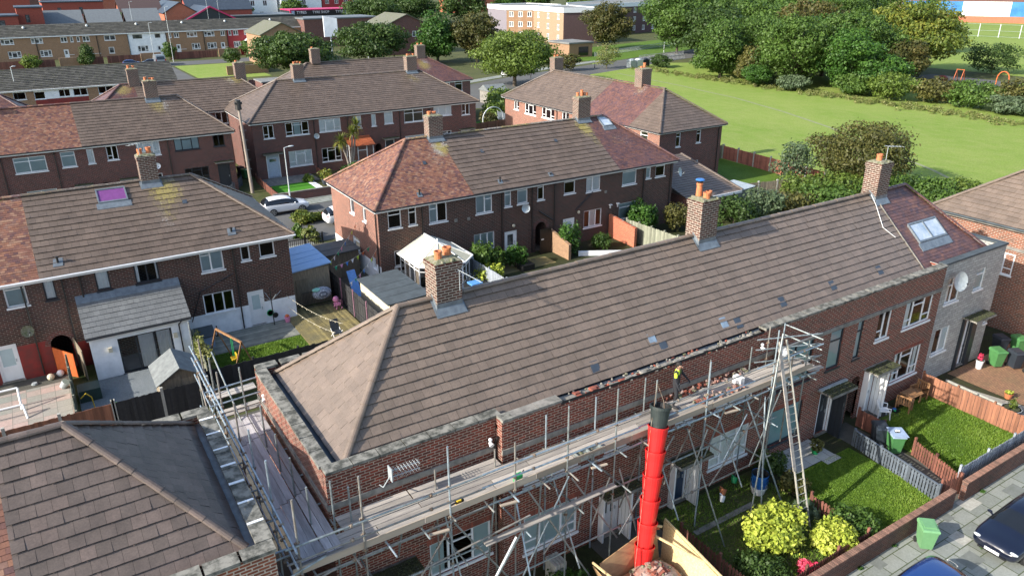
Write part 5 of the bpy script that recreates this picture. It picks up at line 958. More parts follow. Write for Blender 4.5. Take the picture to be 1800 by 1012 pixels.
seclight(10.45, 18.08, 5.9, 'white security lamp tucked in the corner of the parapet step'); seclight(4.98, 24.9, 5.9, 'white lamp on the far end of the left parapet wall')
seclight(22.95, 17.66, 6.1, 'small white lamp on the wall inside the scaffold end cage')
dish((24.0,17.68,5.6), (-.2,-1,.3), 'white dish on the wall inside the scaffold end cage', .22, 'white')
# ladder
def ladder():
    t = thing('ladder', (22.3, 13.8, 0), 'long aluminium ladder leaning from the front garden up to the scaffold end', 'ladder'); a, b = Vector((22.15,13.75,0)), Vector((22.5,16.28,7.05)); s = Vector((.22,-.02,0))
    for k in (-1, 1): m = MB(); m.beam(a+s*k, b+s*k*.85, .035, .08); m.build('stile', 'alu', t)
    n = 26
    for k in range(1, n): m = MB(); p = a.lerp(b, k/n); q = 1-.15*k/n; m.tube(p-s*q, p+s*q, .017, n=6); m.build('rung', 'alu', t)
    for u0, u1 in ((.33,.62), (.62,.97)): m = MB(); off = Vector((-.28,-.05,0)); m.beam(a.lerp(b,u0)+off, a.lerp(b,u1)+off, .17, .03, up=(0,1,.3)); m.build('guard_board', 'board', t)
ladder()
# rubbish chute
def chute():
    a, b = Vector((15.82,15.8,5.85)), Vector((14.85,15.05,.75)); t = thing('rubbish_chute', tuple(b), 'bright red segmented rubbish chute with black hopper at its head', 'rubbish chute'); n = 6; d = (b-a)/n
    for k in range(n):
        p = a+d*k; m = MB(); q = p+d*1.12; dn = d.normalized(); sx = dn.cross(Vector((0,1,0))).normalized(); j = sx*R.uniform(-.006,.006)
        m.tube(p+j, q+j, .345, .262, n=24, cap=False); m.tube(p+j, p+dn*.05+j, .358, .358, n=24, cap=False); m.tube(p+dn*.16+j, p+dn*.19+j, .345, .34, n=24, cap=False); m.tube(p+dn*.28+j, p+dn*.30+j, .337, .333, n=24, cap=False)
        N_ = 24; A = dn.cross(Vector((0,0,1))).normalized(); B_ = dn.cross(A)
        for i in range(N_):
            e = [A*math.cos(2*math.pi*(i+o)/N_)+B_*math.sin(2*math.pi*(i+o)/N_) for o in (0,1)]; m.poly([p+j+e[0]*.358, p+j+e[1]*.358, p+j+e[1]*.335, p+j+e[0]*.335])
        m.build('chute_segment', 'chute', t, smooth=False)
    m = MB(); up = (a-b).normalized(); c = a+up*.1; m.tube(c-up*.35, c+up*.6, .25, .34, n=26, cap=False); m.tube(c+up*.52, c+up*.62, .375, .375, n=26, cap=False); m.tube(c+up*.6, c-up*.1, .33, .26, n=26, m=1, cap=False); m.tube(c-up*.05, c-up*.08, .285, .285, n=26, cap=False)
    N_ = 26; A = up.cross(Vector((0,0,1))).normalized(); B_ = up.cross(A)
    for i in range(N_):
        e = [A*math.cos(2*math.pi*(i+o)/N_)+B_*math.sin(2*math.pi*(i+o)/N_) for o in (0,1)]; m.poly([c+up*.62+e[0]*.375, c+up*.62+e[1]*.375, c+up*.62+e[1]*.33, c+up*.62+e[0]*.33])
    m.poly([c-up*.08+(A*math.cos(2*math.pi*i/N_)+B_*math.sin(2*math.pi*i/N_))*.25 for i in range(N_)], 1); m.build('hopper', ['hopper', 'black'], t)
    for s in (-1, 1):
        m = MB(); pts = [a+Vector((s*.36,0,0))+d*k+dn*.05 for k in range(n+1)]; m.path(pts, .012, 4); m.path([a+Vector((s*.36,0,0)), a+up*.7+Vector((s*.2,.1,.1)), a+up*1.0+Vector((0,.25,.4))], .012, 4); m.build('chain', 'coupler', t)
chute()
# plywood-sided skip
def skip():
    t = thing('rubbish_skip', (15, 14.2, 0), 'plywood and strand-board hopper full of brick rubble under the red chute', 'skip')
    P = lambda *a: [Vector(q) for q in a]
    def panel(name, mt, a, b, c, d, th=.03):
        n = (b-a).cross(d-a).normalized()*th; m = MB(); m.hexa([a, b, c, d, a+n, b+n, c+n, d+n]); m.build(name, mt, t)
    panel('back_panel', 'ply', Vector((13.5,15.35,0)), Vector((16.0,15.35,0)), Vector((15.8,15.55,1.95)), Vector((13.35,15.6,1.25)))
    panel('side_panel', 'osb', Vector((16.0,15.3,0)), Vector((15.7,12.6,0)), Vector((16.1,12.5,1.5)), Vector((16.2,15.5,1.9)))
    panel('side_panel', 'ply', Vector((13.3,12.4,0)), Vector((13.5,15.3,0)), Vector((13.0,15.55,1.35)), Vector((12.8,12.3,1.3)))
    panel('base', 'ply', Vector((13.3,12.4,.5)), Vector((15.8,12.4,.5)), Vector((15.9,15.3,.5)), Vector((13.4,15.3,.5)))
    for a, b in (((13.0,15.55,1.5), (13.4,12.6,1.45)), ((15.2,15.45,1.95), (16.15,13.4,1.6)), ((15.1,15.6,2.15), (15.9,15.3,1.9)), ((16.22,15.5,1.95), (16.14,12.5,1.55))): m = MB(); m.beam(a, b, .05, .08); m.build('batten', 'osb', t)
    m = MB(); m.beam((15.3,15.5,2.0), (15.75,15.3,1.9), .14, .02); m.build('warning_tape', 'orange', t)
skip()
m = MB()
for i in range(230):
    x, y = R.gauss(14.85,.45), R.gauss(14.35,.5)
    if not (13.5 < x < 15.8 and 12.6 < y < 15.2): continue
    r = math.hypot(x-14.85, y-14.35); z = .55+max(0, .85-r*.75)+R.uniform(-.03,.05); a = R.uniform(0,3.1); d = Vector((math.cos(a), math.sin(a), R.uniform(-.5,.5))).normalized()*.11
    m.beam(Vector((x,y,z))-d, Vector((x,y,z))+d, .105, .075, R.choice((0,1,1,2)))
m.ball((14.85,14.3,.5), 1.0, 1.0, .75, 0, nu=16, nv=8)
o = m.build('brick_rubble', ['rubble', 'brickcol', 'flaunch'], loc=(14.85,14.3,.5)); o['kind'] = 'stuff'; o['label'] = 'broken bricks piled inside the plywood hopper'
# worker
def person():
    t = thing('person', (17.95, 17.2, 5.26), 'person in dark workwear with yellow hi-vis shoulders, striding along the scaffold boards', 'person', rz=0); o3 = Vector((17.05, 17.05, 5.262))
    # skeleton: local x = left-right in the picture, -y = towards us
    J = {'pelvis':(0,0,.93,.135), 'waist':(-.02,-.01,1.1,.125), 'chest':(-.07,-.05,1.32,.165), 'neck':(-.12,-.09,1.5,.055), 'head0':(-.135,-.11,1.58,.075), 'head1':(-.155,-.13,1.67,.098), 'head2':(-.15,-.12,1.745,.075),
      'sl':(-.25,-.07,1.42,.075), 'el':(-.44,-.16,1.2,.05), 'wl':(-.53,-.32,1.02,.034), 'hl':(-.545,-.36,.96,.036), 'sr':(.11,-.01,1.42,.075), 'er':(.27,-.08,1.17,.05), 'wr':(.30,-.27,1.0,.034), 'hr':(.30,-.32,.95,.036),
      'hipl':(-.10,0,.88,.11), 'kl':(-.2,-.14,.5,.07), 'al':(-.24,-.05,.1,.045), 'tl':(-.26,-.24,.045,.04), 'hipr':(.10,.02,.88,.11), 'kr':(.2,.02,.5,.07), 'ar':(.33,.16,.13,.045), 'tr':(.33,.0,.04,.04)}
    E = [('pelvis','waist'), ('waist','chest'), ('chest','neck'), ('neck','head0'), ('head0','head1'), ('head1','head2'), ('chest','sl'), ('sl','el'), ('el','wl'), ('wl','hl'), ('chest','sr'), ('sr','er'), ('er','wr'), ('wr','hr'), ('pelvis','hipl'), ('hipl','kl'), ('kl','al'), ('al','tl'), ('pelvis','hipr'), ('hipr','kr'), ('kr','ar'), ('ar','tr')]
    for s, h in (('l', 'hl'), ('r', 'hr')):
        hx, hy, hz = J[h][:3]
        for k, (dx, ln) in enumerate(((-.027,.065), (-.009,.078), (.009,.072), (.027,.058))):
            a, b = f'f{s}{k}a', f'f{s}{k}b'; J[a] = (hx+dx, hy-.035, hz-.03, .010); J[b] = (hx+dx*1.1, hy-.035-ln*.25, hz-.03-ln*.8, .008); E += [(h, a), (a, b)]
        J[f't{s}a'] = (hx+(.045 if s == 'l' else -.045), hy-.03, hz-.005, .011); E.append((h, f't{s}a'))
    names = list(J); me = bpy.data.meshes.new('body'); me.from_pydata([J[n][:3] for n in names], [(names.index(a), names.index(b)) for a, b in E], [])
    ob = bpy.data.objects.new('body', me); COL.objects.link(ob); sk = ob.modifiers.new('s', 'SKIN'); ss = ob.modifiers.new('u', 'SUBSURF'); ss.levels = ss.render_levels = 2
    for i, n in enumerate(names): sv = me.skin_vertices[0].data[i]; sv.radius = (J[n][3],)*2; sv.use_root = (n == 'pelvis')
    dg = bpy.context.evaluated_depsgraph_get(); ev = bpy.data.meshes.new_from_object(ob.evaluated_get(dg)); bpy.data.objects.remove(ob)
    for n in ('cloth_dark', 'skin', 'hair', 'hivis', 'lamp'): ev.materials.append(M[n])
    for p in ev.polygons:
        c = p.center; k = 0
        if c.z > 1.53: k = 2 if (c.z > 1.70 or c.y > -.10 or (c.z > 1.66 and c.y > -.16)) else 1
        elif 1.5 < c.z: k = 1
        elif (c.z > 1.3 and .045 < abs(c.x+.075) < .145 and c.z > 1.36-abs(c.x+.075)*.3) or (c.z > 1.3 and c.x < -.31): k = 3
        elif .79 < c.z < .83 and c.x > .02 and abs(c.x) < .2: k = 4
        p.material_index = k; p.use_smooth = True
    body = bpy.data.objects.new('body', ev); COL.objects.link(body); body.parent = t
    h = MB(); hd = Vector((-.155,-.13,1.67))
    h.ball((-.15,-.10,1.735), .098, .108, .075, nu=12, nv=8); h.ball((-.145,-.05,1.67), .088, .07, .085, nu=10, nv=6); 
    me2 = h; x = me2.build('hair', 'hair'); x.parent = t
    f = MB(); f.ball((-.19,-.222,1.675), .012, .006, .009, 0, nu=6, nv=4); f.ball((-.13,-.226,1.675), .012, .006, .009, 0, nu=6, nv=4); f.ball((-.16,-.235,1.645), .013, .02, .02, 1, nu=6, nv=4); f.ball((-.16,-.222,1.612), .025, .006, .006, 2, nu=6, nv=4); f.ball((-.252,-.12,1.65), .012, .02, .03, 1, nu=6, nv=4); f.ball((-.058,-.12,1.65), .012, .02, .03, 1, nu=6, nv=4)
    x = f.build('face', ['hair', 'skin', 'terra']); x.parent = t
    b = MB()
    for p in ((-.25,-.15,.045), (.33,.09,.05)): b.ball(p, .055, .14, .055, nu=10, nv=6)
    x = b.build('boots', 'black'); x.parent = t
    t.rotation_euler = (0, 0, rad(20)); t.scale = (1.04,)*3
person()
# extra materials
M['yardslab'] = simple('dark_paving_slab', (.17,.18,.165), (.13,.14,.12), rough=.85, ns=3)
M['tail'] = simple('red_lamp_lens', (.4,.01,.01), rough=.2)
M['pinkpost'] = simple('mauve_post', (.3,.15,.2), rough=.7)
M['laundry'] = pavemat('checked_laundry', (.6,.62,.66), (.32,.35,.42), (.12,.13,.16), .09, .09, .012, off=0, damt=0)
M['mint'] = simple('mint_cloth', (.3,.62,.5), rough=.9)
M['sky'] = simple('light_blue_plastic', (.12,.33,.7), rough=.4)
M['storage'] = simple('dark_green_box', (.03,.06,.05), rough=.5)
M['limeplas'] = simple('lime_plastic', (.13,.45,.03), rough=.5)
# ---------------------------------------------------------------- builders: fences, bins, cars, lamps
def fence(name, a, b, h, label, mt, style='slat', posts=1.8, pm=None, z=None, group='garden fences', gap=.0, w=.1, ph=.08, cat='fence', both=False, pw=.09):
    A, B = Vector((a[0], a[1], gz(*a) if z is None else z)), Vector((b[0], b[1], gz(*b) if z is None else z)); t = thing(name, tuple((A+B)/2), label, cat, group); d = (B-A); L = d.length; d.normalize(); s = Vector((-d.y, d.x, 0)).normalized(); up = Vector((0,0,1))
    n = max(1, round(L/posts))
    for k in range(n+1): p = A+(B-A)*(k/n)+s*.05; m = MB(); m.beam(p-up*.1, p+up*(h+ph), pw, pw, up=tuple(d)); m.build('post', pm or mt, t)
    for k in range(n):
        p0, p1 = A+(B-A)*(k/n), A+(B-A)*((k+1)/n); m = MB(); l = (p1-p0).length
        if style == 'rail':
            c = int(h/.16)
            for i in range(c): m.beam(p0+up*(.1+i*h/c), p1+up*(.1+i*h/c), .02, h/c-.015)
        else:
            c = max(2, round(l/(w+gap)))
            for i in range(c):
                q = p0+(p1-p0)*((i+.5)/c); hh = h*(R.uniform(.97,1.0)); wd = (l/c)-gap; t_ = R.random(); o = s*(.0 if i % 2 else .012) if style == 'slat' else s*0
                m.hexa([q+d*sx*wd/2+s*sy*.009+o+up*zz for zz in (.03, hh-(.05 if style == 'picket' else 0)) for sx, sy in ((-1,-1),(1,-1),(1,1),(-1,1))], 0, t_)
                if style == 'picket': m.poly([q+d*-wd/2+s*-.009+up*(hh-.05), q+d*wd/2-s*.009+up*(hh-.05), q-s*.009+up*hh], 0, t_); m.poly([q+d*-wd/2+s*.009+up*(hh-.05), q-s*-.009+up*hh, q+d*wd/2+s*.009+up*(hh-.05)], 0, t_)
            for zz in (h*.25, h*.78): m.beam(p0+s*.035+up*zz, p1+s*.035+up*zz, .035, .06)
            if both: m.beam(p0+up*(h+.015), p1+up*(h+.015), .09, .03)
        m.build('panel', mt, t)
    return t
def bwall(name, a, b, h, label, mt='brick_fence', th=.22, z=None, cope=True, group='garden walls', capm='coping2', h2=None):
    A, B = Vector((a[0], a[1], gz(*a) if z is None else z)), Vector((b[0], b[1], gz(*b) if z is None else z)); h2 = h if h2 is None else h2; d = (B-A).normalized(); s = Vector((-d.y, d.x, 0))*th/2; up = Vector((0,0,1))
    t = thing(name, tuple((A+B)/2), label, 'wall', group); m = MB(); m.hexa([A-s-up*.1, B-s-up*.1, B+s-up*.1, A+s-up*.1, A-s+up*h, B-s+up*h2, B+s+up*h2, A+s+up*h]); m.build('brickwork', mt, t)
    if cope:
        m = MB(); n = max(2, int((B-A).length/.11))
        for k in range(n): p, q = A.lerp(B, k/n+.001), A.lerp(B, (k+1)/n-.001); hk = h+(h2-h)*k/n; m.beam(p+up*(hk+.035+R.uniform(-.003,.003)), q+up*(hk+.035), th+.03, .07)
        m.build('coping', capm, t)
    return t
M['copebrick'] = simple('worn_coping_brick', (.23,.12,.085), (.15,.09,.065), rough=.9, ns=3, tint=True)
def bin_(loc, rz, mt, label, lidmt=None, h=1.02, group='wheelie bins', extra=None):
    t = thing('wheelie_bin', (0,0,0), label, 'wheelie bin', group); m = MB(); w0, w1, d0, d1 = .21, .28, .24, .34
    m.hexa([(-w0,-d0,.08), (w0,-d0,.08), (w0,d0,.08), (-w0,d0,.08), (-w1,-d1,h-.08), (w1,-d1,h-.08), (w1,d1,h-.08), (-w1,d1,h-.08)]); m.box(-w1-.015, -d1-.015, h-.14, w1+.015, d1+.015, h-.075); m.build('body', mt, t)
    m = MB(); m.hexa([(-w1-.03,-d1-.05,h-.07), (w1+.03,-d1-.05,h-.07), (w1+.03,d1+.03,h-.07), (-w1-.03,d1+.03,h-.07), (-w1,-d1-.01,h-.01), (w1,-d1-.01,h-.01), (w1,d1-.01,h+.03), (-w1,d1-.01,h+.03)]); m.box(-w1+.06, -d1+.12, h+.0, w1-.06, d1-.1, h+.035); m.build('lid', lidmt or mt, t)
    m = MB(); m.tube((-w1+.02,d1+.06,h-.12), (w1-.02,d1+.06,h-.12), .018, n=6); m.build('handle', mt, t)
    for s in (-1, 1): m = MB(); m.tube((s*(w0+.0),d0+.02,.11), (s*(w0+.06),d0+.02,.11), .11, n=14); m.build('wheel', 'rubber', t)
    t.location = loc; t.rotation_euler = (0,0,rz); return t
def textmesh(name, cu, mt):
    tmp = bpy.data.objects.new('tmp', cu); COL.objects.link(tmp); me = bpy.data.meshes.new_from_object(tmp.evaluated_get(bpy.context.evaluated_depsgraph_get())); bpy.data.objects.remove(tmp)
    me.materials.clear(); me.materials.append(M[mt]); o = bpy.data.objects.new(name, me); COL.objects.link(o); return o
def car(loc, rz, paint, label, kind_='suv', lights='grey', L=4.2, group=None, plate=None, name='parked_car', roofmt=None, oval_ring=False):
    suv = [(-2.1,.66,.42,.74,.5,.78), (-2.06,.80,.34,.92,.62,1.0), (-1.9,.86,.27,1.0,.62,1.3), (-1.6,.885,.24,1.0,.60,1.5), (-.9,.895,.23,.97,.62,1.57), (-.1,.895,.23,.95,.62,1.56), (.45,.895,.23,.94,.59,1.47), (1.1,.89,.23,.93,.68,1.03), (1.6,.875,.25,.88,.64,.95), (1.95,.82,.3,.80,.58,.84), (2.1,.68,.4,.66,.48,.68)]
    hat = [(-2.1,.66,.38,.70,.5,.74), (-2.05,.80,.30,.86,.60,.95), (-1.85,.86,.24,.93,.60,1.2), (-1.5,.88,.21,.93,.58,1.38), (-.9,.89,.2,.90,.60,1.43), (-.1,.89,.2,.88,.60,1.42), (.4,.89,.2,.87,.57,1.33), (1.15,.885,.2,.85,.68,.92), (1.65,.87,.22,.80,.64,.86), (1.98,.80,.28,.72,.56,.74), (2.1,.66,.36,.6,.46,.6)]
    st = suv if kind_ == 'suv' else hat; ns = len(st); vs = []; fs = []; ms = []
    for (x, hw, zb, zs, rw, zt) in st:
        x *= L/4.2; row = [(x,-hw*.55,zb-.03), (x,-hw*.93,zb), (x,-hw,zb+(zs-zb)*.45), (x,-hw*.985,zs), (x,-rw,zt-.05), (x,-rw*.5,zt-.005), (x,0,zt)]; row += [(a,-b,c) for a, b, c in row[-2::-1]]; vs += row
    K = 13
    for i in range(ns-1):
        for j in range(K-1):
            mi = 0
            if j in (3, 8) and 2 <= i <= 6: mi = 1
            if 4 <= j <= 7 and i == 6: mi = 2
            if 4 <= j <= 7 and i in (1, 2): mi = 3
            fs.append((i*K+j, (i+1)*K+j, (i+1)*K+j+1, i*K+j+1)); ms.append(mi)
    fs.append(tuple(range(K-1, -1, -1))[::-1]); ms.append(0); fs.append(tuple((ns-1)*K+j for j in range(K))[::-1]); ms.append(0)
    for i in range(ns-1): fs.append((i*K+K-1, (i+1)*K+K-1, (i+1)*K, i*K)); ms.append(0)
    me = bpy.data.meshes.new('c'); me.from_pydata(vs, [], fs); 
    for k in range(4): me.materials.append(M['carglass'])
    me.polygons.foreach_set('material_index', ms); ob = bpy.data.objects.new('c', me); COL.objects.link(ob)
    sub = ob.modifiers.new('s', 'SUBSURF'); sub.levels = sub.render_levels = 2; ev = bpy.data.meshes.new_from_object(ob.evaluated_get(bpy.context.evaluated_depsgraph_get())); bpy.data.objects.remove(ob)
    bm = bmesh.new(); bm.from_mesh(ev); bmesh.ops.recalc_face_normals(bm, faces=bm.faces); bm.to_mesh(ev); bm.free()
    t = thing(name, (0,0,0), label, 'car' if name != 'parked_van' else 'van', group)
    for k, (nm, mt) in enumerate((('body', paint), ('side_window', 'carglass'), ('windscreen', 'carglass'), ('rear_window', 'carglass'))):
        sel = [p for p in ev.polygons if p.material_index == k]; use = sorted({v for p in sel for v in p.vertices}); mp = {v: i for i, v in enumerate(use)}
        nm_ = bpy.data.meshes.new(nm); nm_.from_pydata([tuple(ev.vertices[v].co) for v in use], [], [tuple(mp[v] for v in p.vertices) for p in sel]); nm_.materials.append(M[mt]); nm_.polygons.foreach_set('use_smooth', [True]*len(sel)); o = bpy.data.objects.new(nm, nm_); COL.objects.link(o); o.parent = t
    r = .335 if kind_ == 'suv' else .31; s_ = L/4.2
    for x in (-1.28*s_, 1.33*s_):
        for y in (-1, 1):
            m = MB(); m.tube((x,y*.70,r), (x,y*.905,r), r, n=22); m.ball((x,y*.80,r+.03), r*1.16, .098, r*1.14, 0, nu=16, nv=10); o = m.build('wheel', 'rubber', t)
            q = MB(); q.tube((x,y*.90,r), (x,y*.915,r), r*.2, n=8)
            for k in range(5): a = k*2*math.pi/5; q.beam((x,y*.912,r), (x+math.cos(a)*r*.64,y*.912,r+math.sin(a)*r*.64), .02, .07, up=(-math.sin(a),0,math.cos(a)))
            for k in range(16): a, b = k*math.pi/8, (k+1)*math.pi/8; q.beam((x+math.cos(a)*r*.66,y*.91,r+math.sin(a)*r*.66), (x+math.cos(b)*r*.66,y*.91,r+math.sin(b)*r*.66), .03, .03)
            q.build('rim', 'rim', o)
    zl = .74 if kind_ == 'suv' else .64
    for y in (-1, 1):
        m = MB(); m.ball((1.93*s_,y*.62,zl), .11, .17, .06, nu=10, nv=6); m.build('headlight', 'lamp', t); m = MB(); m.ball((-2.0*s_,y*.68,zl+.15), .08, .12, .1, nu=8, nv=6); m.build('tail_light', 'tail', t)
        m = MB(); m.ball((.72*s_,y*.95,zl+.27), .07, .1, .06, nu=8, nv=6); m.beam((.74*s_,y*.82,zl+.2), (.73*s_,y*.92,zl+.25), .05, .05); m.build('wing_mirror', paint if paint != 'carwhite' else 'carwhite', t)
    for sx in (1, -1):
        x = 2.105*s_*sx; m = MB(); m.box(min(x,x+.012*sx), -.26, zl-.27, max(x,x+.012*sx), .26, zl-.16); o = m.build('number_plate', 'sign', t)
        if plate:
            cu = bpy.data.curves.new('plate_text', 'FONT'); cu.body = plate; cu.size = .11; cu.align_x = 'CENTER'; cu.align_y = 'CENTER'; cu.extrude = .001; to = textmesh('plate_text', cu, 'black'); to.parent = o; to.location = (x+.015*sx, 0, zl-.215); to.rotation_euler = (rad(90), 0, rad(90*sx))
    m = MB(); m.box(1.9*s_, -.5, zl-.34, 2.105*s_, .5, zl-.29); m.build('grille', 'black', t)
    m = MB(); m.path([(1.05*s_,-.5,zl+.26), (.9*s_,.1,zl+.36)], .012, 4); m.path([(1.05*s_,.1,zl+.26), (.92*s_,.6,zl+.34)], .012, 4); m.build('wiper', 'black', t)
    if oval_ring:
        m = MB(); n = 20; P = lambda k, q: (-1.9-.1*0+math.sin(2*math.pi*k/n)*.10*q*.55, math.cos(2*math.pi*k/n)*.2*q, 1.19+math.sin(2*math.pi*k/n)*.10*q)
        for k in range(n): m.poly([P(k,1), P(k+1,1), P(k+1,.82), P(k,.82)])
        m.build('oval_ring', 'sign', t)  # white oval outline over the rear window
    t.location = loc; t.rotation_euler = (0,0,rz); return t
# ---------------------------------------------------------------- front gardens, pavement, parked cars
bwall('garden_wall', (14,11.5), (28.2,11.5), .78, 'low brick garden wall along the pavement, left of the brown gate', capm='copebrick', z=.01)
bwall('garden_wall', (29.0,11.5), (50,11.5), .82, 'low brick garden wall along the pavement, right of the brown gate', capm='copebrick', z=.01)
rect('front_lawn', 23.45, 11.7, 28.35, 16.25, .05, 'lawn'); rect('front_lawn', 30.35, 12.1, 35.8, 17.0, .05, 'lawn'); rect('shaded_lawn', 17.7, 11.7, 23.3, 17.5, .04, 'rough')
rect('patio', 24.4, 16.25, 27.3, 17.65, .09, 'patio'); rect('patio', 26.4, 15.9, 27.35, 16.25, .088, 'patio'); rect('garden_path', 28.65, 11.6, 30.1, 17.65, .03, 'yard'); rect('patio', 31.0, 16.6, 33.2, 17.65, .07, 'yard'); rect('path_slab', 18.3, 15.75, 21.6, 16.0, .07, 'coping2')
rect('front_path', 14.5, 11.6, 17.4, 17.65, .02, 'yard'); rect('block_paved_drive', 38.9, 11.7, 46.8, 17.7, .03, 'blockpave'); sheet('gravel_bed', [(36.0,11.7), (38.9,11.7), (38.9,13.6), (37.9,17.3), (36.0,17.4)], .036, 'gravel')
m = MB(); m.beam((38.1,17.3,.06), (38.0,14.2,.06), .1, .08); m.beam((38.0,14.2,.06), (39.0,11.8,.06), .1, .08); kind(m.build('path_edging', 'concrete'))
def lawnblades(x0, x1, y0, y1, z, n, seed, mt='lf_grass', h=.05, label='short lawn grass'):
    rg = np.random.default_rng(seed); x = rg.uniform(x0, x1, n); y = rg.uniform(y0, y1, n); cl = np.sin(x*2.1+seed)*np.sin(y*1.7)+np.sin(x*.9-y*1.3); hh = h*rg.uniform(.5, 1.4, n)*(1+.25*cl); a = rg.uniform(0, 6.28, n); w = .022
    c = np.stack([x, y, np.full(n, z)], 1); d = np.stack([np.cos(a)*w, np.sin(a)*w, np.zeros(n)], 1); up = np.stack([rg.normal(0,.35,n)*hh, rg.normal(0,.35,n)*hh, hh], 1)
    V = np.stack([c-d, c+d, c+up], 1).reshape(-1, 3); me = bpy.data.meshes.new('grass'); me.vertices.add(3*n); me.vertices.foreach_set('co', V.astype(np.float32).ravel()); me.loops.add(3*n); me.loops.foreach_set('vertex_index', np.arange(3*n, dtype=np.int32)); me.polygons.add(n)
    me.polygons.foreach_set('loop_start', np.arange(n, dtype=np.int32)*3); me.polygons.foreach_set('loop_total', np.full(n, 3, np.int32)); me.update(calc_edges=True); at = me.attributes.new('t', 'FLOAT', 'FACE'); at.data.foreach_set('value', np.clip(.45+.18*cl+rg.normal(0,.18,n), 0, 1).astype(np.float32)); me.materials.append(M[mt])
    o = bpy.data.objects.new('grass', me); COL.objects.link(o); o['kind'] = 'stuff'; o['label'] = label; return o
lawnblades(23.5, 28.3, 11.65, 16.2, .05, 26000, 1); lawnblades(30.4, 35.7, 12.1, 16.9, .05, 26000, 2, h=.08); lawnblades(17.75, 23.3, 11.7, 17.4, .04, 12000, 3, h=.07)
fence('picket_fence', (28.65,16.3), (27.95,11.95), .85, 'slate-grey picket fence between the two front lawns', 'greyfence', 'picket', 1.5, gap=.05, w=.1, both=True)
fence('picket_fence', (30.25,14.4), (29.45,12.0), .85, 'brown picket fence behind the grey one, beside the bins', 'brownfence', 'picket', 1.3, gap=.04, w=.1)
fence('picket_fence', (30.25,17.2), (30.25,15.9), .95, 'dark brown fence stub between the white chair and the bins', 'brownfence', 'slat', 1.3, w=.1)
fence('garden_gate', (28.25,11.95), (29.3,11.75), .95, 'brown slatted gate at the opening in the garden wall', 'brownfence', 'picket', 1.0, gap=.03, w=.1, cat='gate')
fence('picket_fence', (29.5,11.95), (36,11.95), 1.15, 'silver-grey slatted fence on top of the street wall', 'palefence', 'slat', 2.2, w=.085, gap=.01)
fence('garden_fence', (35.85,17.4), (35.75,12.1), 1.15, 'orange-brown boarded fence between the right lawn and the gravel garden', 'orangefence', 'slat', 1.75, w=.14, gap=.012, pm='orangefence')
fence('picket_fence', (17.5,15.9), (17.5,12.0), .85, 'red-brown picket fence beside the plywood hopper', 'brownfence', 'picket', 1.6, gap=.05, w=.1)
fence('picket_fence', (17.9,11.85), (23.2,11.85), .85, 'red-brown picket fence behind the pink flowers', 'brownfence', 'picket', 1.6, gap=.04, w=.09)
fence('picket_fence', (23.3,14.5), (23.3,12.8), .75, 'short piece of brown picket fence at the left edge of the mown lawn', 'brownfence', 'picket', 1.6, gap=.05, w=.11)
bin_((25.1,10.75,.013), rad(-42), 'gr_bin_l', 'faded green wheelie bin standing alone on the pavement')
bin_((29.75,15.75,.03), rad(-35), 'bl_bin', 'blue-black wheelie bin beside the brown fence stub, behind the grey picket fence')
b = bin_((29.75,14.98,.03), rad(-35), 'gr_bin', 'green wheelie bin with a pale blue board on its lid', lidmt='pale_blue'); m = MB(); m.box(-.34,-.45,1.06,.34,.36,1.075); o = m.build('lid_board', 'pale_blue'); o.parent = b; m = MB(); m.box(-.12,-.1,1.076,.1,.06,1.085); m.ball((-.04,0,1.12), .07,.05,.05,1); m.ball((.07,.0,1.11), .05,.05,.04,1); o = m.build('ornament', ['black', 'white']); o.parent = b
for (x, y), mt, lb in (((41.9,16.75),'gr_bin','bright green bin nearest the white plant pot by the stone-clad house'), ((42.55,16.1),'bl_bin','blue-black bin in the middle of the front row by the orange brick house'), ((42.6,15.2),'br_bin','brown bin in the row beside the orange brick house'), ((43.7,17.5),'bl_bin','black bin at the back of the row, against the stone-clad house corner'), ((44.5,16.9),'gr_bin','green bin at the back of the row, next to the orange brick wall')):
    bin_((x,y,.035), rad(-25), mt, lb)
def pot(x, y, z, r, h, mt, label, plant=None, n=160, ph=.35, pr=None, leaf=.07, sq=False, cat='plant pot'):
    t = thing('plant_pot', (x,y,z), label, cat); m = MB(); m.tube((x,y,z), (x,y,z+h), r*.7, r, n=4 if sq else 16, cap=True); m.tube((x,y,z+h-.03), (x,y,z+h), r*1.06, r*1.06, n=4 if sq else 16); m.build('pot', mt, t); m = MB(); m.tube((x,y,z+h), (x,y,z+h+.004), r*.85, n=12); m.build('soil', 'moss', t)
    if plant: pr = pr or r*1.1; leafmesh('plant', [(x+R.uniform(-.3,.3)*pr, y+R.uniform(-.3,.3)*pr, z+h+ph*.5, pr*.75, pr*.75, ph*.55) for _ in range(4)], n, leaf, plant, parent=t, seed=int(x*7))
    return t
pot(26.6,16.75,.1,.18,.22,'greenplas','green pot with bushy plant on the pale patio','lf_brown',260,.55,.34,.09)
pot(40.9,17.1,.035,.2,.5,'white','tall white pot with red plant by the stone-clad house door','lf_pink',120,.35,.16,.07)
pot(38.95,14.6,.035,.2,.3,'terra','terracotta pot with yellow flowers on the edge of the gravel','lf_yellow',140,.12,.2,.06)
pot(37.6,13.8,.04,.42,.28,'grey','round slate-grey tub planted with yellow-green stems on the gravel','lf_autumn',160,.5,.2,.08)
shrub(1.7,35.0,.45,.3,'lf_yellow','small yellow-green plant by the charcoal fence',name='small_plant',n=250,size=.1,k=3,seed=17,z=.72,cat='plant')
pot(18.6,12.35,.04,.2,.22,'br_bin','dark pot half hidden behind the pink flowers')
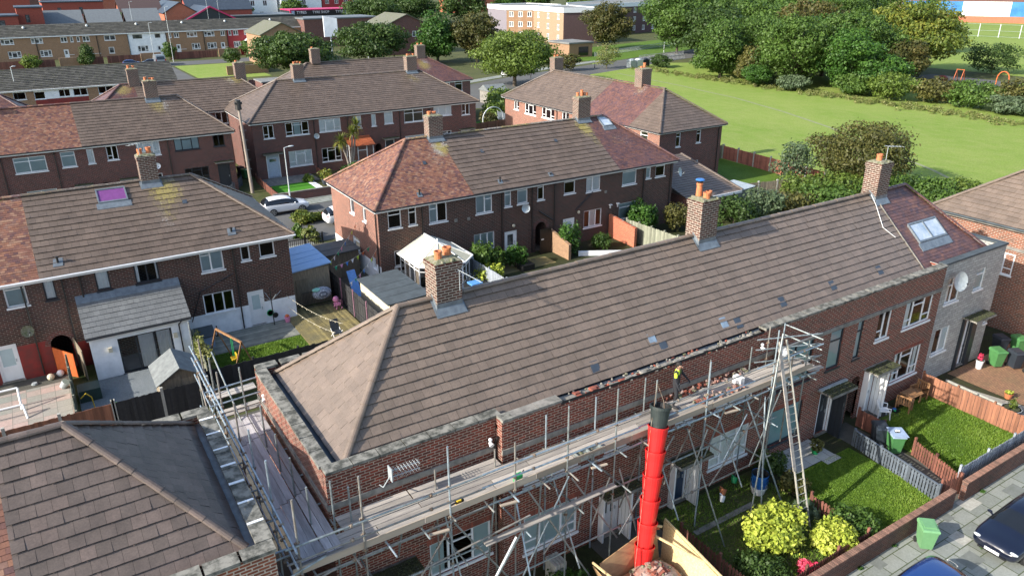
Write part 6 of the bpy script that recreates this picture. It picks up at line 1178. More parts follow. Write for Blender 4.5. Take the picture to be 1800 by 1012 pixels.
def whitechair():
    t = thing('garden_chair', (0,0,0), 'white plastic garden armchair in front of the white front door', 'chair'); 
    m = MB(); m.hexa([(-.24,-.24,.42), (.24,-.24,.42), (.22,.22,.39), (-.22,.22,.39), (-.24,-.24,.45), (.24,-.24,.45), (.22,.22,.42), (-.22,.22,.42)]); m.build('seat', 'white', t)
    for x, y in ((-.24,-.24), (.24,-.24), (-.23,.24), (.23,.24)): m = MB(); m.beam((x*1.15,y*1.2,0), (x,y,.42 if y < 0 else .62), .05, .04); m.build('leg', 'white', t)
    for k in range(7): a = -.19+k*.063; m.beam((a,.22,.42), (a*1.15,.33,.86-abs(a)*.35), .035, .015)
    pts = [(-.24,.22,.42), (-.27,.30,.66), (-.19,.34,.84), (0,.35,.9), (.19,.34,.84), (.27,.30,.66), (.24,.22,.42)]; m.path(pts, .02, 6); m.build('backrest', 'white', t)
    for s in (-1, 1): m = MB(); m.path([(s*.27,-.26,.42), (s*.28,-.25,.62), (s*.28,.0,.66), (s*.27,.28,.64)], .022, 6); m.build('armrest', 'white', t)
    t.location = (31.9,16.95,.075); t.rotation_euler = (0,0,rad(50))
whitechair()
def woodseat(loc, rz, w, label, g):
    t = thing('wooden_armchair', (0,0,0), label, 'seat', g)
    for x in (-w/2, w/2):
        for y, h in ((-.24,.62), (.24,.9)): m = MB(); m.beam((x,y,0), (x,y+(.05 if y > 0 else 0),h), .06, .06); m.build('leg', 'wood', t)
        m = MB(); m.beam((x,-.28,.64), (x,.27,.64), .07, .03); [m.beam((x,-.18+k*.1,.25), (x,-.18+k*.1,.62), .025, .03) for k in range(5)]; m.beam((x,-.24,.25), (x,.24,.25), .03, .05); m.build('armrest', 'wood', t)
    for k in range(5): m.beam((-w/2,-.2+k*.1,.42), (w/2,-.2+k*.1,.42), .08, .025)
    m.build('seat', 'wood', t); m = MB(); m.beam((-w/2,.29,.88), (w/2,.29,.88), .03, .08)
    for k in range(int(w/.11)): x = -w/2+.08+k*.11; m.beam((x,.25,.45), (x,.285,.86), .06, .015)
    m.build('backrest', 'wood', t); t.location = loc; t.rotation_euler = (0,0,rz)
woodseat((33.35,16.75,.06), rad(105), .62, 'wooden garden armchair nearest the white plastic chair', 'wooden garden seats'); woodseat((35.05,17.05,.06), rad(-95), .62, 'wooden garden armchair in the corner by the boarded fence', 'wooden garden seats')
t = thing('garden_table', (34.2,16.95,.06), 'slatted wooden table between the two garden armchairs', 'table')
for x in (-.4,.4):
    for y in (-.25,.25): m = MB(); m.beam((34.2+x,16.95+y,.06), (34.2+x,16.95+y,.66), .05, .05); m.build('leg', 'wood', t)
m = MB(); [m.beam((33.72,16.65+k*.1,.68), (34.68,16.65+k*.1,.68), .085, .03) for k in range(7)]; m.build('tabletop', 'wood', t)
o = MB(); o.box(32.75,16.75,.08,33.1,17.05,.16); o.ball((32.9,16.95,.2), .12,.1,.06,1); o.ball((32.8,16.85,.19), .06,.06,.05,2); tag(o.build('toy_box', ['black', 'blueplas', 'greenplas'], loc=(32.9,16.9,.08)), 'black tray of blue and green toys on the patio beside the wooden seat', 'toys')
for k, (lb, mt, z) in enumerate((('white tub at the bottom of the stack of blue buckets', 'white', .04), ('lowest of the stacked blue plastic tubs', 'blueplas', .30), ('middle one of the stacked blue plastic tubs', 'blueplas', .47), ('top blue tub of the stack, dark inside', 'blueplas', .64))):
    o = MB(); o.tube((22.35,16.3,z), (22.35,16.3,z+.36), .26+.0*k, .34, n=20, cap=False); o.tube((22.35,16.3,z+.32), (22.35,16.3,z+.36), .355, .355, n=20, cap=False); o.tube((22.35,16.3,z+.36), (22.35,16.3,z+.1), .33, .25, n=20, cap=False, m=1); o.tube((22.35,16.3,z+.06), (22.35,16.3,z+.07), .25, n=20, m=1); tag(o.build('plastic_tub', [mt, 'black' if k == 3 else mt], loc=(22.35,16.3,z)), lb, 'bucket', 'stacked tubs')
for x, y, mt, r, lb in ((20.9,16.9,'terra',.16,'broken terracotta pot in the shaded bed below the window'), (20.55,16.6,'white',.12,'small white pot in the shaded bed'), (21.9,17.2,'greenplas',.15,'blue-green watering can lying by the wall')):
    o = MB(); o.tube((x,y,.1), (x+.12,y+.1,.3), r*.6, r, n=12); o.tube((x+.12,y+.1,.3), (x+.1,y+.25,.34), .03); tag(o.build('garden_pot', mt, loc=(x,y,.05)), lb, 'pot')
o = MB(); [o.box(12.2+k*.13,16.6,0,12.3+k*.13,17.2,.9) for k in range(4)]; tag(o.build('slab_stack', 'concrete', loc=(12.4,16.9,0)), 'pale slabs stood on edge among the scaffold poles below the big window', 'slabs')
shrub(20.4,13.9,1.5,1.15,'lf_yellow','large golden-leaved shrub in the shaded front garden',n=5200,size=.11,k=9,seed=3,z=0.04,ry=.95,shell=.4)
shrub(22.0,12.55,1.15,.78,'lf_yellow','smaller golden-leaved shrub beside the pink hydrangea',n=3200,size=.10,k=8,seed=4,z=.04,shell=.4)
shrub(18.75,12.9,.8,.95,'lf_dark','low dark green shrub at the bottom edge of the picture',n=2600,size=.09,k=7,seed=5,z=.04)
shrub(23.5,12.7,1.0,.9,'lf_mid','dark leafy shrub by the street wall beside the golden one',n=2600,size=.09,k=8,seed=6,z=.04)
shrub(22.8,14.3,.7,.5,'lf_grey','clump of long grey-green leaves at the ladder foot',name='leaf_clump',n=900,size=.16,k=4,seed=7,z=.04,cat='plant')
shrub(20.25,12.2,.45,.42,'lf_pink','pink hydrangea in bloom behind the low picket fence',name='flowering_shrub',n=700,size=.08,k=5,seed=8,z=.04,cat='flowers')
shrub(23.7,16.9,1.3,.75,'lf_dark','dark climbing shrub beside the blue tubs',n=1600,size=.1,k=6,seed=9,z=.04); shrub(23.5,15.4,1.0,.6,'lf_brown','brownish shrub behind the ladder',n=1200,size=.1,k=5,seed=10,z=.04)
shrub(12.3,15.8,.8,1.0,'lf_bright','bright green weeds under the scaffold',name='weeds',n=1500,size=.11,k=6,seed=12,z=0,cat='weeds'); shrub(10.2,14.6,1.1,.8,'lf_light','light green bush at the bottom edge under the scaffold',n=1200,size=.11,k=6,seed=13,z=0)
shrub(36.8,17.2,.35,.3,'lf_grey','small grey plant by the stone-clad wall',name='small_plant',n=200,size=.08,k=3,seed=14,z=.04,cat='plant'); shrub(43.3,13.6,.7,.7,'lf_yellow','yellow-green bush in the edged bed at the right edge',n=900,size=.09,k=5,seed=15,z=.04)
shrub(30.6,16.2,.4,.35,'lf_mid','weeds by the dark fence stub',name='weeds',n=300,size=.08,k=3,seed=16,z=.04,cat='weeds')
for x, y, w_, d_, mt in ((24.0,9.7,.93,.6,'yardslab'), (26.4,9.95,.6,.6,'concrete'), (22.6,10.9,.5,.6,'yardslab'), (28.6,10.9,.93,.6,'concrete'), (31.0,10.3,.93,.6,'yardslab'), (25.4,9.1,.93,.6,'yardslab'), (20.6,10.6,.93,.6,'yardslab'), (27.2,11.0,.5,.55,'yardslab')): rect('replaced_slab', x, y, x+w_, y+d_, .016, mt)
for k, (x, y) in enumerate(((22.1,11.3), (24.2,11.35), (26.9,9.5), (30.3,11.3), (29.9,10.1), (24.7,9.3))): shrub(x, y, .1, .16, 'lf_bright', ('pavement weeds at the wall foot, leftmost','pavement weeds at the wall foot beside the green bin','weeds in the slab joint before the black car','pavement weeds at the wall foot near the right edge','weeds in the slab joint beside the black car','weeds between the blue and black cars')[k], name='weeds', n=70, size=.05, k=2, seed=300+k, z=.01, cat='weeds')
car((28.75,9.05,.013), rad(180), 'carblack', 'glossy blue-black car with white number plate at the right edge', 'hatch', plate='SF17 XUA', L=4.6)
car((21.75,9.1,.013), rad(180), 'carblue', 'bright blue car, only its roof in view at the bottom edge', 'hatch', L=4.2, oval_ring=True)
# ---------------------------------------------------------------- back gardens behind the scaffolded terrace
G = .7
m = MB(); [m.box(5.2,39.9+k*.15,G+.01,10.6,39.9+k*.15+.14,G+.06) for k in range(17)]; kind(m.build('grey_deck', 'deckg')); m = MB(); [m.box(10.62+k*.15,37.0,G+.01,10.62+k*.15+.14,43.5,G+.09) for k in range(23)]; kind(m.build('brown_deck', 'deck')); rect('small_lawn', 5.2, 36.4, 10.6, 39.9, G+.03, 'lawn'); rect('checker_patio', -9, 34.8, -1.2, 41.2, G+.03, 'checker'); rect('yard_slabs', -9, 41.2, -1.2, 42.45, G+.025, 'yard')
rect('slate_bed', -.9, 34.9, 4.7, 40.3, G+.03, 'slatechip'); rect('side_yard', 14.2, 36.4, 17.5, 55, G+.02, 'yard'); rect('rear_yard', 17.6, 36.4, 23, 44.1, G+.02, 'yard'); rect('rear_yard', 23, 36.4, 45, 44.1, G+.024, 'soil'); rect('alley', 3.0, 11.6, 5.0, 27, .02, 'yard')
lawnblades(5.3, 10.5, 36.5, 39.8, G+.03, 15000, 6)
fence('garden_fence', (4.7,36.15), (14.1,36.15), 1.85, 'long black boarded fence behind the nearest terrace', 'blackfence', 'slat', 2.4, w=.18, z=0); rect('back_alley', -12, 25.8, 40, 34.15, .01, 'yard')
fence('garden_fence', (14.25,36.3), (14.25,44.8), 1.75, 'dark boarded fence with pink posts between the decking and the flat-roofed shed', 'blackfence', 'slat', 1.9, w=.2, pm='pinkpost', pw=.07)
fence('garden_fence', (-8,34.6), (.4,34.6), 1.5, 'orange-brown fence with pale concrete posts between the chequered patio and the nearest roof', 'orangefence', 'slat', 1.95, w=.14, pm='concrete', pw=.13, ph=.12); fence('garden_fence', (.45,34.6), (4.5,34.6), 1.5, 'charcoal fence panels with pale concrete posts before the slate chippings', 'blackfence', 'slat', 1.95, w=.14, pm='concrete', pw=.13, ph=.12)
fence('garden_fence', (-1.1,41.2), (-1.1,34.8), 1.4, 'weathered green-grey fence along the side of the chequered patio', 'greywood', 'slat', 1.5, w=.12)
fence('garden_fence', (5.0,42.3), (4.9,34.9), 1.5, 'overgrown weathered fence beside the white extension', 'greywood', 'slat', 1.6, w=.14, pm='greywood')
fence('garden_fence', (23.2,44.0), (23.2,37.5), 1.6, 'pale fence beside the conservatory', 'palefence', 'slat', 1.9, w=.14)
fence('garden_fence', (37.6,42.8), (37.9,37.5), 1.7, 'pale green-grey fence with heavy posts behind the brick screen wall', 'greywood', 'slat', 1.4, w=.16, pw=.14)
bwall('screen_wall', (37.0,44.1), (36.9,40.9), 1.85, 'orange brick screen wall jutting from the centre terrace', 'brick_or', cope=False, h2=1.55); bwall('screen_wall', (31.15,44.1), (31.1,41.4), 1.75, 'short tan brick wall beside the black gate', 'brick_tan', cope=False, h2=1.2)
bwall('garden_wall', (32.2,41.8), (35.0,40.2), .35, 'low white edging wall by the round bush', 'whitewall', cope=False)
t = thing('garden_gate', (30.45,43.6,G), 'tall black gate in front of the arched passage', 'gate'); m = MB(); [m.box(29.95+k*.125,43.55,G+.03,30.06+k*.125,43.6,G+1.95) for k in range(8)]; m.build('panel', 'gateblack', t); m = MB(); m.box(29.95,43.52,G+1.0,30.95,43.55,G+1.1); m.build('rail', 'gateblack', t); m = MB(); m.box(30.05,43.5,G+1.15,30.25,43.53,G+1.2); m.build('handle', 'white', t)
t = thing('orange_gate', (-.95,42,G), 'open bright orange gate at the arched passage of the left terrace', 'gate'); m = MB(); m.hexa([(-1.6,42.4,G), (-.75,41.3,G), (-.72,41.33,G), (-1.57,42.43,G), (-1.6,42.4,G+1.5), (-.75,41.3,G+1.35), (-.72,41.33,G+1.35), (-1.57,42.43,G+1.5)]); m.build('panel', 'orange', t)
m = MB(); m.hexa([(-.6,42.4,G), (-.35,40.6,G), (-.3,40.6,G), (-.55,42.4,G), (-.6,42.4,G+1.8), (-.35,40.6,G+1.7), (-.3,40.6,G+1.7), (-.55,42.4,G+1.8)]); tag(m.build('garden_gate', 'oldwood', loc=(-.5,41.5,G)), 'dark timber gate leaf standing open beside the orange one', 'gate')
# sheds
def shed(name, x0, x1, y0, y1, h0, h1, wallm, roofm, label, z=G, over=.15, ridge=False, doorx=None):
    t = thing(name, ((x0+x1)/2, (y0+y1)/2, z), label, 'shed', 'garden sheds'); w = MB(); w.box(x0,y0,z,x1,y1,z+min(h0,h1)); 
    if ridge == 'y':
        xm = (x0+x1)/2
        for y in (y0, y1): w.poly([(x0,y,z+h0), (x1,y,z+h0), (xm,y,z+h1)])
        w.build('walls', wallm, t); r = MB(); k = (h1-h0)/(xm-x0)*over
        for s, xe in ((-1, x0-over), (1, x1+over)):
            r.hexa([(xe,y0-over,z+h0-k), (xm,y0-over,z+h1), (xm,y1+over,z+h1), (xe,y1+over,z+h0-k), (xe,y0-over,z+h0-k+.05), (xm,y0-over,z+h1+.05), (xm,y1+over,z+h1+.05), (xe,y1+over,z+h0-k+.05)])
    elif ridge:
        ym = (y0+y1)/2
        for x in (x0, x1): w.poly([(x,y0,z+h0), (x,y1,z+h0), (x,ym,z+h1)])
        w.build('walls', wallm, t); r = MB()
        r.hexa([(x0-over,y0-over,z+h0-.05), (x1+over,y0-over,z+h0-.05), (x1+over,ym,z+h1), (x0-over,ym,z+h1), (x0-over,y0-over,z+h0), (x1+over,y0-over,z+h0), (x1+over,ym,z+h1+.05), (x0-over,ym,z+h1+.05)]); r.hexa([(x0-over,ym,z+h1), (x1+over,ym,z+h1), (x1+over,y1+over,z+h0-.05), (x0-over,y1+over,z+h0-.05), (x0-over,ym,z+h1+.05), (x1+over,ym,z+h1+.05), (x1+over,y1+over,z+h0), (x0-over,y1+over,z+h0)])
    else:
        for y in (y0, y1): w.poly([(x0,y,z+min(h0,h1)), (x1,y,z+min(h0,h1)), (x1,y,z+h1), (x0,y,z+h0)])
        w.build('walls', wallm, t); r = MB(); r.hexa([(x0-over,y0-over,z+h0), (x1+over,y0-over,z+h1), (x1+over,y1+over,z+h1), (x0-over,y1+over,z+h0), (x0-over,y0-over,z+h0+.07), (x1+over,y0-over,z+h1+.07), (x1+over,y1+over,z+h1+.07), (x0-over,y1+over,z+h0+.07)])
        for k in range(1, int((y1-y0)/.9)): yy = y0+k*.9; r.hexa([(x0-over,yy,z+h0+.07), (x1+over,yy,z+h1+.07), (x1+over,yy+.05,z+h1+.07), (x0-over,yy+.05,z+h0+.07), (x0-over,yy,z+h0+.085), (x1+over,yy,z+h1+.085), (x1+over,yy+.05,z+h1+.085), (x0-over,yy+.05,z+h0+.085)])
    r.build('roof', roofm, t); m = MB(); m.box(x0+.2, y0-.03, z+.05, x0+.95, y0-.003, z+1.8); m.build('door', wallm, t); return t
shed('garden_shed', 11.55, 13.95, 43.9, 47.9, 2.35, 2.55, 'oldwood', 'bluesheet', 'brown timber shed with blue metal roof beside the decking')
shed('garden_shed', 14.95, 17.35, 36.75, 41.2, 2.05, 2.15, 'cream', 'felt', 'cream-walled shed with dark flat roof next to the conservatory')
shed('garden_shed', 2.45, 4.4, 34.95, 37.1, 1.65, 2.25, 'oldwood', 'felt_l', 'small pitched shed with grey felt roof in front of the patio doors', ridge='y')
shed('garden_shed', 14.9, 17.2, 47.2, 49.4, 1.75, 1.85, 'oldwood', 'felt', 'low dark-roofed shed in the passage under the bunting')
shed('garden_shed', 52.0, 54.6, 45.0, 47.4, 1.8, 2.0, 'greywood', 'grey', 'old slatted shed with blue-grey roof by the rubbish', z=0)
# conservatory
def conservatory():
    t = thing('conservatory', (20.8,42.5,G), 'white conservatory with cream hipped roof on the centre terrace', 'conservatory'); z = G; pts = [(18.9,44.15), (18.9,41.2), (19.9,40.3), (21.7,40.3), (22.7,41.2), (22.7,44.15)]; ze, zr = 2.85, 3.85
    for (a, b) in zip(pts, pts[1:]):
        A, B = Vector((*a,0)), Vector((*b,0)); d = (B-A).normalized(); L = (B-A).length; nrm = Vector((d.y,-d.x,0)); n_ = -nrm if (Vector((20.8,42.3,0))-A).dot(nrm) < 0 else nrm
        Tt = lambda u, zz, q=0, A=A, d=d, n_=n_: tuple(A+d*u+n_*q+Vector((0,0,zz)))
        w = MB(); wall(w, Tt, 0, L, z, z+.6, depth=.1); w.build('dwarf_wall', 'whitewall', t)
        k = max(1, round(L/.8))
        for i in range(k): window(t, Tt, L*i/k, L*(i+1)/k, z+.6, ze, 'top', sill=False, name='glazing', fw=.05, cur='drape' if i % 2 else None)
    top = [(20.8,44.15,zr), (20.8,42.2,zr)]; r = MB(); E_ = [(p[0]+(p[0]-20.8)*.06, p[1]-(.15 if p[1] < 44 else 0), ze) for p in pts]; q = top[1]
    faces = [[E_[0],E_[1],q,top[0]], [E_[1],E_[2],q], [E_[2],E_[3],q], [E_[3],E_[4],q], [E_[4],E_[5],top[0],q]]
    for f in faces: r.poly(f)
    r.build('roof_panels', 'ivory', t)
    b = MB(); 
    for p in E_[1:5]: b.beam(p, q, .06, .06)
    for f in ((E_[0],E_[1],top[0],q), (E_[5],E_[4],top[0],q)):
        for k in range(5): s = k/4; a = Vector(f[0]).lerp(Vector(f[1]), s); c = Vector(f[2]).lerp(Vector(f[3]), s); b.beam(a, c, .035, .04)
    b.beam(top[0], q, .1, .12); [b.beam(a, c, .08, .1) for a, c in zip(E_, E_[1:])]; b.ball((20.8,42.15,zr+.12), .06,.06,.12); b.build('roof_bars', 'white', t)
conservatory()
# garden furniture and bits behind the terraces
def swing():
    t = thing('garden_swing', (6.3,38.3,G), 'small orange-brown timber swing frame on the shaded lawn', 'swing')
    for x in (5.6,):
        pass
    A, B = Vector((6.0,39.4,G+1.8)), Vector((6.75,37.0,G+1.8)); m = MB(); m.beam(A, B, .09, .09); m.build('top_beam', 'wood', t)
    for P_ in (A, B):
        for s in (-1, 1): m = MB(); m.beam(P_, P_+Vector((s*.6,0,-1.8)), .07, .07); m.build('leg', 'wood', t)
    c = A.lerp(B, .6); m = MB(); m.tube(c+Vector((0,-.2,0)), c+Vector((0,-.2,-1.2)), .012, n=4); m.tube(c+Vector((0,.2,0)), c+Vector((0,.2,-1.2)), .012, n=4); m.build('rope', 'greenplas', t); m = MB(); m.box(c.x-.15,c.y-.22,G+.5,c.x+.15,c.y+.22,G+.58); m.box(c.x+.1,c.y-.2,G+.58,c.x+.15,c.y+.2,G+.8); m.build('seat', 'yellow', t)
swing()
def rotary():
    t = thing('rotary_airer', (9.7,42.0,G), 'folded rotary clothes airer on a black pole by the white back wall', 'clothes airer'); m = MB(); m.tube((9.7,42.0,G), (9.7,42.0,G+2.4), .03, n=8); m.build('pole', 'black', t); m = MB()
    for a in (20,110,200,290): m.tube((9.7,42.0,G+1.6), (9.7+math.cos(rad(a))*.7,42.0+math.sin(rad(a))*.35,G+2.1), .013, n=5)
    m.build('arms', 'grey', t); return t
rotary()
o = MB(); [o.tube((9.62+.0*k,42.28,G+.75), (9.62,42.32,G+.75), .2-k*.04, n=16) for k in range(3)]; o.tube((9.9,42.25,G+.55), (9.9,42.3,G+.55), .16, n=14, m=1); tag(o.build('hose_reel', ['greenplas', 'black'], loc=(9.7,42.3,G+.7)), 'green hose reel hung on the white back wall', 'hose reel')
o = MB(); o.tube((10.5,42.0,G+.07), (10.5,42.0,G+.4), .14, .18, n=12); o.ball((10.5,42,G+.45), .13,.13,.1,1); tag(o.build('bucket', ['pink', 'orange'], loc=(10.5,42,G+.07)), 'pink bucket with orange toys at the end of the white wall', 'bucket')
def railscreen(x0, y0, x1, label):
    t = thing('metal_railing', (x0,y0,G), label, 'railing'); m = MB(); 
    for k in range(int((x1-x0)/.09)+1): m.tube((x0+k*.09,y0,G+.1), (x0+k*.09,y0,G+1.1), .012, n=4)
    m.tube((x0,y0,G+1.1), (x1,y0,G+1.1), .02, n=5); m.tube((x0,y0,G+.1), (x1,y0,G+.1), .02, n=5); m.build('bars', 'black', t)
railscreen(11.9, 43.3, 13.7, 'black metal railing in front of the brown shed')
t = thing('laundry_basket', (13.1,43.1,G), 'checked laundry and mint cloth heaped over the black railing', 'laundry'); m = MB(); m.ball((13.1,43.1,G+.95), .62,.3,.42, nu=14, nv=8)
m.build('blanket', 'laundry', t); m2 = MB(); m2.ball((12.75,43.05,G+1.25), .3,.2,.12, nu=10, nv=6)
m2.build('cloth', 'mint', t)
t = thing('toy_pram', (13.75,42.3,G), 'pink toy pushchair on the brown decking by the dark fence', 'toy pram'); m = MB(); m.ball((13.72,42.45,G+.62), .2,.18,.2); m.build('hood', 'pink', t); m = MB(); m.box(13.55,42.1,G+.3,13.9,42.45,G+.42); m.build('seat', 'pink', t)
for x in (-.15,.17):
    for y in (-.22,.2): m = MB(); m.tube((13.73+x,42.25+y,G+.17), (13.76+x,42.25+y,G+.17), .08, n=10); m.build('wheel', 'pink', t)
m = MB(); m.path([(13.6,42.0,G+.3), (13.6,41.85,G+.75), (13.85,41.85,G+.75), (13.85,42.0,G+.3)], .015, 4); m.build('handle', 'pink', t)
t = thing('patio_chair', (12.3,38.2,G), 'dark folding chair with white frame on the decking', 'chair'); m = MB(); m.hexa([(12.0,38.0,G+.42), (12.5,38.0,G+.42), (12.5,38.5,G+.45), (12.0,38.5,G+.45), (12.0,38.0,G+.45), (12.5,38.0,G+.45), (12.5,38.5,G+.48), (12.0,38.5,G+.48)]); m.build('seat', 'anth', t); m = MB(); m.hexa([(12.0,38.5,G+.45), (12.5,38.5,G+.45), (12.5,38.53,G+.45), (12.0,38.53,G+.45), (12.0,38.75,G+1.05), (12.5,38.75,G+1.05), (12.5,38.78,G+1.05), (12.0,38.78,G+1.05)]); m.build('backrest', 'anth', t)
for x in (12.0, 12.5): m = MB(); m.beam((x,37.95,G+.1), (x,38.6,G+.6), .03, .03); m.beam((x,38.6,G+.1), (x,38.0,G+.6), .03, .03); m.build('leg', 'white', t)
def strings(name, a, b, sag, n, label, flags=False, mts=('white',), cat='string lights'):
    t = thing(name, a, label, cat, 'garden strings'); A, B = Vector(a), Vector(b); P = lambda s: A.lerp(B, s)-Vector((0,0,sag*4*s*(1-s))); m = MB(); m.path([P(k/12) for k in range(13)], .009, 4); m.build('cord', 'cream', t)
    for k in range(n):
        p = P((k+.5)/n); q = MB()
        if flags: d = (B-A).normalized()*.13; q.hexa([p-d, p+d, p+d*.01-Vector((0,0,.3)), p-d*.01-Vector((0,0,.3)), p-d+Vector((0,.01,0)), p+d+Vector((0,.01,0)), p+d*.01+Vector((0,.01,-.3)), p-d*.01+Vector((0,.01,-.3))]); q.build('pennant', mts[k % len(mts)], t)
        else: q.ball(tuple(p-Vector((0,0,.04))), .03,.03,.04, nu=6, nv=4); q.build('bulb', 'cream', t)
strings('string_lights', (10.7,42.4,2.3), (12.4,37.6,1.9), .25, 12, 'upper string of bulbs over the decking'); strings('string_lights', (10.7,42.3,1.6), (11.9,37.5,1.5), .2, 8, 'lower string of bulbs over the decking')
M['flagy'] = simple('lime_pennant', (.55,.75,.05), rough=.8); M['flagg'] = simple('green_pennant', (.03,.4,.2), rough=.8); M['flagb'] = simple('blue_pennant', (.05,.25,.7), rough=.8)
fl = ('flagy','white','flagg','pink','flagb','white','flagy','orange')
strings('bunting', (14.4,45.2,2.7), (17.5,47.9,4.2), .15, 8, 'colourful bunting strung highest across the passage', True, fl, 'bunting'); strings('bunting', (14.4,44.4,2.7), (17.5,45.6,3.2), .2, 7, 'colourful bunting in the middle of the passage', True, fl[2:], 'bunting'); strings('bunting', (14.4,41.6,2.5), (17.5,44.5,3.3), .25, 7, 'colourful bunting nearest the flat-roofed shed', True, fl[1:], 'bunting')
o = MB(); o.hexa([(15.2,43.2,G), (15.8,43.3,G), (15.8,43.4,G), (15.2,43.3,G), (15.5,45.1,G+1.2), (16.1,45.2,G+1.2), (16.1,45.3,G+1.2), (15.5,45.2,G+1.2)])
tag(o.build('slide', 'sky', loc=(15.6,44,G)), 'light blue plastic slide leaning in the passage', 'slide')
t = thing('rabbit_hutch', (5.6,41.3,G), 'small hutch with black felt roof and blue panel against the white wall', 'hutch'); m = MB(); m.box(5.25,41.0,G,6.1,41.6,G+.75); m.build('cage', 'pale_blue', t); m = MB(); m.hexa([(5.15,40.9,G+.72), (6.2,40.9,G+.72), (6.2,41.7,G+1.05), (5.15,41.7,G+1.05), (5.15,40.9,G+.77), (6.2,40.9,G+.77), (6.2,41.7,G+1.1), (5.15,41.7,G+1.1)]); m.build('roof', 'felt', t)
# left yards
t = thing('garden_goal', (-4.2,39.3,G), 'white plastic pipe frame standing on the chequered patio', 'frame'); m = MB(); m.path([(-6.2,39.6,G+1.0), (-3.3,39.6,G+1.0), (-3.3,39.0,G+.1)], .05, 8); m.build('top_rail', 'white', t); m = MB(); m.path([(-6.2,38.6,G+.55), (-3.2,38.6,G+.55), (-3.1,38.1,G+.02)], .05, 8); m.build('base_rail', 'white', t)
o = MB(); o.ball((-1.95,41.75,G+.18), .18,.18,.18); tag(o.build('football', 'cream', loc=(-1.95,41.75,G)), 'cream football at the foot of the red-painted wall', 'ball'); o = MB(); o.ball((-1.5,41.95,G+.18), .18,.18,.18); tag(o.build('football', 'white', loc=(-1.5,41.95,G)), 'white football next to the cream one', 'ball'); o = MB(); [o.tube((-2.7,41.6,G+.05+k*.03), (-2.7,41.6,G+.07+k*.03), .16-.02*k, n=12, cap=True) for k in range(3)]; tag(o.build('toy_ring', 'grey', loc=(-2.7,41.6,G)), 'small grey ring lying near the white back door', 'toy')
o = MB(); o.tube((-1.5,40.4,G+.1), (-1.3,40.3,G+.4), .16,.2, n=12); tag(o.build('bucket', 'grey', loc=(-1.4,40.4,G)), 'grey bucket on the yard slabs by the weathered fence', 'bucket')
def bicycle(x, y, z, label):
    t = thing('bicycle', (x,y,z), label, 'bicycle')
    for dx in (-.35,.35): m = MB(); [m.beam((x+dx+math.cos(a*math.pi/7)*.24,y,z+.24+math.sin(a*math.pi/7)*.24), (x+dx+math.cos((a+1)*math.pi/7)*.24,y,z+.24+math.sin((a+1)*math.pi/7)*.24), .03,.03) for a in range(14)]; m.build('wheel', 'white', t)
    m = MB(); m.path([(x-.35,y,z+.24), (x-.1,y,z+.55), (x+.22,y,z+.55), (x,y,z+.24), (x-.1,y,z+.55)], .02, 5); m.path([(x+.35,y,z+.24), (x+.2,y,z+.65)], .02, 5); m.build('frame', 'white', t); m = MB(); m.tube((x+.2,y-.2,z+.66), (x+.2,y+.2,z+.66), .015); m.build('handlebar', 'white', t); m = MB(); m.box(x-.18,y-.05,z+.57,x,y+.05,z+.62); m.build('saddle', 'black', t)
bicycle(-1.95, 36.2, G+.03, 'small white childrens bicycle by the fence on the chequered patio')
o = MB(); o.box(-.85,38.2,G,.1,39.1,G+.65)
tag(o.build('garden_box', 'storage', loc=(-.4,38.6,G)), 'dark storage box between the weathered fence and extension', 'storage box')
o = MB(); o.ball((.55,36.6,G+.2), .45,.35,.2, nu=12, nv=8)
tag(o.build('sandpit', 'limeplas', loc=(.55,36.6,G)), 'lime green plastic toy boat on the slate chippings', 'toy')
o = MB(); o.path([(-.3,36.9,G), (-.35,36.9,G+.9), (-.55,36.9,G+1.15), (-.8,36.9,G+.95)], .025, 6); tag(o.build('toy_hook', 'yellow', loc=(-.3,36.9,G)), 'thin yellow curved stick standing behind the fence', 'stick')
o = MB(); o.tube((6.5,42.3,G+.05), (6.5,42.3,G+.7), .03); o.box(6.4,42.2,G+.02,6.6,42.4,G+.06); tag(o.build('garden_stake', 'black', loc=(6.5,42.3,G)), 'short black post by the white wall', 'post')
dish((-2.55,42.45,3.35), (.3,-1,.35), 'yellowed dish on the wall of the left terrace', .3, 'flaunch'); dish((28.8,44.15,4.3), (-.1,-1,.3), 'grey dish on the centre terrace above its black gate', .33); dish((43.5,44.0,5.0), (.5,-1,.3), 'grey dish at the right end of the centre terrace', .38); dish((25.5,80,4.0), (-.1,-1,.2), 'small dish between windows of the long brown-roofed terrace', .3); dish((9.0,77,3.5), (.1,-1,.2), 'white dish on the half red-roofed terrace', .28, 'white')
# planting in the middle gardens
for a in ((24.7,42.3,2.4,1.1,'lf_mid','tall leafy shrub in front of the white door of the centre terrace',2200,.16,21), (23.8,40.6,1.6,1.0,'lf_yellow','yellow-green bush beside the conservatory fence',1300,.14,22), (27.0,42.3,1.7,.9,'lf_bright','green shrub left of the black gate',1300,.14,23), (31.9,42.6,2.4,.85,'lf_bright','upright green shrub right of the short tan wall',1800,.13,24), (34.5,42.0,1.3,.75,'lf_mid','round clipped bush on the bare soil',2600,.08,25),
          (39.6,43.2,2.6,1.3,'lf_bright','leafy green shrub over the pale fence',2600,.16,26), (42.3,42.0,2.3,1.1,'lf_brown','reddish-green shrub near the right end of the centre terrace',1800,.14,27), (43.2,39.8,1.8,1.3,'lf_mid','green bush behind the middle chimney',1800,.15,28), (48.0,41.2,2.4,1.8,'lf_dark','dark bush in front of the outhouse',2600,.17,29), (51.5,41.2,2.6,1.7,'lf_grey','grey-green bush by the outhouse corner',2400,.17,30)):
    shrub(a[0],a[1],a[2],a[3],a[4],a[5],n=a[6],size=a[7],k=7,seed=a[8])
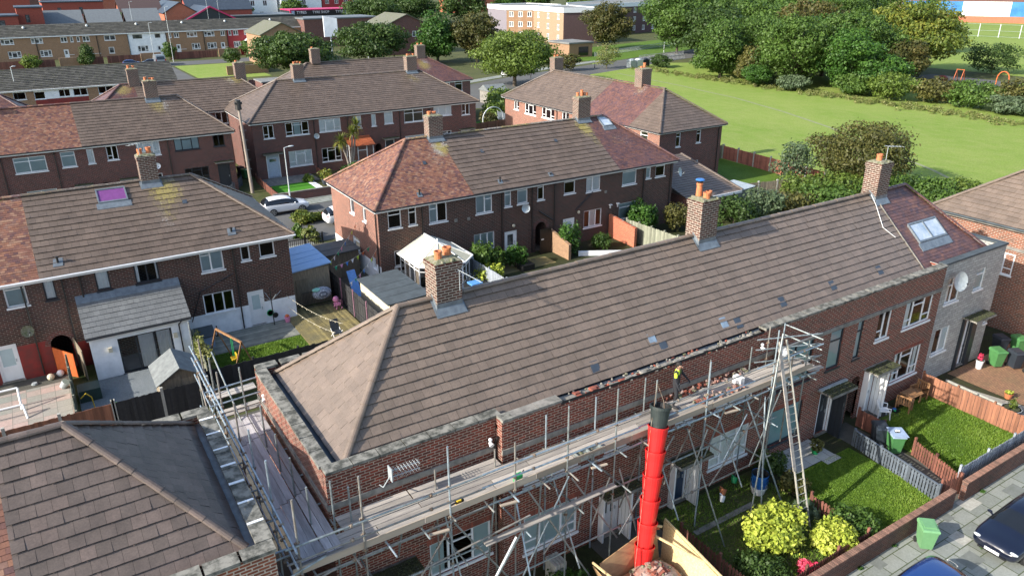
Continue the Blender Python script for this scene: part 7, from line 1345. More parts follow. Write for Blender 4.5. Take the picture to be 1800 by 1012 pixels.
shrub(5.15,39.2,1.9,.5,'lf_straw','dry climbing plant over the fence beside the white extension',name='climbing_plant',n=700,size=.16,k=5,seed=31,ry=1.6,cat='plant')
rect('flower_bed', 24.5, 41.5, 30, 43.0, G+.04, 'deck') ; rect('worn_earth', 32.3, 40.5, 37, 43.9, G+.03, 'soil')
m = MB(); m.box(26.9,41.2,G,27.9,42.0,G+.45); tag(m.build('water_trough', 'black', loc=(27.4,41.6,G)), 'black trough on the damp yard near the black gate', 'trough'); m = MB(); m.box(21.6,38.9,G,22.9,40.1,G+.8); m.box(21.7,39.2,G+.8,22.5,39.9,G+.9,1); tag(m.build('storage_bin', ['black', 'sky'], loc=(22.2,39.5,G)), 'black storage box with blue lid behind the nearest chimney', 'storage box')
# extra materials
M['redpaint2'] = simple('deep_red_painted_brick', (.33,.03,.035), (.26,.03,.03), rough=.8); M['redfence'] = simple('faded_red_fence', (.36,.13,.085), (.26,.09,.06), rough=.8, ns=2, tint=True)
M['brick_red'] = brick('modern_red_brick', (.34,.075,.05), (.27,.06,.045), (.28,.12,.09), .008, damt=.1)
M['under2'] = simple('dark_brown_roof', (.08,.05,.045), rough=.7)
M['roof_gm2'] = simple('mossy_roof', (.14,.135,.12), (.10,.11,.05), rough=.9, ns=2)
M['whiteboard'] = simple('bright_white_board', (.92,.93,.95), rough=.5, ns=.5)
M['brick_tan2'] = brick('pale_tan_brick', (.36,.24,.15), (.31,.2,.125), (.34,.28,.22), .008, damt=.1); M['greywall'] = simple('grey_purple_render', (.20,.18,.2), (.17,.15,.17), rough=.9)
# ---------------------------------------------------------------- street between the rows
car((17.9,67.3,.013), 0, 'carwhite', 'white car parked along the far kerb in front of the small bright lawn', 'suv', L=4.2)
car((21.7,61.4,.013), 0, 'carwhite', 'white car half hidden by the corner of the red-roofed centre terrace', 'suv', L=4.2)
bwall('garden_wall', (17.8,70.65), (27,70.65), .75, 'brick garden wall behind the parked white car', mt='brick_mid', z=.05)
rect('bright_lawn', 19.2, 71.0, 23.0, 76.8, .06, 'fakelawn'); rect('front_path', 18.9, 76.8, 24.5, 80, .07, 'coping2'); rect('white_path', 23.0, 71.0, 23.7, 76.8, .07, 'whitewall')
fence('picket_fence', (18.5,79.5), (18.3,71), .8, 'dark brown fence beside the bright small lawn', 'brownfence', 'slat', 2, z=.05); fence('picket_fence', (25.0,79.5), (25.3,71), .8, 'brown fence by the palm tree garden', 'brownfence', 'slat', 2, z=.05)
def lamp(x, y, h, label, z=0, arm=(.5,0)):
    t = thing('street_lamp', (x,y,z), label, 'street lamp', 'street lamps'); m = MB(); m.tube((x,y,z), (x,y,z+1.2), .08, n=10); m.tube((x,y,z+1.2), (x,y,z+h), .055, .04, n=8); m.tube((x,y,z+h), (x+arm[0],y+arm[1],z+h+.1), .03, n=6); m.build('column', 'lamp', t); m = MB(); m.ball((x+arm[0]*1.3,y+arm[1]*1.3,z+h+.09), .28,.14,.06, nu=10, nv=6); m.build('lamp_head', 'lamp', t)
lamp(19.3,70.3,5.2,'pale street lamp standing behind the parked white car')
t = thing('telegraph_pole', (17.1,75.6,0), 'tall timber telegraph pole with a dark box on top, between the rows', 'telegraph pole'); m = MB(); m.tube((17.1,75.6,0), (16.9,75.6,8.7), .17, .12, n=12); m.build('pole', 'pole', t); m = MB(); m.tube((16.9,75.6,8.2), (16.9,75.6,9.1), .3, .25, n=10); m.box(16.6,75.4,8.7,17.25,75.8,8.9); m.build('cap', 'black', t)
for k in range(6): m = MB(); z = 2.4+k*.95; m.tube((16.75,75.6,z), (17.35,75.6,z), .014, n=5); m.build('step_iron', 'grey', t)
for x, y, mt, lb in ((18.0,81.8,'gr_bin','green bin in the dark side passage behind the telegraph pole'), (17.9,83.2,'bl_bin','dark bin deeper in the passage behind the telegraph pole')): bin_((x,y,.02), .3, mt, lb)
fence('metal_fence', (13.4,73), (17.0,79), 1.0, 'grey metal garden fence at the corner of the half red-roofed terrace', 'greyfence', 'picket', 1.5, gap=.08, w=.06, z=.05)
shrub(18.3,63.2,1.1,1.1,'lf_autumn','yellow-green bush at the kerb beside the white car',n=1800,size=.15,k=6,seed=41,z=0); shrub(19.9,63.0,.8,.7,'lf_autumn','second, smaller yellow-green bush by the white cars',n=900,size=.15,k=5,seed=42,z=0)
shrub(17.3,58.0,1.1,.7,'lf_straw','spiky orange-brown plant in the corner garden by the second white car',name='spiky_plant',n=700,size=.22,k=4,seed=43,z=0,cat='plant'); shrub(16.6,59.2,1.2,.6,'lf_mid','green spiky plant beside the orange-brown one',name='spiky_plant',n=700,size=.2,k=4,seed=44,z=0,cat='plant')
fence('metal_fence', (11.8,55.5), (17.4,55.5), 1.2, 'thin black metal railings behind the blue shed roof', 'black', 'picket', 1.4, gap=.12, w=.03)
pot(24.3,74.6,.08,.4,.6,'bl_bin','dark planter with yellow flowers by the white edging','lf_autumn',500,.9,.8,.13); shrub(23.2,76.5,.9,.7,'lf_light','light green plant by the window of the long terrace',n=700,size=.13,k=4,seed=45,z=.05,cat='plant')
m = MB(); m.box(24.1,72.6,.05,26.2,73.6,.7); tag(m.build('raised_bed', 'coping2', loc=(25,73,.05)), 'pale box planter beside the dark one', 'planter'); shrub(28.0,76.0,1.5,1.5,'lf_bright','low green hedge under the palm tree',name='hedge',n=2200,size=.14,k=6,seed=46,z=.05,cat='hedge'); shrub(26.9,72.5,1.1,.9,'lf_light','variegated plant at the wall near the palm',n=700,size=.13,k=4,seed=47,z=.05,cat='plant')
def palm(x, y):
    t = thing('palm_tree', (x,y,0), 'twin-trunked palm tree in front of the white porch', 'palm tree'); m = MB()
    heads = [(x-.9,y,3.6), (x+.5,y,4.3), (x+1.1,y+.3,5.0)]
    for hx, hy, hz in heads: m.tube((x,y,0), (x+(hx-x)*.4,y,1.8), .14,.11,n=8); m.tube((x+(hx-x)*.4,y,1.8), (hx,hy,hz), .11,.08,n=8)
    m.build('trunk', 'pole', t, smooth=True); f = MB()
    for hx, hy, hz in heads:
        for k in range(90):
            a, e = R.uniform(0,6.28), R.uniform(-.7,1.4); l = R.uniform(.9,1.3); p = Vector((hx,hy,hz)); d = Vector((math.cos(a)*math.cos(e), math.sin(a)*math.cos(e), math.sin(e))); s = Vector((-math.sin(a), math.cos(a), 0))*.05; q = p+d*l*.6; r_ = p+d*l-Vector((0,0,.25*max(0,1-e*.6))); t_ = R.random()*(.6 if e > 0 else 1)
            f.poly([p-s*.5, p+s*.5, q+s, q-s], 0, t_); f.poly([q-s, q+s, r_], 0, t_)
    f.build('fronds', 'lf_palm', t)
palm(28.4, 78.0)
# garden with archway beyond the long terrace
rect('back_lawn', 49, 88, 56.5, 97, .04, 'fakelawn'); m = MB(); cx, cy = 55.3, 92.5
for k in range(14): a, b = math.pi*k/14, math.pi*(k+1)/14; m.beam((cx-math.cos(a)*1.7,cy,1.1+math.sin(a)*1.7), (cx-math.cos(b)*1.7,cy,1.1+math.sin(b)*1.7), .1,.1)
t = thing('garden_arch', (cx,cy,0), 'white round garden arch with bushes, between the two far terraces', 'arch'); m.build('hoop', 'white', t); m = MB(); m.box(cx-1.9,cy-.1,0,cx+1.7,cy+.1,.5); m.build('base_wall', 'whitewall', t)
for sx in (-1.7,1.7): m = MB(); m.tube((cx+sx,cy,0), (cx+sx,cy,1.1), .06); m.build('post', 'white', t)
shrub(55.2,93.4,2.0,1.4,'lf_rust','russet bush seen through the white garden arch',n=700,size=.25,k=5,seed=50,z=0); fence('garden_fence', (57.5,95), (57.3,87), 1.7, 'blue-grey fence with pale posts right of the garden arch', 'greyfence', 'slat', 1.6, pm='concrete', z=0); fence('garden_fence', (46.2,97), (54.8,97), 1.8, 'dark fence behind the small back lawn', 'blackfence', 'slat', 2, z=0)
m = MB(); m.box(46.5,95,2.3,53,98.1,2.45); m.box(46.6,95.1,0,52.9,98,2.3); tag(m.build('flat_garage', 'whitewall', loc=(50,96,0)), 'low garage with pale flat roof at the end of the long terrace', 'garage')
fence('garden_fence', (58.5,90.2), (50.8,89.6), 1.4, 'orange-brown fence below the garden arch', 'orangefence', 'slat', 1.9, z=0)
for k, (x, y, h, r) in enumerate(((59.5,97,3.2,2.6), (62.5,101,3.4,2.8), (65.5,106,3.2,2.8), (60.5,91.5,2.8,2.0))): shrub(x, y, h, r, 'lf_light', ('hedge clump nearest the garden arch','hedge clump second from the garden arch','hedge clump by the road bend','hedge clump at the corner of the end-on terrace')[k], name='hedge', n=1500, size=.32, k=7, seed=60+k, z=0, cat='hedge', group='hedge behind the far garden')
# meadow side
fence('meadow_fence', (59.2,62.5), (67.2,60.6), 1.6, 'short timber fence between the end-on terrace and the meadow', 'oldwood', 'slat', 2, z=0)
fence('meadow_fence', (67.4,60.6), (66.3,46.0), 1.55, 'red-brown fence with concrete posts along the edge of the meadow', 'redfence', 'slat', 2.5, w=.18, pm='concrete', z=0, pw=.16, ph=.15)
rect('side_garden_grass', 58.8, 46.5, 67, 61, .03, 'lawn'); fence('garden_fence', (54.6,46.6), (60.5,45.0), 1.9, 'dark woven fence panels behind the rubbish', 'oldwood', 'slat', 1.9, z=0, pm='concrete', pw=.14)
for k, (x,y,mt,r) in enumerate(((55.6,45.0,'white',.4), (56.8,44.2,'greenplas',.42), (57.6,45.0,'redpaint',.22), (54.9,44.2,'grey',.28), (58.3,45.4,'white',.45), (56.0,43.6,'oldwood',.3), (57.2,45.6,'white',.25))):
    o = MB(); o.ball((x,y,r*.5), r, r*.6, r*.55, nu=9, nv=6); o.box(x-r*.3,y-r*.5,0,x+r*.6,y+r*.2,r*.5); tag(o.build('junk_heap', mt, loc=(x,y,0)), ('white sack in the littered yard beside the outhouse','green sack lying in the littered yard','small red container in the littered yard','grey bucket in the littered yard','bigger white bundle by the woven fence','brown box in the littered yard','small white bag against the woven fence')[k], 'rubbish', 'rubbish in the yard')
for k, (x,y,h,r,mt,lb) in enumerate(((69.1,43.8,6.9,5.2,'lf_brown','big rounded brown-green bush at the edge of the meadow'), (63.2,47.5,5.0,2.0,'lf_grey','pale grey-green sapling left of the big brown bush'))):
    tree(x,y,h,r,mt,lb,name='bush',n=(9000,1600)[k],size=(.24,.24)[k],k=14,z0=.3,seed=70+k,trunk=.15,shell=.6)
for k, (x,y,h,r,mt) in enumerate(((60.5,44.0,2.4,2.4,'lf_light'), (64.0,43.0,2.6,2.6,'lf_light'), (67.5,40.2,2.6,2.4,'lf_mid'), (55.0,41.5,2.4,2.2,'lf_brown'), (59.5,40.5,2.6,2.6,'lf_mid'), (64.0,38.2,2.4,2.4,'lf_mid'), (70.5,37.5,2.3,2.2,'lf_mid'), (74.0,36.5,1.8,2.0,'lf_light'), (68.5,34.5,2.0,2.2,'lf_mid'))):
    shrub(x, y, h, r, mt, ('pale green bramble clump below the meadow fence','pale green bramble clump beneath the big brown bush','bramble clump right of the big brown bush','brownish bramble clump beside the littered yard','bramble clump in the middle behind the long ridge','bramble clump nearest the farthest chimney','bramble clump behind the farthest chimney','low bramble clump at the end of the meadow path','bramble clump above the stone-clad house')[k], name='bramble', n=2400, size=.2, k=8, seed=80+k, z=0, group='brambles behind the main terrace', cat='bush')
# ---------------------------------------------------------------- trees
T_ = [(48.2,160.6,9.8,8.0,'lf_dark','dark wide crown behind the red-hipped roof, left of two','wide',7000,.5), (70,171,10.5,8.6,'lf_dark','dark wide crown right of the first, behind the lamp','wide',7500,.5), (87.9,173.3,12.6,6.2,'lf_bright','bright green feathery tree left of the russet one','cone',6500,.5), (96.0,168,12,6.4,'lf_rust','russet-green tree behind the pale wide crown','round',6500,.5),
      (80.4,126.2,10.6,8.6,'lf_light','pale green wide-spreading tree by the side road','wide',11000,.4), (143,175.3,13.6,6.6,'lf_rust','rounded olive tree on the lawn before the flats','round',6500,.5), (151,155.5,17.5,10.0,'lf_mid','large green tree beside the railings right of the flats','round',12000,.55),
      (122,112.5,12.4,6.0,'lf_mid','green pyramidal tree at the left end of the belt','cone',7000,.42), (121,104,7.5,3.4,'lf_brown','small brownish tree between two green ones in the belt','cone',2600,.4), (123.3,95.4,13.6,6.8,'lf_mid','tall full green tree in the middle of the belt','round',9000,.42), (127,87.3,11.5,5.6,'lf_bright','green tree right of the tallest one in the belt','round',7000,.42), (128.8,80.7,7.2,4.6,'lf_bright','low bright green tree in front of the play area','round',4500,.4), (158.4,94.5,15.0,11.0,'lf_autumn','large yellowing tree at the play area','wide',14000,.5),
      (148,112,15.5,9.5,'lf_rust','rust-topped tree rising behind the belt','round',8000,.55), (132,124,14,8,'lf_dark','dark tree behind the left end of the belt','round',5500,.6), (165,128,16,10,'lf_mid','green tree behind the rust-topped one','round',6000,.65)]
first = {}
for i, a in enumerate(T_): first[i] = tree(a[0],a[1],a[2],a[3],a[4],a[5],n=a[7],size=a[8],k=14,form=a[6],seed=100+i,trunk=.42,z0=a[2]*(.22 if a[6]=='wide' else .1),shell=.5)
far = [(6,185,150,1.0,'dark tree left of centre in the wood behind'), (14,200,165,1.05,''), (15,225,175,1.1,''), (6,190,175,1.0,''), (14,165,140,.95,''), (9,215,150,1.1,''), (15,250,190,1.2,''), (14,240,165,1.2,''), (9,270,180,1.2,''), (6,150,135,.9,''), (0,120,290,1.3,''), (1,140,300,1.3,''), (14,160,290,1.3,''), (2,175,280,1.2,''), (15,195,300,1.4,''), (6,225,290,1.3,''), (14,250,280,1.4,''), (9,205,265,1.2,''), (7,205,120,1.2,''), (15,140,320,1.4,''), (3,240,230,1.4,''), (9,300,200,1.5,''), (14,330,230,1.5,''), (6,300,250,1.5,''), (5,322,128,1.2,''), (10,335,122,1.1,''), (15,285,300,1.6,''), (14,215,330,1.5,''), (9,133,111,.9,''), (7,131,101,.95,''), (6,136,93,.8,''), (2,142,103,1,''), (9,141,118,.9,''), (3,140,84,.75,''), (15,150,125,.9,''), (11,118.5,100,.6,''), (7,128,118,.95,'')]
names_ = ['leftmost','tall','broad','rounded','small','bushy','distant','spreading','remote','near','far left','second from far left','third from far left','bright','large','pale','highest','plump','shaded','hazy','middle','backmost','remotest','deep','bare-sided','low','wide','last']
for k, (src, x, y, s, _) in enumerate(far):
    o = first[src]; copy_tree(o, loc=(x,y,0), rz=k*1.3, sc=s, label=(f'{names_[k]} tree in the wood behind the belt and the flats' if k not in (24,25) else f'{names_[k]} dark tree before the blue hoarding') if k < 28 else ('first','second','third','fourth','fifth','sixth','seventh','eighth','ninth')[k-28]+' green crown from the left filling the belt beside the meadow', group='trees of the far wood' if k < 28 else 'trees filling the belt')
thick = [(124,76,3.6,4.0,'lf_light'), (128,70,3.2,4.2,'lf_brown'), (127,64,3.4,4.0,'lf_mid'), (130,58,4.0,4.2,'lf_brown'), (131,51,5.0,4.8,'lf_mid'), (126,58,2.2,3.2,'lf_grey'), (136,46,6.0,5.5,'lf_brown'), (129,45,3.4,4.2,'lf_mid'), (128,38,3.6,4.4,'lf_brown'), (176,86,5,6,'lf_dark'), (186,78,5,5,'lf_brown'), (124,83,3.0,3.2,'lf_mid'), (121,101,2.5,3.0,'lf_grey'), (120,93,2.2,3.0,'lf_grey'), (142,56,5,4.5,'lf_mid')]
lbl = ['light green thicket below the yellowing tree','brownish thicket left of the play swings','green thicket in front of the swings','brown thicket right of the swings','tall green thicket near the right edge','grey-green low thicket at the meadow edge','big brown thicket at the right edge','green thicket at the right edge of the meadow','lowest brown thicket at the right edge','dark thicket behind the play area','brownish thicket behind the swings','thicket between bright tree and yellowing tree','grey thicket under the green pyramidal tree','grey thicket under the tall full tree','green thicket beyond the play equipment']
for k, (x,y,h,r,mt) in enumerate(thick): tree(x,y,h*1.3,r*1.08,mt,lbl[k],name='thicket',n=2600,size=.36,k=10,z0=.05,seed=200+k,trunk=.12,shell=.6)
tree(14.5,214.5,5.6,2.2,'lf_dark','dark conical conifer before the white-painted far house',name='conifer',n=1800,size=.35,k=9,z0=.3,form='cone',seed=230,trunk=.2); tree(113.5,139,5.8,3.2,'lf_straw','thin straw-coloured shrub tree beside the side road',n=1500,size=.28,k=8,z0=.4,seed=231,trunk=.12,shell=.9); tree(104,141,4.0,3.0,'lf_rust','russet shrub by the low entrance block',n=1600,size=.3,k=7,z0=.2,seed=232,trunk=.1); tree(54.5,219,4.2,3.5,'lf_mid','bushy tree before the yellow far house',n=1500,size=.4,k=7,z0=.3,seed=233,trunk=.15); tree(44,196,4.0,2.6,'lf_dark','small dark tree by the far drive',n=1200,size=.35,k=6,z0=.5,seed=234,trunk=.15)
tree(33.5,218.5,4.5,2.0,'lf_mid','small tree behind the grey van',n=1000,size=.35,k=6,z0=.4,seed=235,trunk=.12); tree(125.5,134,3.0,2.6,'lf_dark','dark round shrub beside the side road railings',n=1500,size=.3,k=6,z0=.1,seed=236,trunk=.1); tree(2.5,213,3.4,2.6,'lf_light','light green bush in the garden of the far tan terrace',n=1000,size=.4,k=6,z0=.1,seed=237,trunk=.1); tree(95,395,9,6,'lf_mid','tree in front of the white building',n=1500,size=.8,k=8,seed=238); tree(120,392,10,6,'lf_mid','tree between the two white blocks',n=1500,size=.8,k=8,seed=239); tree(31,275,10,4,'lf_mid','tree between the red brick blocks at the top left',n=1500,size=.6,k=8,seed=240)
# grass tufts along the belt edge
rg = np.random.default_rng(9); P_ = []
for k in range(900): s = rg.random(); P_.append((118+rg.normal(0,1.2)+2*s, 40+95*s))
lm = [(x, y, .25, .5, .5, .45) for x, y in P_[:300]]; o = leafmesh('rough_grass', lm, 26000, .17, 'lf_straw', loc=(118,88,0), seed=9, shell=.9); o['kind'] = 'stuff'; o['label'] = 'dry rough grass along the foot of the tree belt'
# play area
rect('play_surface', 148, 74, 164, 92, .05, 'asphalt')
t = thing('swing_frame', (157,82.5,0), 'orange swing frame on the dark play surface', 'swing')
for y in (81.8, 83.2):
    for s in (-1,1): m = MB(); m.beam((157,y,2.3), (157+s*.8,y,0), .1,.1); m.build('leg', 'orange', t)
m = MB(); m.beam((157,81.7,2.3), (157,83.3,2.3), .1,.1); m.build('top_bar', 'orange', t)
t = thing('climbing_hoop', (158,74.8,0), 'orange climbing hoop at the right of the play area', 'climbing frame'); m = MB(); [m.beam((158,74.8-math.cos(a*math.pi/8)*1.1,1.2+math.sin(a*math.pi/8)*1.4), (158,74.8-math.cos((a+1)*math.pi/8)*1.1,1.2+math.sin((a+1)*math.pi/8)*1.4), .16,.16) for a in range(8)]; m.beam((158,73.7,1.2), (158,73.7,0), .16,.16); m.beam((158,75.9,1.2), (158,75.9,0), .16,.16); m.build('hoop', 'orange', t)
m = MB(); m.ball((154.5,84.5,.5), 1.1,1.1,.7, nu=10, nv=6); tag(m.build('play_mound', 'redpaint', loc=(154.5,84.5,0)), 'dark red play mound beside the orange swing frame', 'play mound')
# far sports field: fence, wall, hoarding, building
t = thing('wire_fence', (282,130,0), 'thin wire fence with white posts across the far playing field', 'fence')
for k in range(22): x, y = 270+k*1.1, 165-k*6.0; m = MB(); m.tube((x,y,0), (x,y,4.2), .14, n=5); m.build('post', 'lamp', t)
m = MB(); [m.tube((270,165,z), (293,39,z), .035, n=4) for z in (.3,2.1,4.1)]; m.build('wires', 'grey', t)
bwall('boundary_wall', (340,210), (372,140), 2.6, 'long brick boundary wall under the blue hoarding', mt='brick_or', z=0, cope=False, th=.5)
t = thing('blue_hoarding', (385,180,0), 'bright blue hoarding with a white panel beyond the playing field', 'hoarding'); m = MB()
for k in range(14): a = Vector((352+k*2.6,218-k*5.6,0)); b = a+Vector((2.6,-5.6,0)); m2 = MB(); m2.hexa([a, b, b+Vector((.3,.1,0)), a+Vector((.3,.1,0)), a+Vector((0,0,8)), b+Vector((0,0,8)), b+Vector((.3,.1,8)), a+Vector((.3,.1,8))]); m2.build('panel', 'whitewall' if k in (4,5,6) else 'hoard', t)
t = thing('brick_hall', (470,250,0), 'brick building behind the blue hoarding', 'building'); m = MB(); m.hexa([(430,300,0), (480,205,0), (520,225,0), (470,320,0), (430,300,15), (480,205,15), (520,225,15), (470,320,15)]); m.build('walls', 'brick_mid', t); m = MB(); m.hexa([(485,200,0), (515,150,0), (540,165,0), (510,215,0), (485,200,13), (515,150,13), (540,165,13), (510,215,13)]); m.build('annexe', 'slate', t)
# ---------------------------------------------------------------- bungalow-like row and far terrace
frb = [(-1.5,.0,4.3,5.3,'one'), (1.0,2.3,4.2,5.2,'one',dict(fm='white')), (4.0,5.4,4.3,5.3,'two'), (5.8,7.6,4.3,5.3,'two'), (9.0,11,4.35,5.35,'two'), (11.4,13.2,4.35,5.35,'two'), (14.2,15.6,4.35,5.3,'two')]
zb = Zone([4.15,5.35], lambda u, z: 2 if (4.15 < z < 5.35 and (.6 < u < 8 or 8.8 < u < 16)) else (3 if z < 4.15 and (1 < u < 8) else 0))
tt, Tq, _ = terrace('low_terrace', 'row with dark mossy corrugated roof and white panels, top left', -30, 19.5, 126, 136, .1, 5.6, 131, 7.8, -40, 30, [(-30.3, 19.9, 'roof_gm', '')], frb, bricks=('brick_tan','brick_tan'), zone=zb, tw=.45, g=.5, th=.07, gut='white')
lamp(-1.0,128,8.5,'white pole at the left edge against the mossy roof', arm=(.3,0))
def farrow():
    y0, y1, ze, zr = 236, 245, 5.95, 8.6; t = thing('far_terrace', (30,240,0), 'long two-storey terrace of tan, white, red and yellow houses across the background', 'terraced houses'); T = TF(y0); x0, x1 = -30, 76
    secs = [(-30,5.2,'brick_tan'), (5.2,26.4,'brick_tan'), (26.4,27.2,'brick_tan')]
    w = MB(); zn = lambda u, z: 1 if 26.4 < u < 36.2 else (2 if 52.5 < u < 59.5 else (3 if 59.5 < u < 67 else 0)); ws = []
    for x in (-8.2,-1.8,4.6,11.6,18): 
        pass
    ups = [(-8,-5,'tri'), (-2.6,.2,'tri'), (4.0,6.6,'tri'), (10.6,12.1,'two'), (12.8,13.5,'one'), (14.3,15.0,'one'), (15.7,17.3,'two'), (20.8,23.5,'two'), (27.6,30.2,'one'), (33.2,34.8,'one'), (36.8,37.5,'one'), (38.2,39.5,'two'), (41.6,44.3,'tri'), (46.2,49,'tri'), (50.7,51.9,'two'), (52.9,53.7,'one'), (54.2,55.6,'two'), (57.3,59.2,'tri'), (60.5,62.9,'two'), (64.9,66.1,'one'), (66.5,67.1,'one'), (68.5,69.5,'two')]
    lows = [(-1.6,1.2,'tri'), (5.4,8.0,'tri'), (10.8,12.7,'door'), (16,19,'door'), (21.4,22.7,'one'), (28.5,31.2,'tri'), (33.4,35.3,'door'), (38.4,40.6,'door'), (42.5,44.7,'tri'), (46.7,49.2,'tri'), (50.4,52.0,'door'), (54,56,'tri'), (61,63,'tri'), (64,66,'two')]
    ops = [(a,b,4.2,5.5) for a,b,_ in ups]+[(a,b,.9,2.5) if l != 'door' else (a,a+1.1,.1,2.4) for a,b,l in lows]
    wall(w, T, x0, x1, -.1, ze, ops, Zone([], zn), splits=(26.4,36.2,52.5,59.5,67)); wall(w, TR(x1), y0, y1, -.1, ze); w.poly([(x1,y0,ze), (x1,y1,ze), (x1,(y0+y1)/2,zr)]); w.poly([(x0,y0+.2,ze), (x1,y0+.2,ze), (x1,y1,ze), (x0,y1,ze)]); w.poly([(x0,y0+.2,.0), (x1,y0+.2,.0), (x1,y0+.2,ze), (x0,y0+.2,ze)]); w.build('wall', ['brick_tan','whitewall','redpaint2','cream'], t)
    for a,b,l in ups: window(t, T, a, b, 4.2, 5.5, l, near=False, fw=.13)
    for a,b,l in lows:
        if l == 'door': door(t, T, a, a+1.1, .1, 2.4, glass=[(.2,.8,.5,.9)]); window(t, T, a+1.15, b+.3, 1.1, 2.4, 'two', near=False, fw=.13)
        else: window(t, T, a, b, .9, 2.5, l, near=False, fw=.13)
    r = MB(); tiles(r, (0,y0-.4,ze-.05), (1,0,0), (0,4.9,zr-ze), 5.6, lambda s: x0, lambda s: x1+.4, tw=.8, g=.7, th=.08); tiles(r, (0,y1+.4,ze-.05), (-1,0,0), (0,-4.9,zr-ze), 5.6, lambda s: -x1-.4, lambda s: -x0, tw=2, g=1.4); r.build('roof', ['roof_gm', 'under'], t)
    f = MB(); f.box(x0,y0-.42,ze-.3,x1+.3,y0-.36,ze-.05); f.build('fascia', 'white', t)
    for x in (3,17.5,29.5,41.3,53,66): m = MB(); m.ball((x,y0+3,7.9), .3,.3,.4, nu=6, nv=4); m.build('roof_vent', 'lamp', t)
    for x in (5,19,26.5,36.1,46,52.4,59.6): m = MB(); m.tube((x,y0-.1,0), (x,y0-.1,ze), .09, n=5); m.build('downpipe', 'black', t)
    q = thing('porch', (58.3,234.5,0), 'white gabled conservatory porch on the red far house', 'porch'); m = MB(); m.box(56.6,233.2,0,60.2,235.95,2.2); m.build('frame', 'white', q); m = MB(); m.hexa([(56.3,233,2.2), (60.5,233,2.2), (60.5,236,2.2), (56.3,236,2.2), (58.3,233,3.7), (58.5,233,3.7), (58.5,236,3.7), (58.3,236,3.7)]); m.build('roof', 'white', q)
    for k in range(3): m = MB(); m.box(56.9+k*1.1,233.15,.9,57.8+k*1.1,233.19,2.0); m.build('pane', 'carglass', q)
    for i, (a, b, mt, lb) in enumerate(((-6,7.5,'brownfence','dark red boundary fence at the far left of the service road'), (8.5,13.5,'X','tan brick boundary wall of the far terrace, under the conifer'), (13.8,18.0,'brownfence','brown fence beside the left tan wall'), (19,26.5,'brownfence','brown fence before the white far house'), (26.7,31.5,'X','tan brick boundary wall behind the grey van'), (33.8,45.5,'brownfence','long dark brown fence right of the grey van'), (46,51.5,'X','tan brick boundary wall before the red far house'), (52,56.5,'redf','bright red fence before the red far house'))):
        yy = 216+i*.6
        if mt == 'X': bwall('boundary_wall', (a,yy), (b,yy), 2.0, lb, mt='brick_tan', z=0, cope=False, th=.4)
        else: fence('boundary_fence', (a,yy), (b,yy), 1.8, lb, 'brownfence' if mt == 'brownfence' else 'redpaint2', 'slat', 3, w=.3, z=0)
farrow()
def van():
    t = thing('parked_van', (29.3,207,0), 'silver-grey van seen from behind on the far drive', 'van'); m = MB(); m.hexa([(28.0,204,.4), (30.4,204,.4), (30.4,209.5,.4), (28.0,209.5,.4), (28.2,204.3,2.5), (30.2,204.3,2.5), (30.2,208.5,2.4), (28.2,208.5,2.4)]); m.build('body', 'cargrey', t)
    m = MB(); m.hexa([(28.3,203.98,1.5), (30.1,203.98,1.5), (30.1,204.05,1.5), (28.3,204.05,1.5), (28.4,204.15,2.2), (30.0,204.15,2.2), (30.0,204.25,2.2), (28.4,204.25,2.2)]); m.build('rear_window', 'carglass', t)
    for x in (28.15,30.25):
        for y in (204.9,208.4): m = MB(); m.tube((x-.12,y,.4), (x+.12,y,.4), .4, n=12); m.build('wheel', 'rubber', t)
        m = MB(); m.box(x-.1,203.95,.9,x+.1,204.02,1.6); m.build('tail_light', 'tail', t)
van()
car((23.3,209,.02), 0, 'carblue', 'blue car roof behind the mossy-roofed row, left of the van', 'hatch'); car((26.9,208,.02), rad(180), 'carblack', 'black car beside the grey van', 'hatch', L=3.9)
lamp(33.3,212.5,13.0,'tall street lamp right of the grey van'); lamp(29.6,217,9.2,'street lamp left of the grey van'); lamp(31.5,262,13,'tall lamp column in front of the grey tiled roofs'); lamp(76.5,190,9.0,'street lamp between the two dark crowns'); lamp(57,280,14,'slim lamp mast at the magenta-edged shed'); lamp(61,282,16,'taller lamp mast by the magenta-edged shed')
lamp(150.5,160,11,'tall pale lamp post on the grass before the flats')
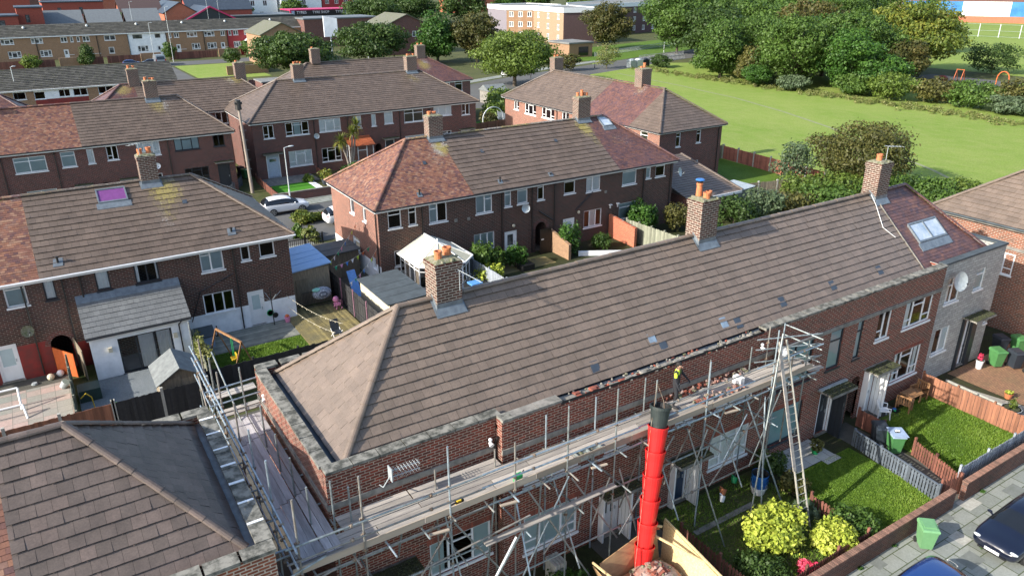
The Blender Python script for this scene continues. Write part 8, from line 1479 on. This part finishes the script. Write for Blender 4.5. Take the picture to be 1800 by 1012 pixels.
# grey tiled houses behind, red brick blocks
def gable(name, x0, x1, y0, y1, ze, zr, wallm, roofm, label, axis='x', cat='house', wins=(), over=.4):
    t = thing(name, ((x0+x1)/2,(y0+y1)/2,0), label, cat); w = MB(); T = TF(y0); wall(w, T, x0, x1, 0, ze, [v[:4] for v in wins]); wall(w, TL(x0), y0, y1, 0, ze); wall(w, TR(x1), y0, y1, 0, ze); wall(w, TB(y1), x0, x1, 0, ze); w.poly([(x0,y0+.2,.0), (x1,y0+.2,.0), (x1,y0+.2,ze), (x0,y0+.2,ze)]); r = MB()
    if axis == 'x':
        ym = (y0+y1)/2
        for x in (x0,x1): w.poly([(x,y0,ze), (x,y1,ze), (x,ym,zr)])
        r.hexa([(x0-over,y0-over,ze-.1), (x1+over,y0-over,ze-.1), (x1+over,ym,zr), (x0-over,ym,zr), (x0-over,y0-over,ze+.1), (x1+over,y0-over,ze+.1), (x1+over,ym,zr+.2), (x0-over,ym,zr+.2)]); r.hexa([(x0-over,ym,zr), (x1+over,ym,zr), (x1+over,y1+over,ze-.1), (x0-over,y1+over,ze-.1), (x0-over,ym,zr+.2), (x1+over,ym,zr+.2), (x1+over,y1+over,ze+.1), (x0-over,y1+over,ze+.1)])
    else:
        xm = (x0+x1)/2
        for y in (y0,y1): w.poly([(x0,y,ze), (x1,y,ze), (xm,y,zr)])
        r.hexa([(x0-over,y0-over,ze-.1), (xm,y0-over,zr), (xm,y1+over,zr), (x0-over,y1+over,ze-.1), (x0-over,y0-over,ze+.1), (xm,y0-over,zr+.2), (xm,y1+over,zr+.2), (x0-over,y1+over,ze+.1)]); r.hexa([(xm,y0-over,zr), (x1+over,y0-over,ze-.1), (x1+over,y1+over,ze-.1), (xm,y1+over,zr), (xm,y0-over,zr+.2), (x1+over,y0-over,ze+.1), (x1+over,y1+over,ze+.1), (xm,y1+over,zr+.2)])
    w.build('wall', wallm, t); r.build('roof', roofm, t)
    for v in wins: window(t, T, *v[:4], lay='two', near=False, fw=.14, sill=False)
    return t
for k, (a,b) in enumerate(((8.4,18.4), (19.9,28.6), (30.2,39.2))): gable('grey_roofed_house', a, b, 262, 272, 7.4, 10.8, 'brick_mid', 'slate_l', ('leftmost of the three grey tiled roofs behind the far terrace','middle one of the three grey tiled roofs','rightmost of the three grey tiled roofs')[k], wins=((a+1.5,a+2.6,6,7), (a+5,a+6.2,6,7)))
def block(name, x0, x1, y0, y1, h, wallm, roofm, label, wins=(), trim=None, cat='building'):
    t = thing(name, ((x0+x1)/2,(y0+y1)/2,0), label, cat); w = MB(); T = TF(y0); wall(w, T, x0, x1, 0, h, [v[:4] for v in wins]); wall(w, TL(x0), y0, y1, 0, h); wall(w, TR(x1), y0, y1, 0, h); wall(w, TB(y1), x0, x1, 0, h); w.poly([(x0,y0+.3,0), (x1,y0+.3,0), (x1,y0+.3,h), (x0,y0+.3,h)]); w.build('wall', wallm, t); r = MB(); r.box(x0-.3,y0-.3,h,x1+.3,y1+.3,h+.35); r.build('roof', roofm, t)
    for v in wins: window(t, T, *v[:4], lay=v[4] if len(v) > 4 else 'two', near=False, fw=.16, sill=False, fm=v[5] if len(v) > 5 else 'white')
    return t
block('red_brick_block', -30, 2.5, 250, 262, 10.3, 'brick_red', 'slate', 'large red brick block at the top left corner', wins=((-2.5,-.3,7.5,10,'one','anth'),(3.5,3.6,7,9)) if False else ((-2.2,-.6,6.8,9.4,'one','anth'),)); block('red_brick_block', 2.5, 8.6, 253, 266, 12.2, 'brick_red', 'slate', 'taller red brick wing beside the grey tiled roofs', wins=((4.3,5.3,8.5,10.5,'one','anth'),)); block('red_brick_block', 10, 27, 288, 300, 12.5, 'brick_red', 'slate', 'red brick block behind the grey tiled roofs', wins=((14,15,9,11,'one','anth'),(20,21,9,11,'one','anth')))
gable('brown_roofed_house', 33, 46, 300, 312, 8, 12.5, 'brick_or', 'under2', 'orange brick house with dark brown gable roof at the top', wins=()); gable('slate_roofed_house', 44.5, 55, 287, 320, 8.5, 11.8, 'brick_or', 'slate', 'orange brick gable with dark slate roof', axis='y'); gable('slate_roofed_house', 55.5, 78, 305, 318, 8.5, 13, 'brick_red', 'slate', 'long dark slate roof behind the orange gable')
t = gable('dark_shed', 50.5, 66, 282, 310, 6.2, 10.3, 'anth', 'slate', 'dark industrial shed edged in magenta', axis='y', cat='industrial shed'); m = MB(); m.beam((50.0,281.5,6.3), (58.25,281.5,10.5), .4,.45); m.beam((58.25,281.5,10.5), (66.5,281.5,6.3), .4,.45); m.build('magenta_trim', 'mag_trim', t)
block('flat_shed', 66, 92, 300, 318, 6.3, 'anth', 'slate_l', 'long grey flat-roofed shed right of the magenta-edged one')
def shopwall():
    y0 = 345; t = thing('tyre_shop', (118,350,0), 'tyre shop with magenta-edged fascia and dark open bays', 'shop'); w = MB(); T = TF(y0); ops = [(107.5,114,.1,3.8), (115,121,.1,3.8), (122,129,.1,3.8)]; wall(w, T, 104.5, 131, 0, 6, ops, depth=.5); wall(w, TL(104.5), y0, y0+14, 0, 6); wall(w, TR(131), y0, y0+14, 0, 6); w.poly([(104.5,y0+.9,0), (131,y0+.9,0), (131,y0+.9,6), (104.5,y0+.9,6)]); w.build('wall', 'anth', t)
    m = MB(); m.box(104.2,y0-.4,5.9,131.3,y0+14,6.3); m.build('roof_edge', 'mag_trim', t); m = MB(); m.box(104.2,y0-.4,0,104.9,y0,5.9); m.build('corner_post', 'mag_trim', t); m = MB(); m.box(106.5,y0-.35,4.1,129.5,y0-.05,5.8); sg = m.build('sign_board', 'black', t)
    for x, s, tx in ((109.3,1.6,'TYRES'), (118,1.5,'TYRE SHOP'), (127,1.6,'TYRES')):
        cu = bpy.data.curves.new('sign_text', 'FONT'); cu.body = tx; cu.size = s; cu.align_x = 'CENTER'; cu.align_y = 'CENTER'; cu.extrude = .03; o = textmesh('sign_lettering', cu, 'sign'); o.parent = sg; o.rotation_euler = (rad(90),0,0); o.location = Vector((x,y0-.42,5.0))-wloc(sg)
    for x in (105.5,130): m = MB(); m.box(x-.7,y0-.4,4.1,x+.7,y0-.1,5.8); m.build('side_sign', 'pale_blue', t)
shopwall(); car((110,341,.02), rad(200), 'carwhite', 'white hatchback with raised tailgate outside the tyre shop', 'hatch'); car((117,340,.02), rad(260), 'carblack', 'dark car outside the middle bay of the tyre shop', 'suv')
g8 = [(92,102,'narrow'),(104,112,'')]; wn = lambda xs, z: [(x,x+2,z,z+2.6,'two') for x in xs]
block('white_building', 88, 115, 400, 420, 13, 'whitewall', 'slate', 'white-painted two-storey building behind the tyre shop, left', wins=wn((96,102,108),6.2)+wn((99,106),1)); block('white_building', 116.5, 137, 398, 420, 13, 'whitewall', 'slate', 'white-painted building behind the tyre shop, right', wins=wn((120,127),6.5)); block('red_terrace', 137.5, 160, 398, 415, 13, 'redpaint2', 'slate', 'red-painted terrace at the top beside the white building', wins=wn((139,144,149,154),6.5)+wn((141,),1.5))
block('brick_store', 74, 97, 232, 245, 7.9, 'brick_mid', 'slate_l', 'low brick building with flat grey roof behind the dark crowns')
gable('grey_roofed_house', 50, 60, 190, 204, 7.0, 9.5, 'brick_tan', 'roof_gm2', 'tan brick gabled house with mossy grey roof behind the first dark crown', axis='y', wins=((51,52.5,4.5,6),(54.5,56,4.5,6))); gable('grey_roofed_house', 84, 97, 196, 210, 7.4, 10.2, 'brick_mid', 'roof_gm2', 'brick house with grey roof between the dark crown and the feathery tree', axis='y', wins=((86,88,4.5,6),(92,94,4.5,6)))
t = thing('display_screen', (70.6,200,0), 'big blank white board standing above the dark crowns', 'billboard'); m = MB(); m.hexa([(68.9,200,5.2), (72.4,199.6,5.2), (72.4,200,5.2), (68.9,200.4,5.2), (68.9,200,10.3), (72.4,199.6,9.7), (72.4,200,9.7), (68.9,200.4,10.3)])
m.build('board', 'whiteboard', t); m = MB(); m.tube((70.6,200.3,0), (70.6,200.3,5.3), .2); m.build('post', 'lamp', t)
# flats
def flats():
    t = thing('flats', (160,215,0), 'three-storey flat-roofed flats with white fascia, tan and purple-brown brick', 'flats'); 
    def bl(pts, h, mats_, wins, top=.0):
        w = MB(); 
        for i, (a, b) in enumerate(zip(pts, pts[1:]+pts[:1])):
            A, B = Vector((*a,0)), Vector((*b,0)); d = (B-A).normalized(); L = (B-A).length; n_ = Vector((-d.y,d.x,0)); Tt = lambda u, z, q=0, A=A, d=d, n_=n_: tuple(A+d*u+n_*q+Vector((0,0,z))); ops = []
            if i in wins:
                k = wins[i]
                for f in range(3):
                    for j in range(k): u = L*(j+.5)/k; ops.append((u-.75,u+.75,1.1+f*3.05,2.7+f*3.05))
            w2 = MB(); wall(w2, Tt, 0, L, 0, h, ops); w2.poly([Tt(0,0,.3), Tt(L,0,.3), Tt(L,h,.3), Tt(0,h,.3)]); w2.build('wall', mats_[i % len(mats_)], t)
            for o in ops: window(t, Tt, *o, lay='two', near=False, fw=.16)
            f = MB(); f.hexa([Tt(-.2,h,-.2), Tt(L+.2,h,-.2), Tt(L,h,.2), Tt(0,h,.2), Tt(-.2,h+1.4,-.2), Tt(L+.2,h+1.4,-.2), Tt(L,h+1.4,.2), Tt(0,h+1.4,.2)]); f.build('fascia', 'white', t)
        r = MB(); r.poly([(*p,h+1.2) for p in pts]); r.build('roof', 'flatroof', t)
    # outline runs with the wall faces outward to the right of travel
    bl([(145,216), (142.5,196), (154,194), (158,214)], 9.2, ['brick_tan2','brick_purp','brick_purp','brick_tan2'], {0: 3})
    bl([(142,240), (139,223), (145.6,216.6), (160,222), (158,240)], 9.2, ['greywall','brick_tan','brick_purp','brick_tan','brick_tan'], {1: 3})
    bl([(170,232), (158,215), (205,222.5), (235,250), (228,262)], 9.2, ['brick_purp','brick_purp','brick_tan','brick_tan','brick_tan'], {1: 9})
    p = thing('entrance_block', (108,137,0), 'low flat-roofed tan entrance block in front of the flats', 'building'); m = MB(); m.box(120.5,163,0,128,172,3.4); m.build('wall', 'brick_tan', p); m = MB(); m.box(120.2,162.7,3.4,128.3,172.3,3.8); m.build('roof', 'flatroof', p); m = MB(); m.box(123.5,162.9,.4,126.6,162.99,2.6); m.build('glazing', 'carglass', p)
flats()
for k, (x0,x1,y0,y1,ze,zr,wm,rm) in enumerate(((-30,8,330,345,14,19,'brick_red','slate'), (12,40,350,365,12,17,'brick_or','slate_l'), (46,70,355,368,11,16,'brick_tan','under2'), (-20,30,420,440,14,20,'brick_mid','slate'), (40,84,430,445,13,18,'brick_or','slate'), (165,205,420,438,12,17,'brick_mid','slate_l'), (215,260,400,420,12,17,'brick_or','slate'))): gable('distant_house', x0,x1,y0,y1,ze,zr,wm,rm,('slate-roofed building at the very top left','grey-roofed building behind the red brick blocks','tan building with brown roof behind the orange gable','farthest slate-roofed building at the top left','far orange brick building behind the flat shed','grey-roofed house right of the red terrace','slate-roofed house among the distant trees')[k], wins=wn((x0+4,x0+10,x0+16),ze-5))
for k, (x0,y0,x1,y1) in enumerate(((38,176,47,176.5), (47,176.5,48,192), (36,150,46,150), (22,152,34,151), (33,130,33,150), (24,112,24,122), (27,112,40,112))): bwall('boundary_wall', (x0,y0), (x1,y1), 1.9, ('tan brick wall below the far drive lawn','tan brick wall running away beside the small dark tree','brown brick yard wall behind the red hip','brown brick yard wall left of the dark crown','side wall of the yard behind the far row','short yard wall behind the middle far roof','yard wall directly behind the far brown roof')[k], mt='brick_tan' if k < 2 else 'brick_mid', z=0, cope=False, th=.3, group='far yard walls')
for k, (x,y) in enumerate(((36,140), (43,143), (28,135), (60,150))): m = MB(); m.box(x,y,0,x+4,y+5,2.4); t = thing('flat_garage', (x+2,y+2,0), ('pale flat garage behind the far row, second from the left','pale flat garage left of the dark crown','pale flat garage at the left behind the far row','pale flat garage between the dark crowns')[k], 'garage', 'far garages'); m.build('walls', 'brick_mid', t); m = MB(); m.box(x-.2,y-.2,2.4,x+4.2,y+5.2,2.6); m.build('roof', 'flatroof', t)
# street furniture by the side road
def railing(a, b, label, h=1.1, z=0, n=None):
    A, B = Vector((*a,z)), Vector((*b,z)); t = thing('metal_railing', tuple((A+B)/2), label, 'railing', 'railings by the side road'); L = (B-A).length; n = n or int(L/.5); m = MB()
    for k in range(n+1): p = A.lerp(B, k/n); m.tube(p, p+Vector((0,0,h)), .035, n=4)
    m.tube(A+Vector((0,0,h)), B+Vector((0,0,h)), .05, n=4); m.tube(A+Vector((0,0,.2)), B+Vector((0,0,.2)), .04, n=4); m.build('bars', 'grey', t)
railing((132,149), (150,152), 'grey railings beside the large green tree'); railing((128,143), (143,144.5), 'grey railings nearest the meadow by the side road'); railing((128,162), (170,176), 'dark railings along the lawn of the flats')
for k, (x,y) in enumerate(((96,137), (102,139), (90,135), (112,141.5))): o = MB(); o.tube((x,y,0), (x,y,1.1), .1, .08, n=7); o.ball((x,y,1.12), .1,.1,.08); tag(o.build('bollard', 'black', loc=(x,y,0)), ('bollard just left of the end-on terrace chimney','bollard right of the end-on terrace ridge','bollard nearest the wide pale tree','bollard nearest the straw-coloured shrub')[k], 'bollard', 'bollards on the side road')
t = thing('recycling_bank', (121,137.5,0), 'row of grey recycling containers beside the side road', 'recycling bank')
for k in range(3): m = MB(); m.box(118.5+k*2.0,136.5,.1,120.2+k*2.0,138,1.7); m.ball((119.35+k*2,137.25,1.7), .8,.7,.35); m.build('container', ('grey','lamp','anth')[k], t)
car((94.5,143.3,.03), rad(20), 'cargrey', 'silver car on the side road under the pale wide tree', 'suv'); car((88.5,140.8,.03), rad(20), 'carwhite', 'white car partly hidden behind the trunk of the pale wide tree', 'hatch')
t = thing('garden_shed', (66.5,112,0), 'pale shed with white pitched frame behind the hedge by the road', 'shed', 'garden sheds'); m = MB(); m.box(65,110,0,68.5,113,2.1); m.build('walls', 'coping2', t); m = MB(); m.hexa([(64.8,109.8,2.1), (68.7,109.8,2.1), (68.7,113.2,2.1), (64.8,113.2,2.1), (64.8,111.4,3.0), (68.7,111.4,3.0), (68.7,111.6,3.0), (64.8,111.6,3.0)]); m.build('roof', 'felt_l', t)
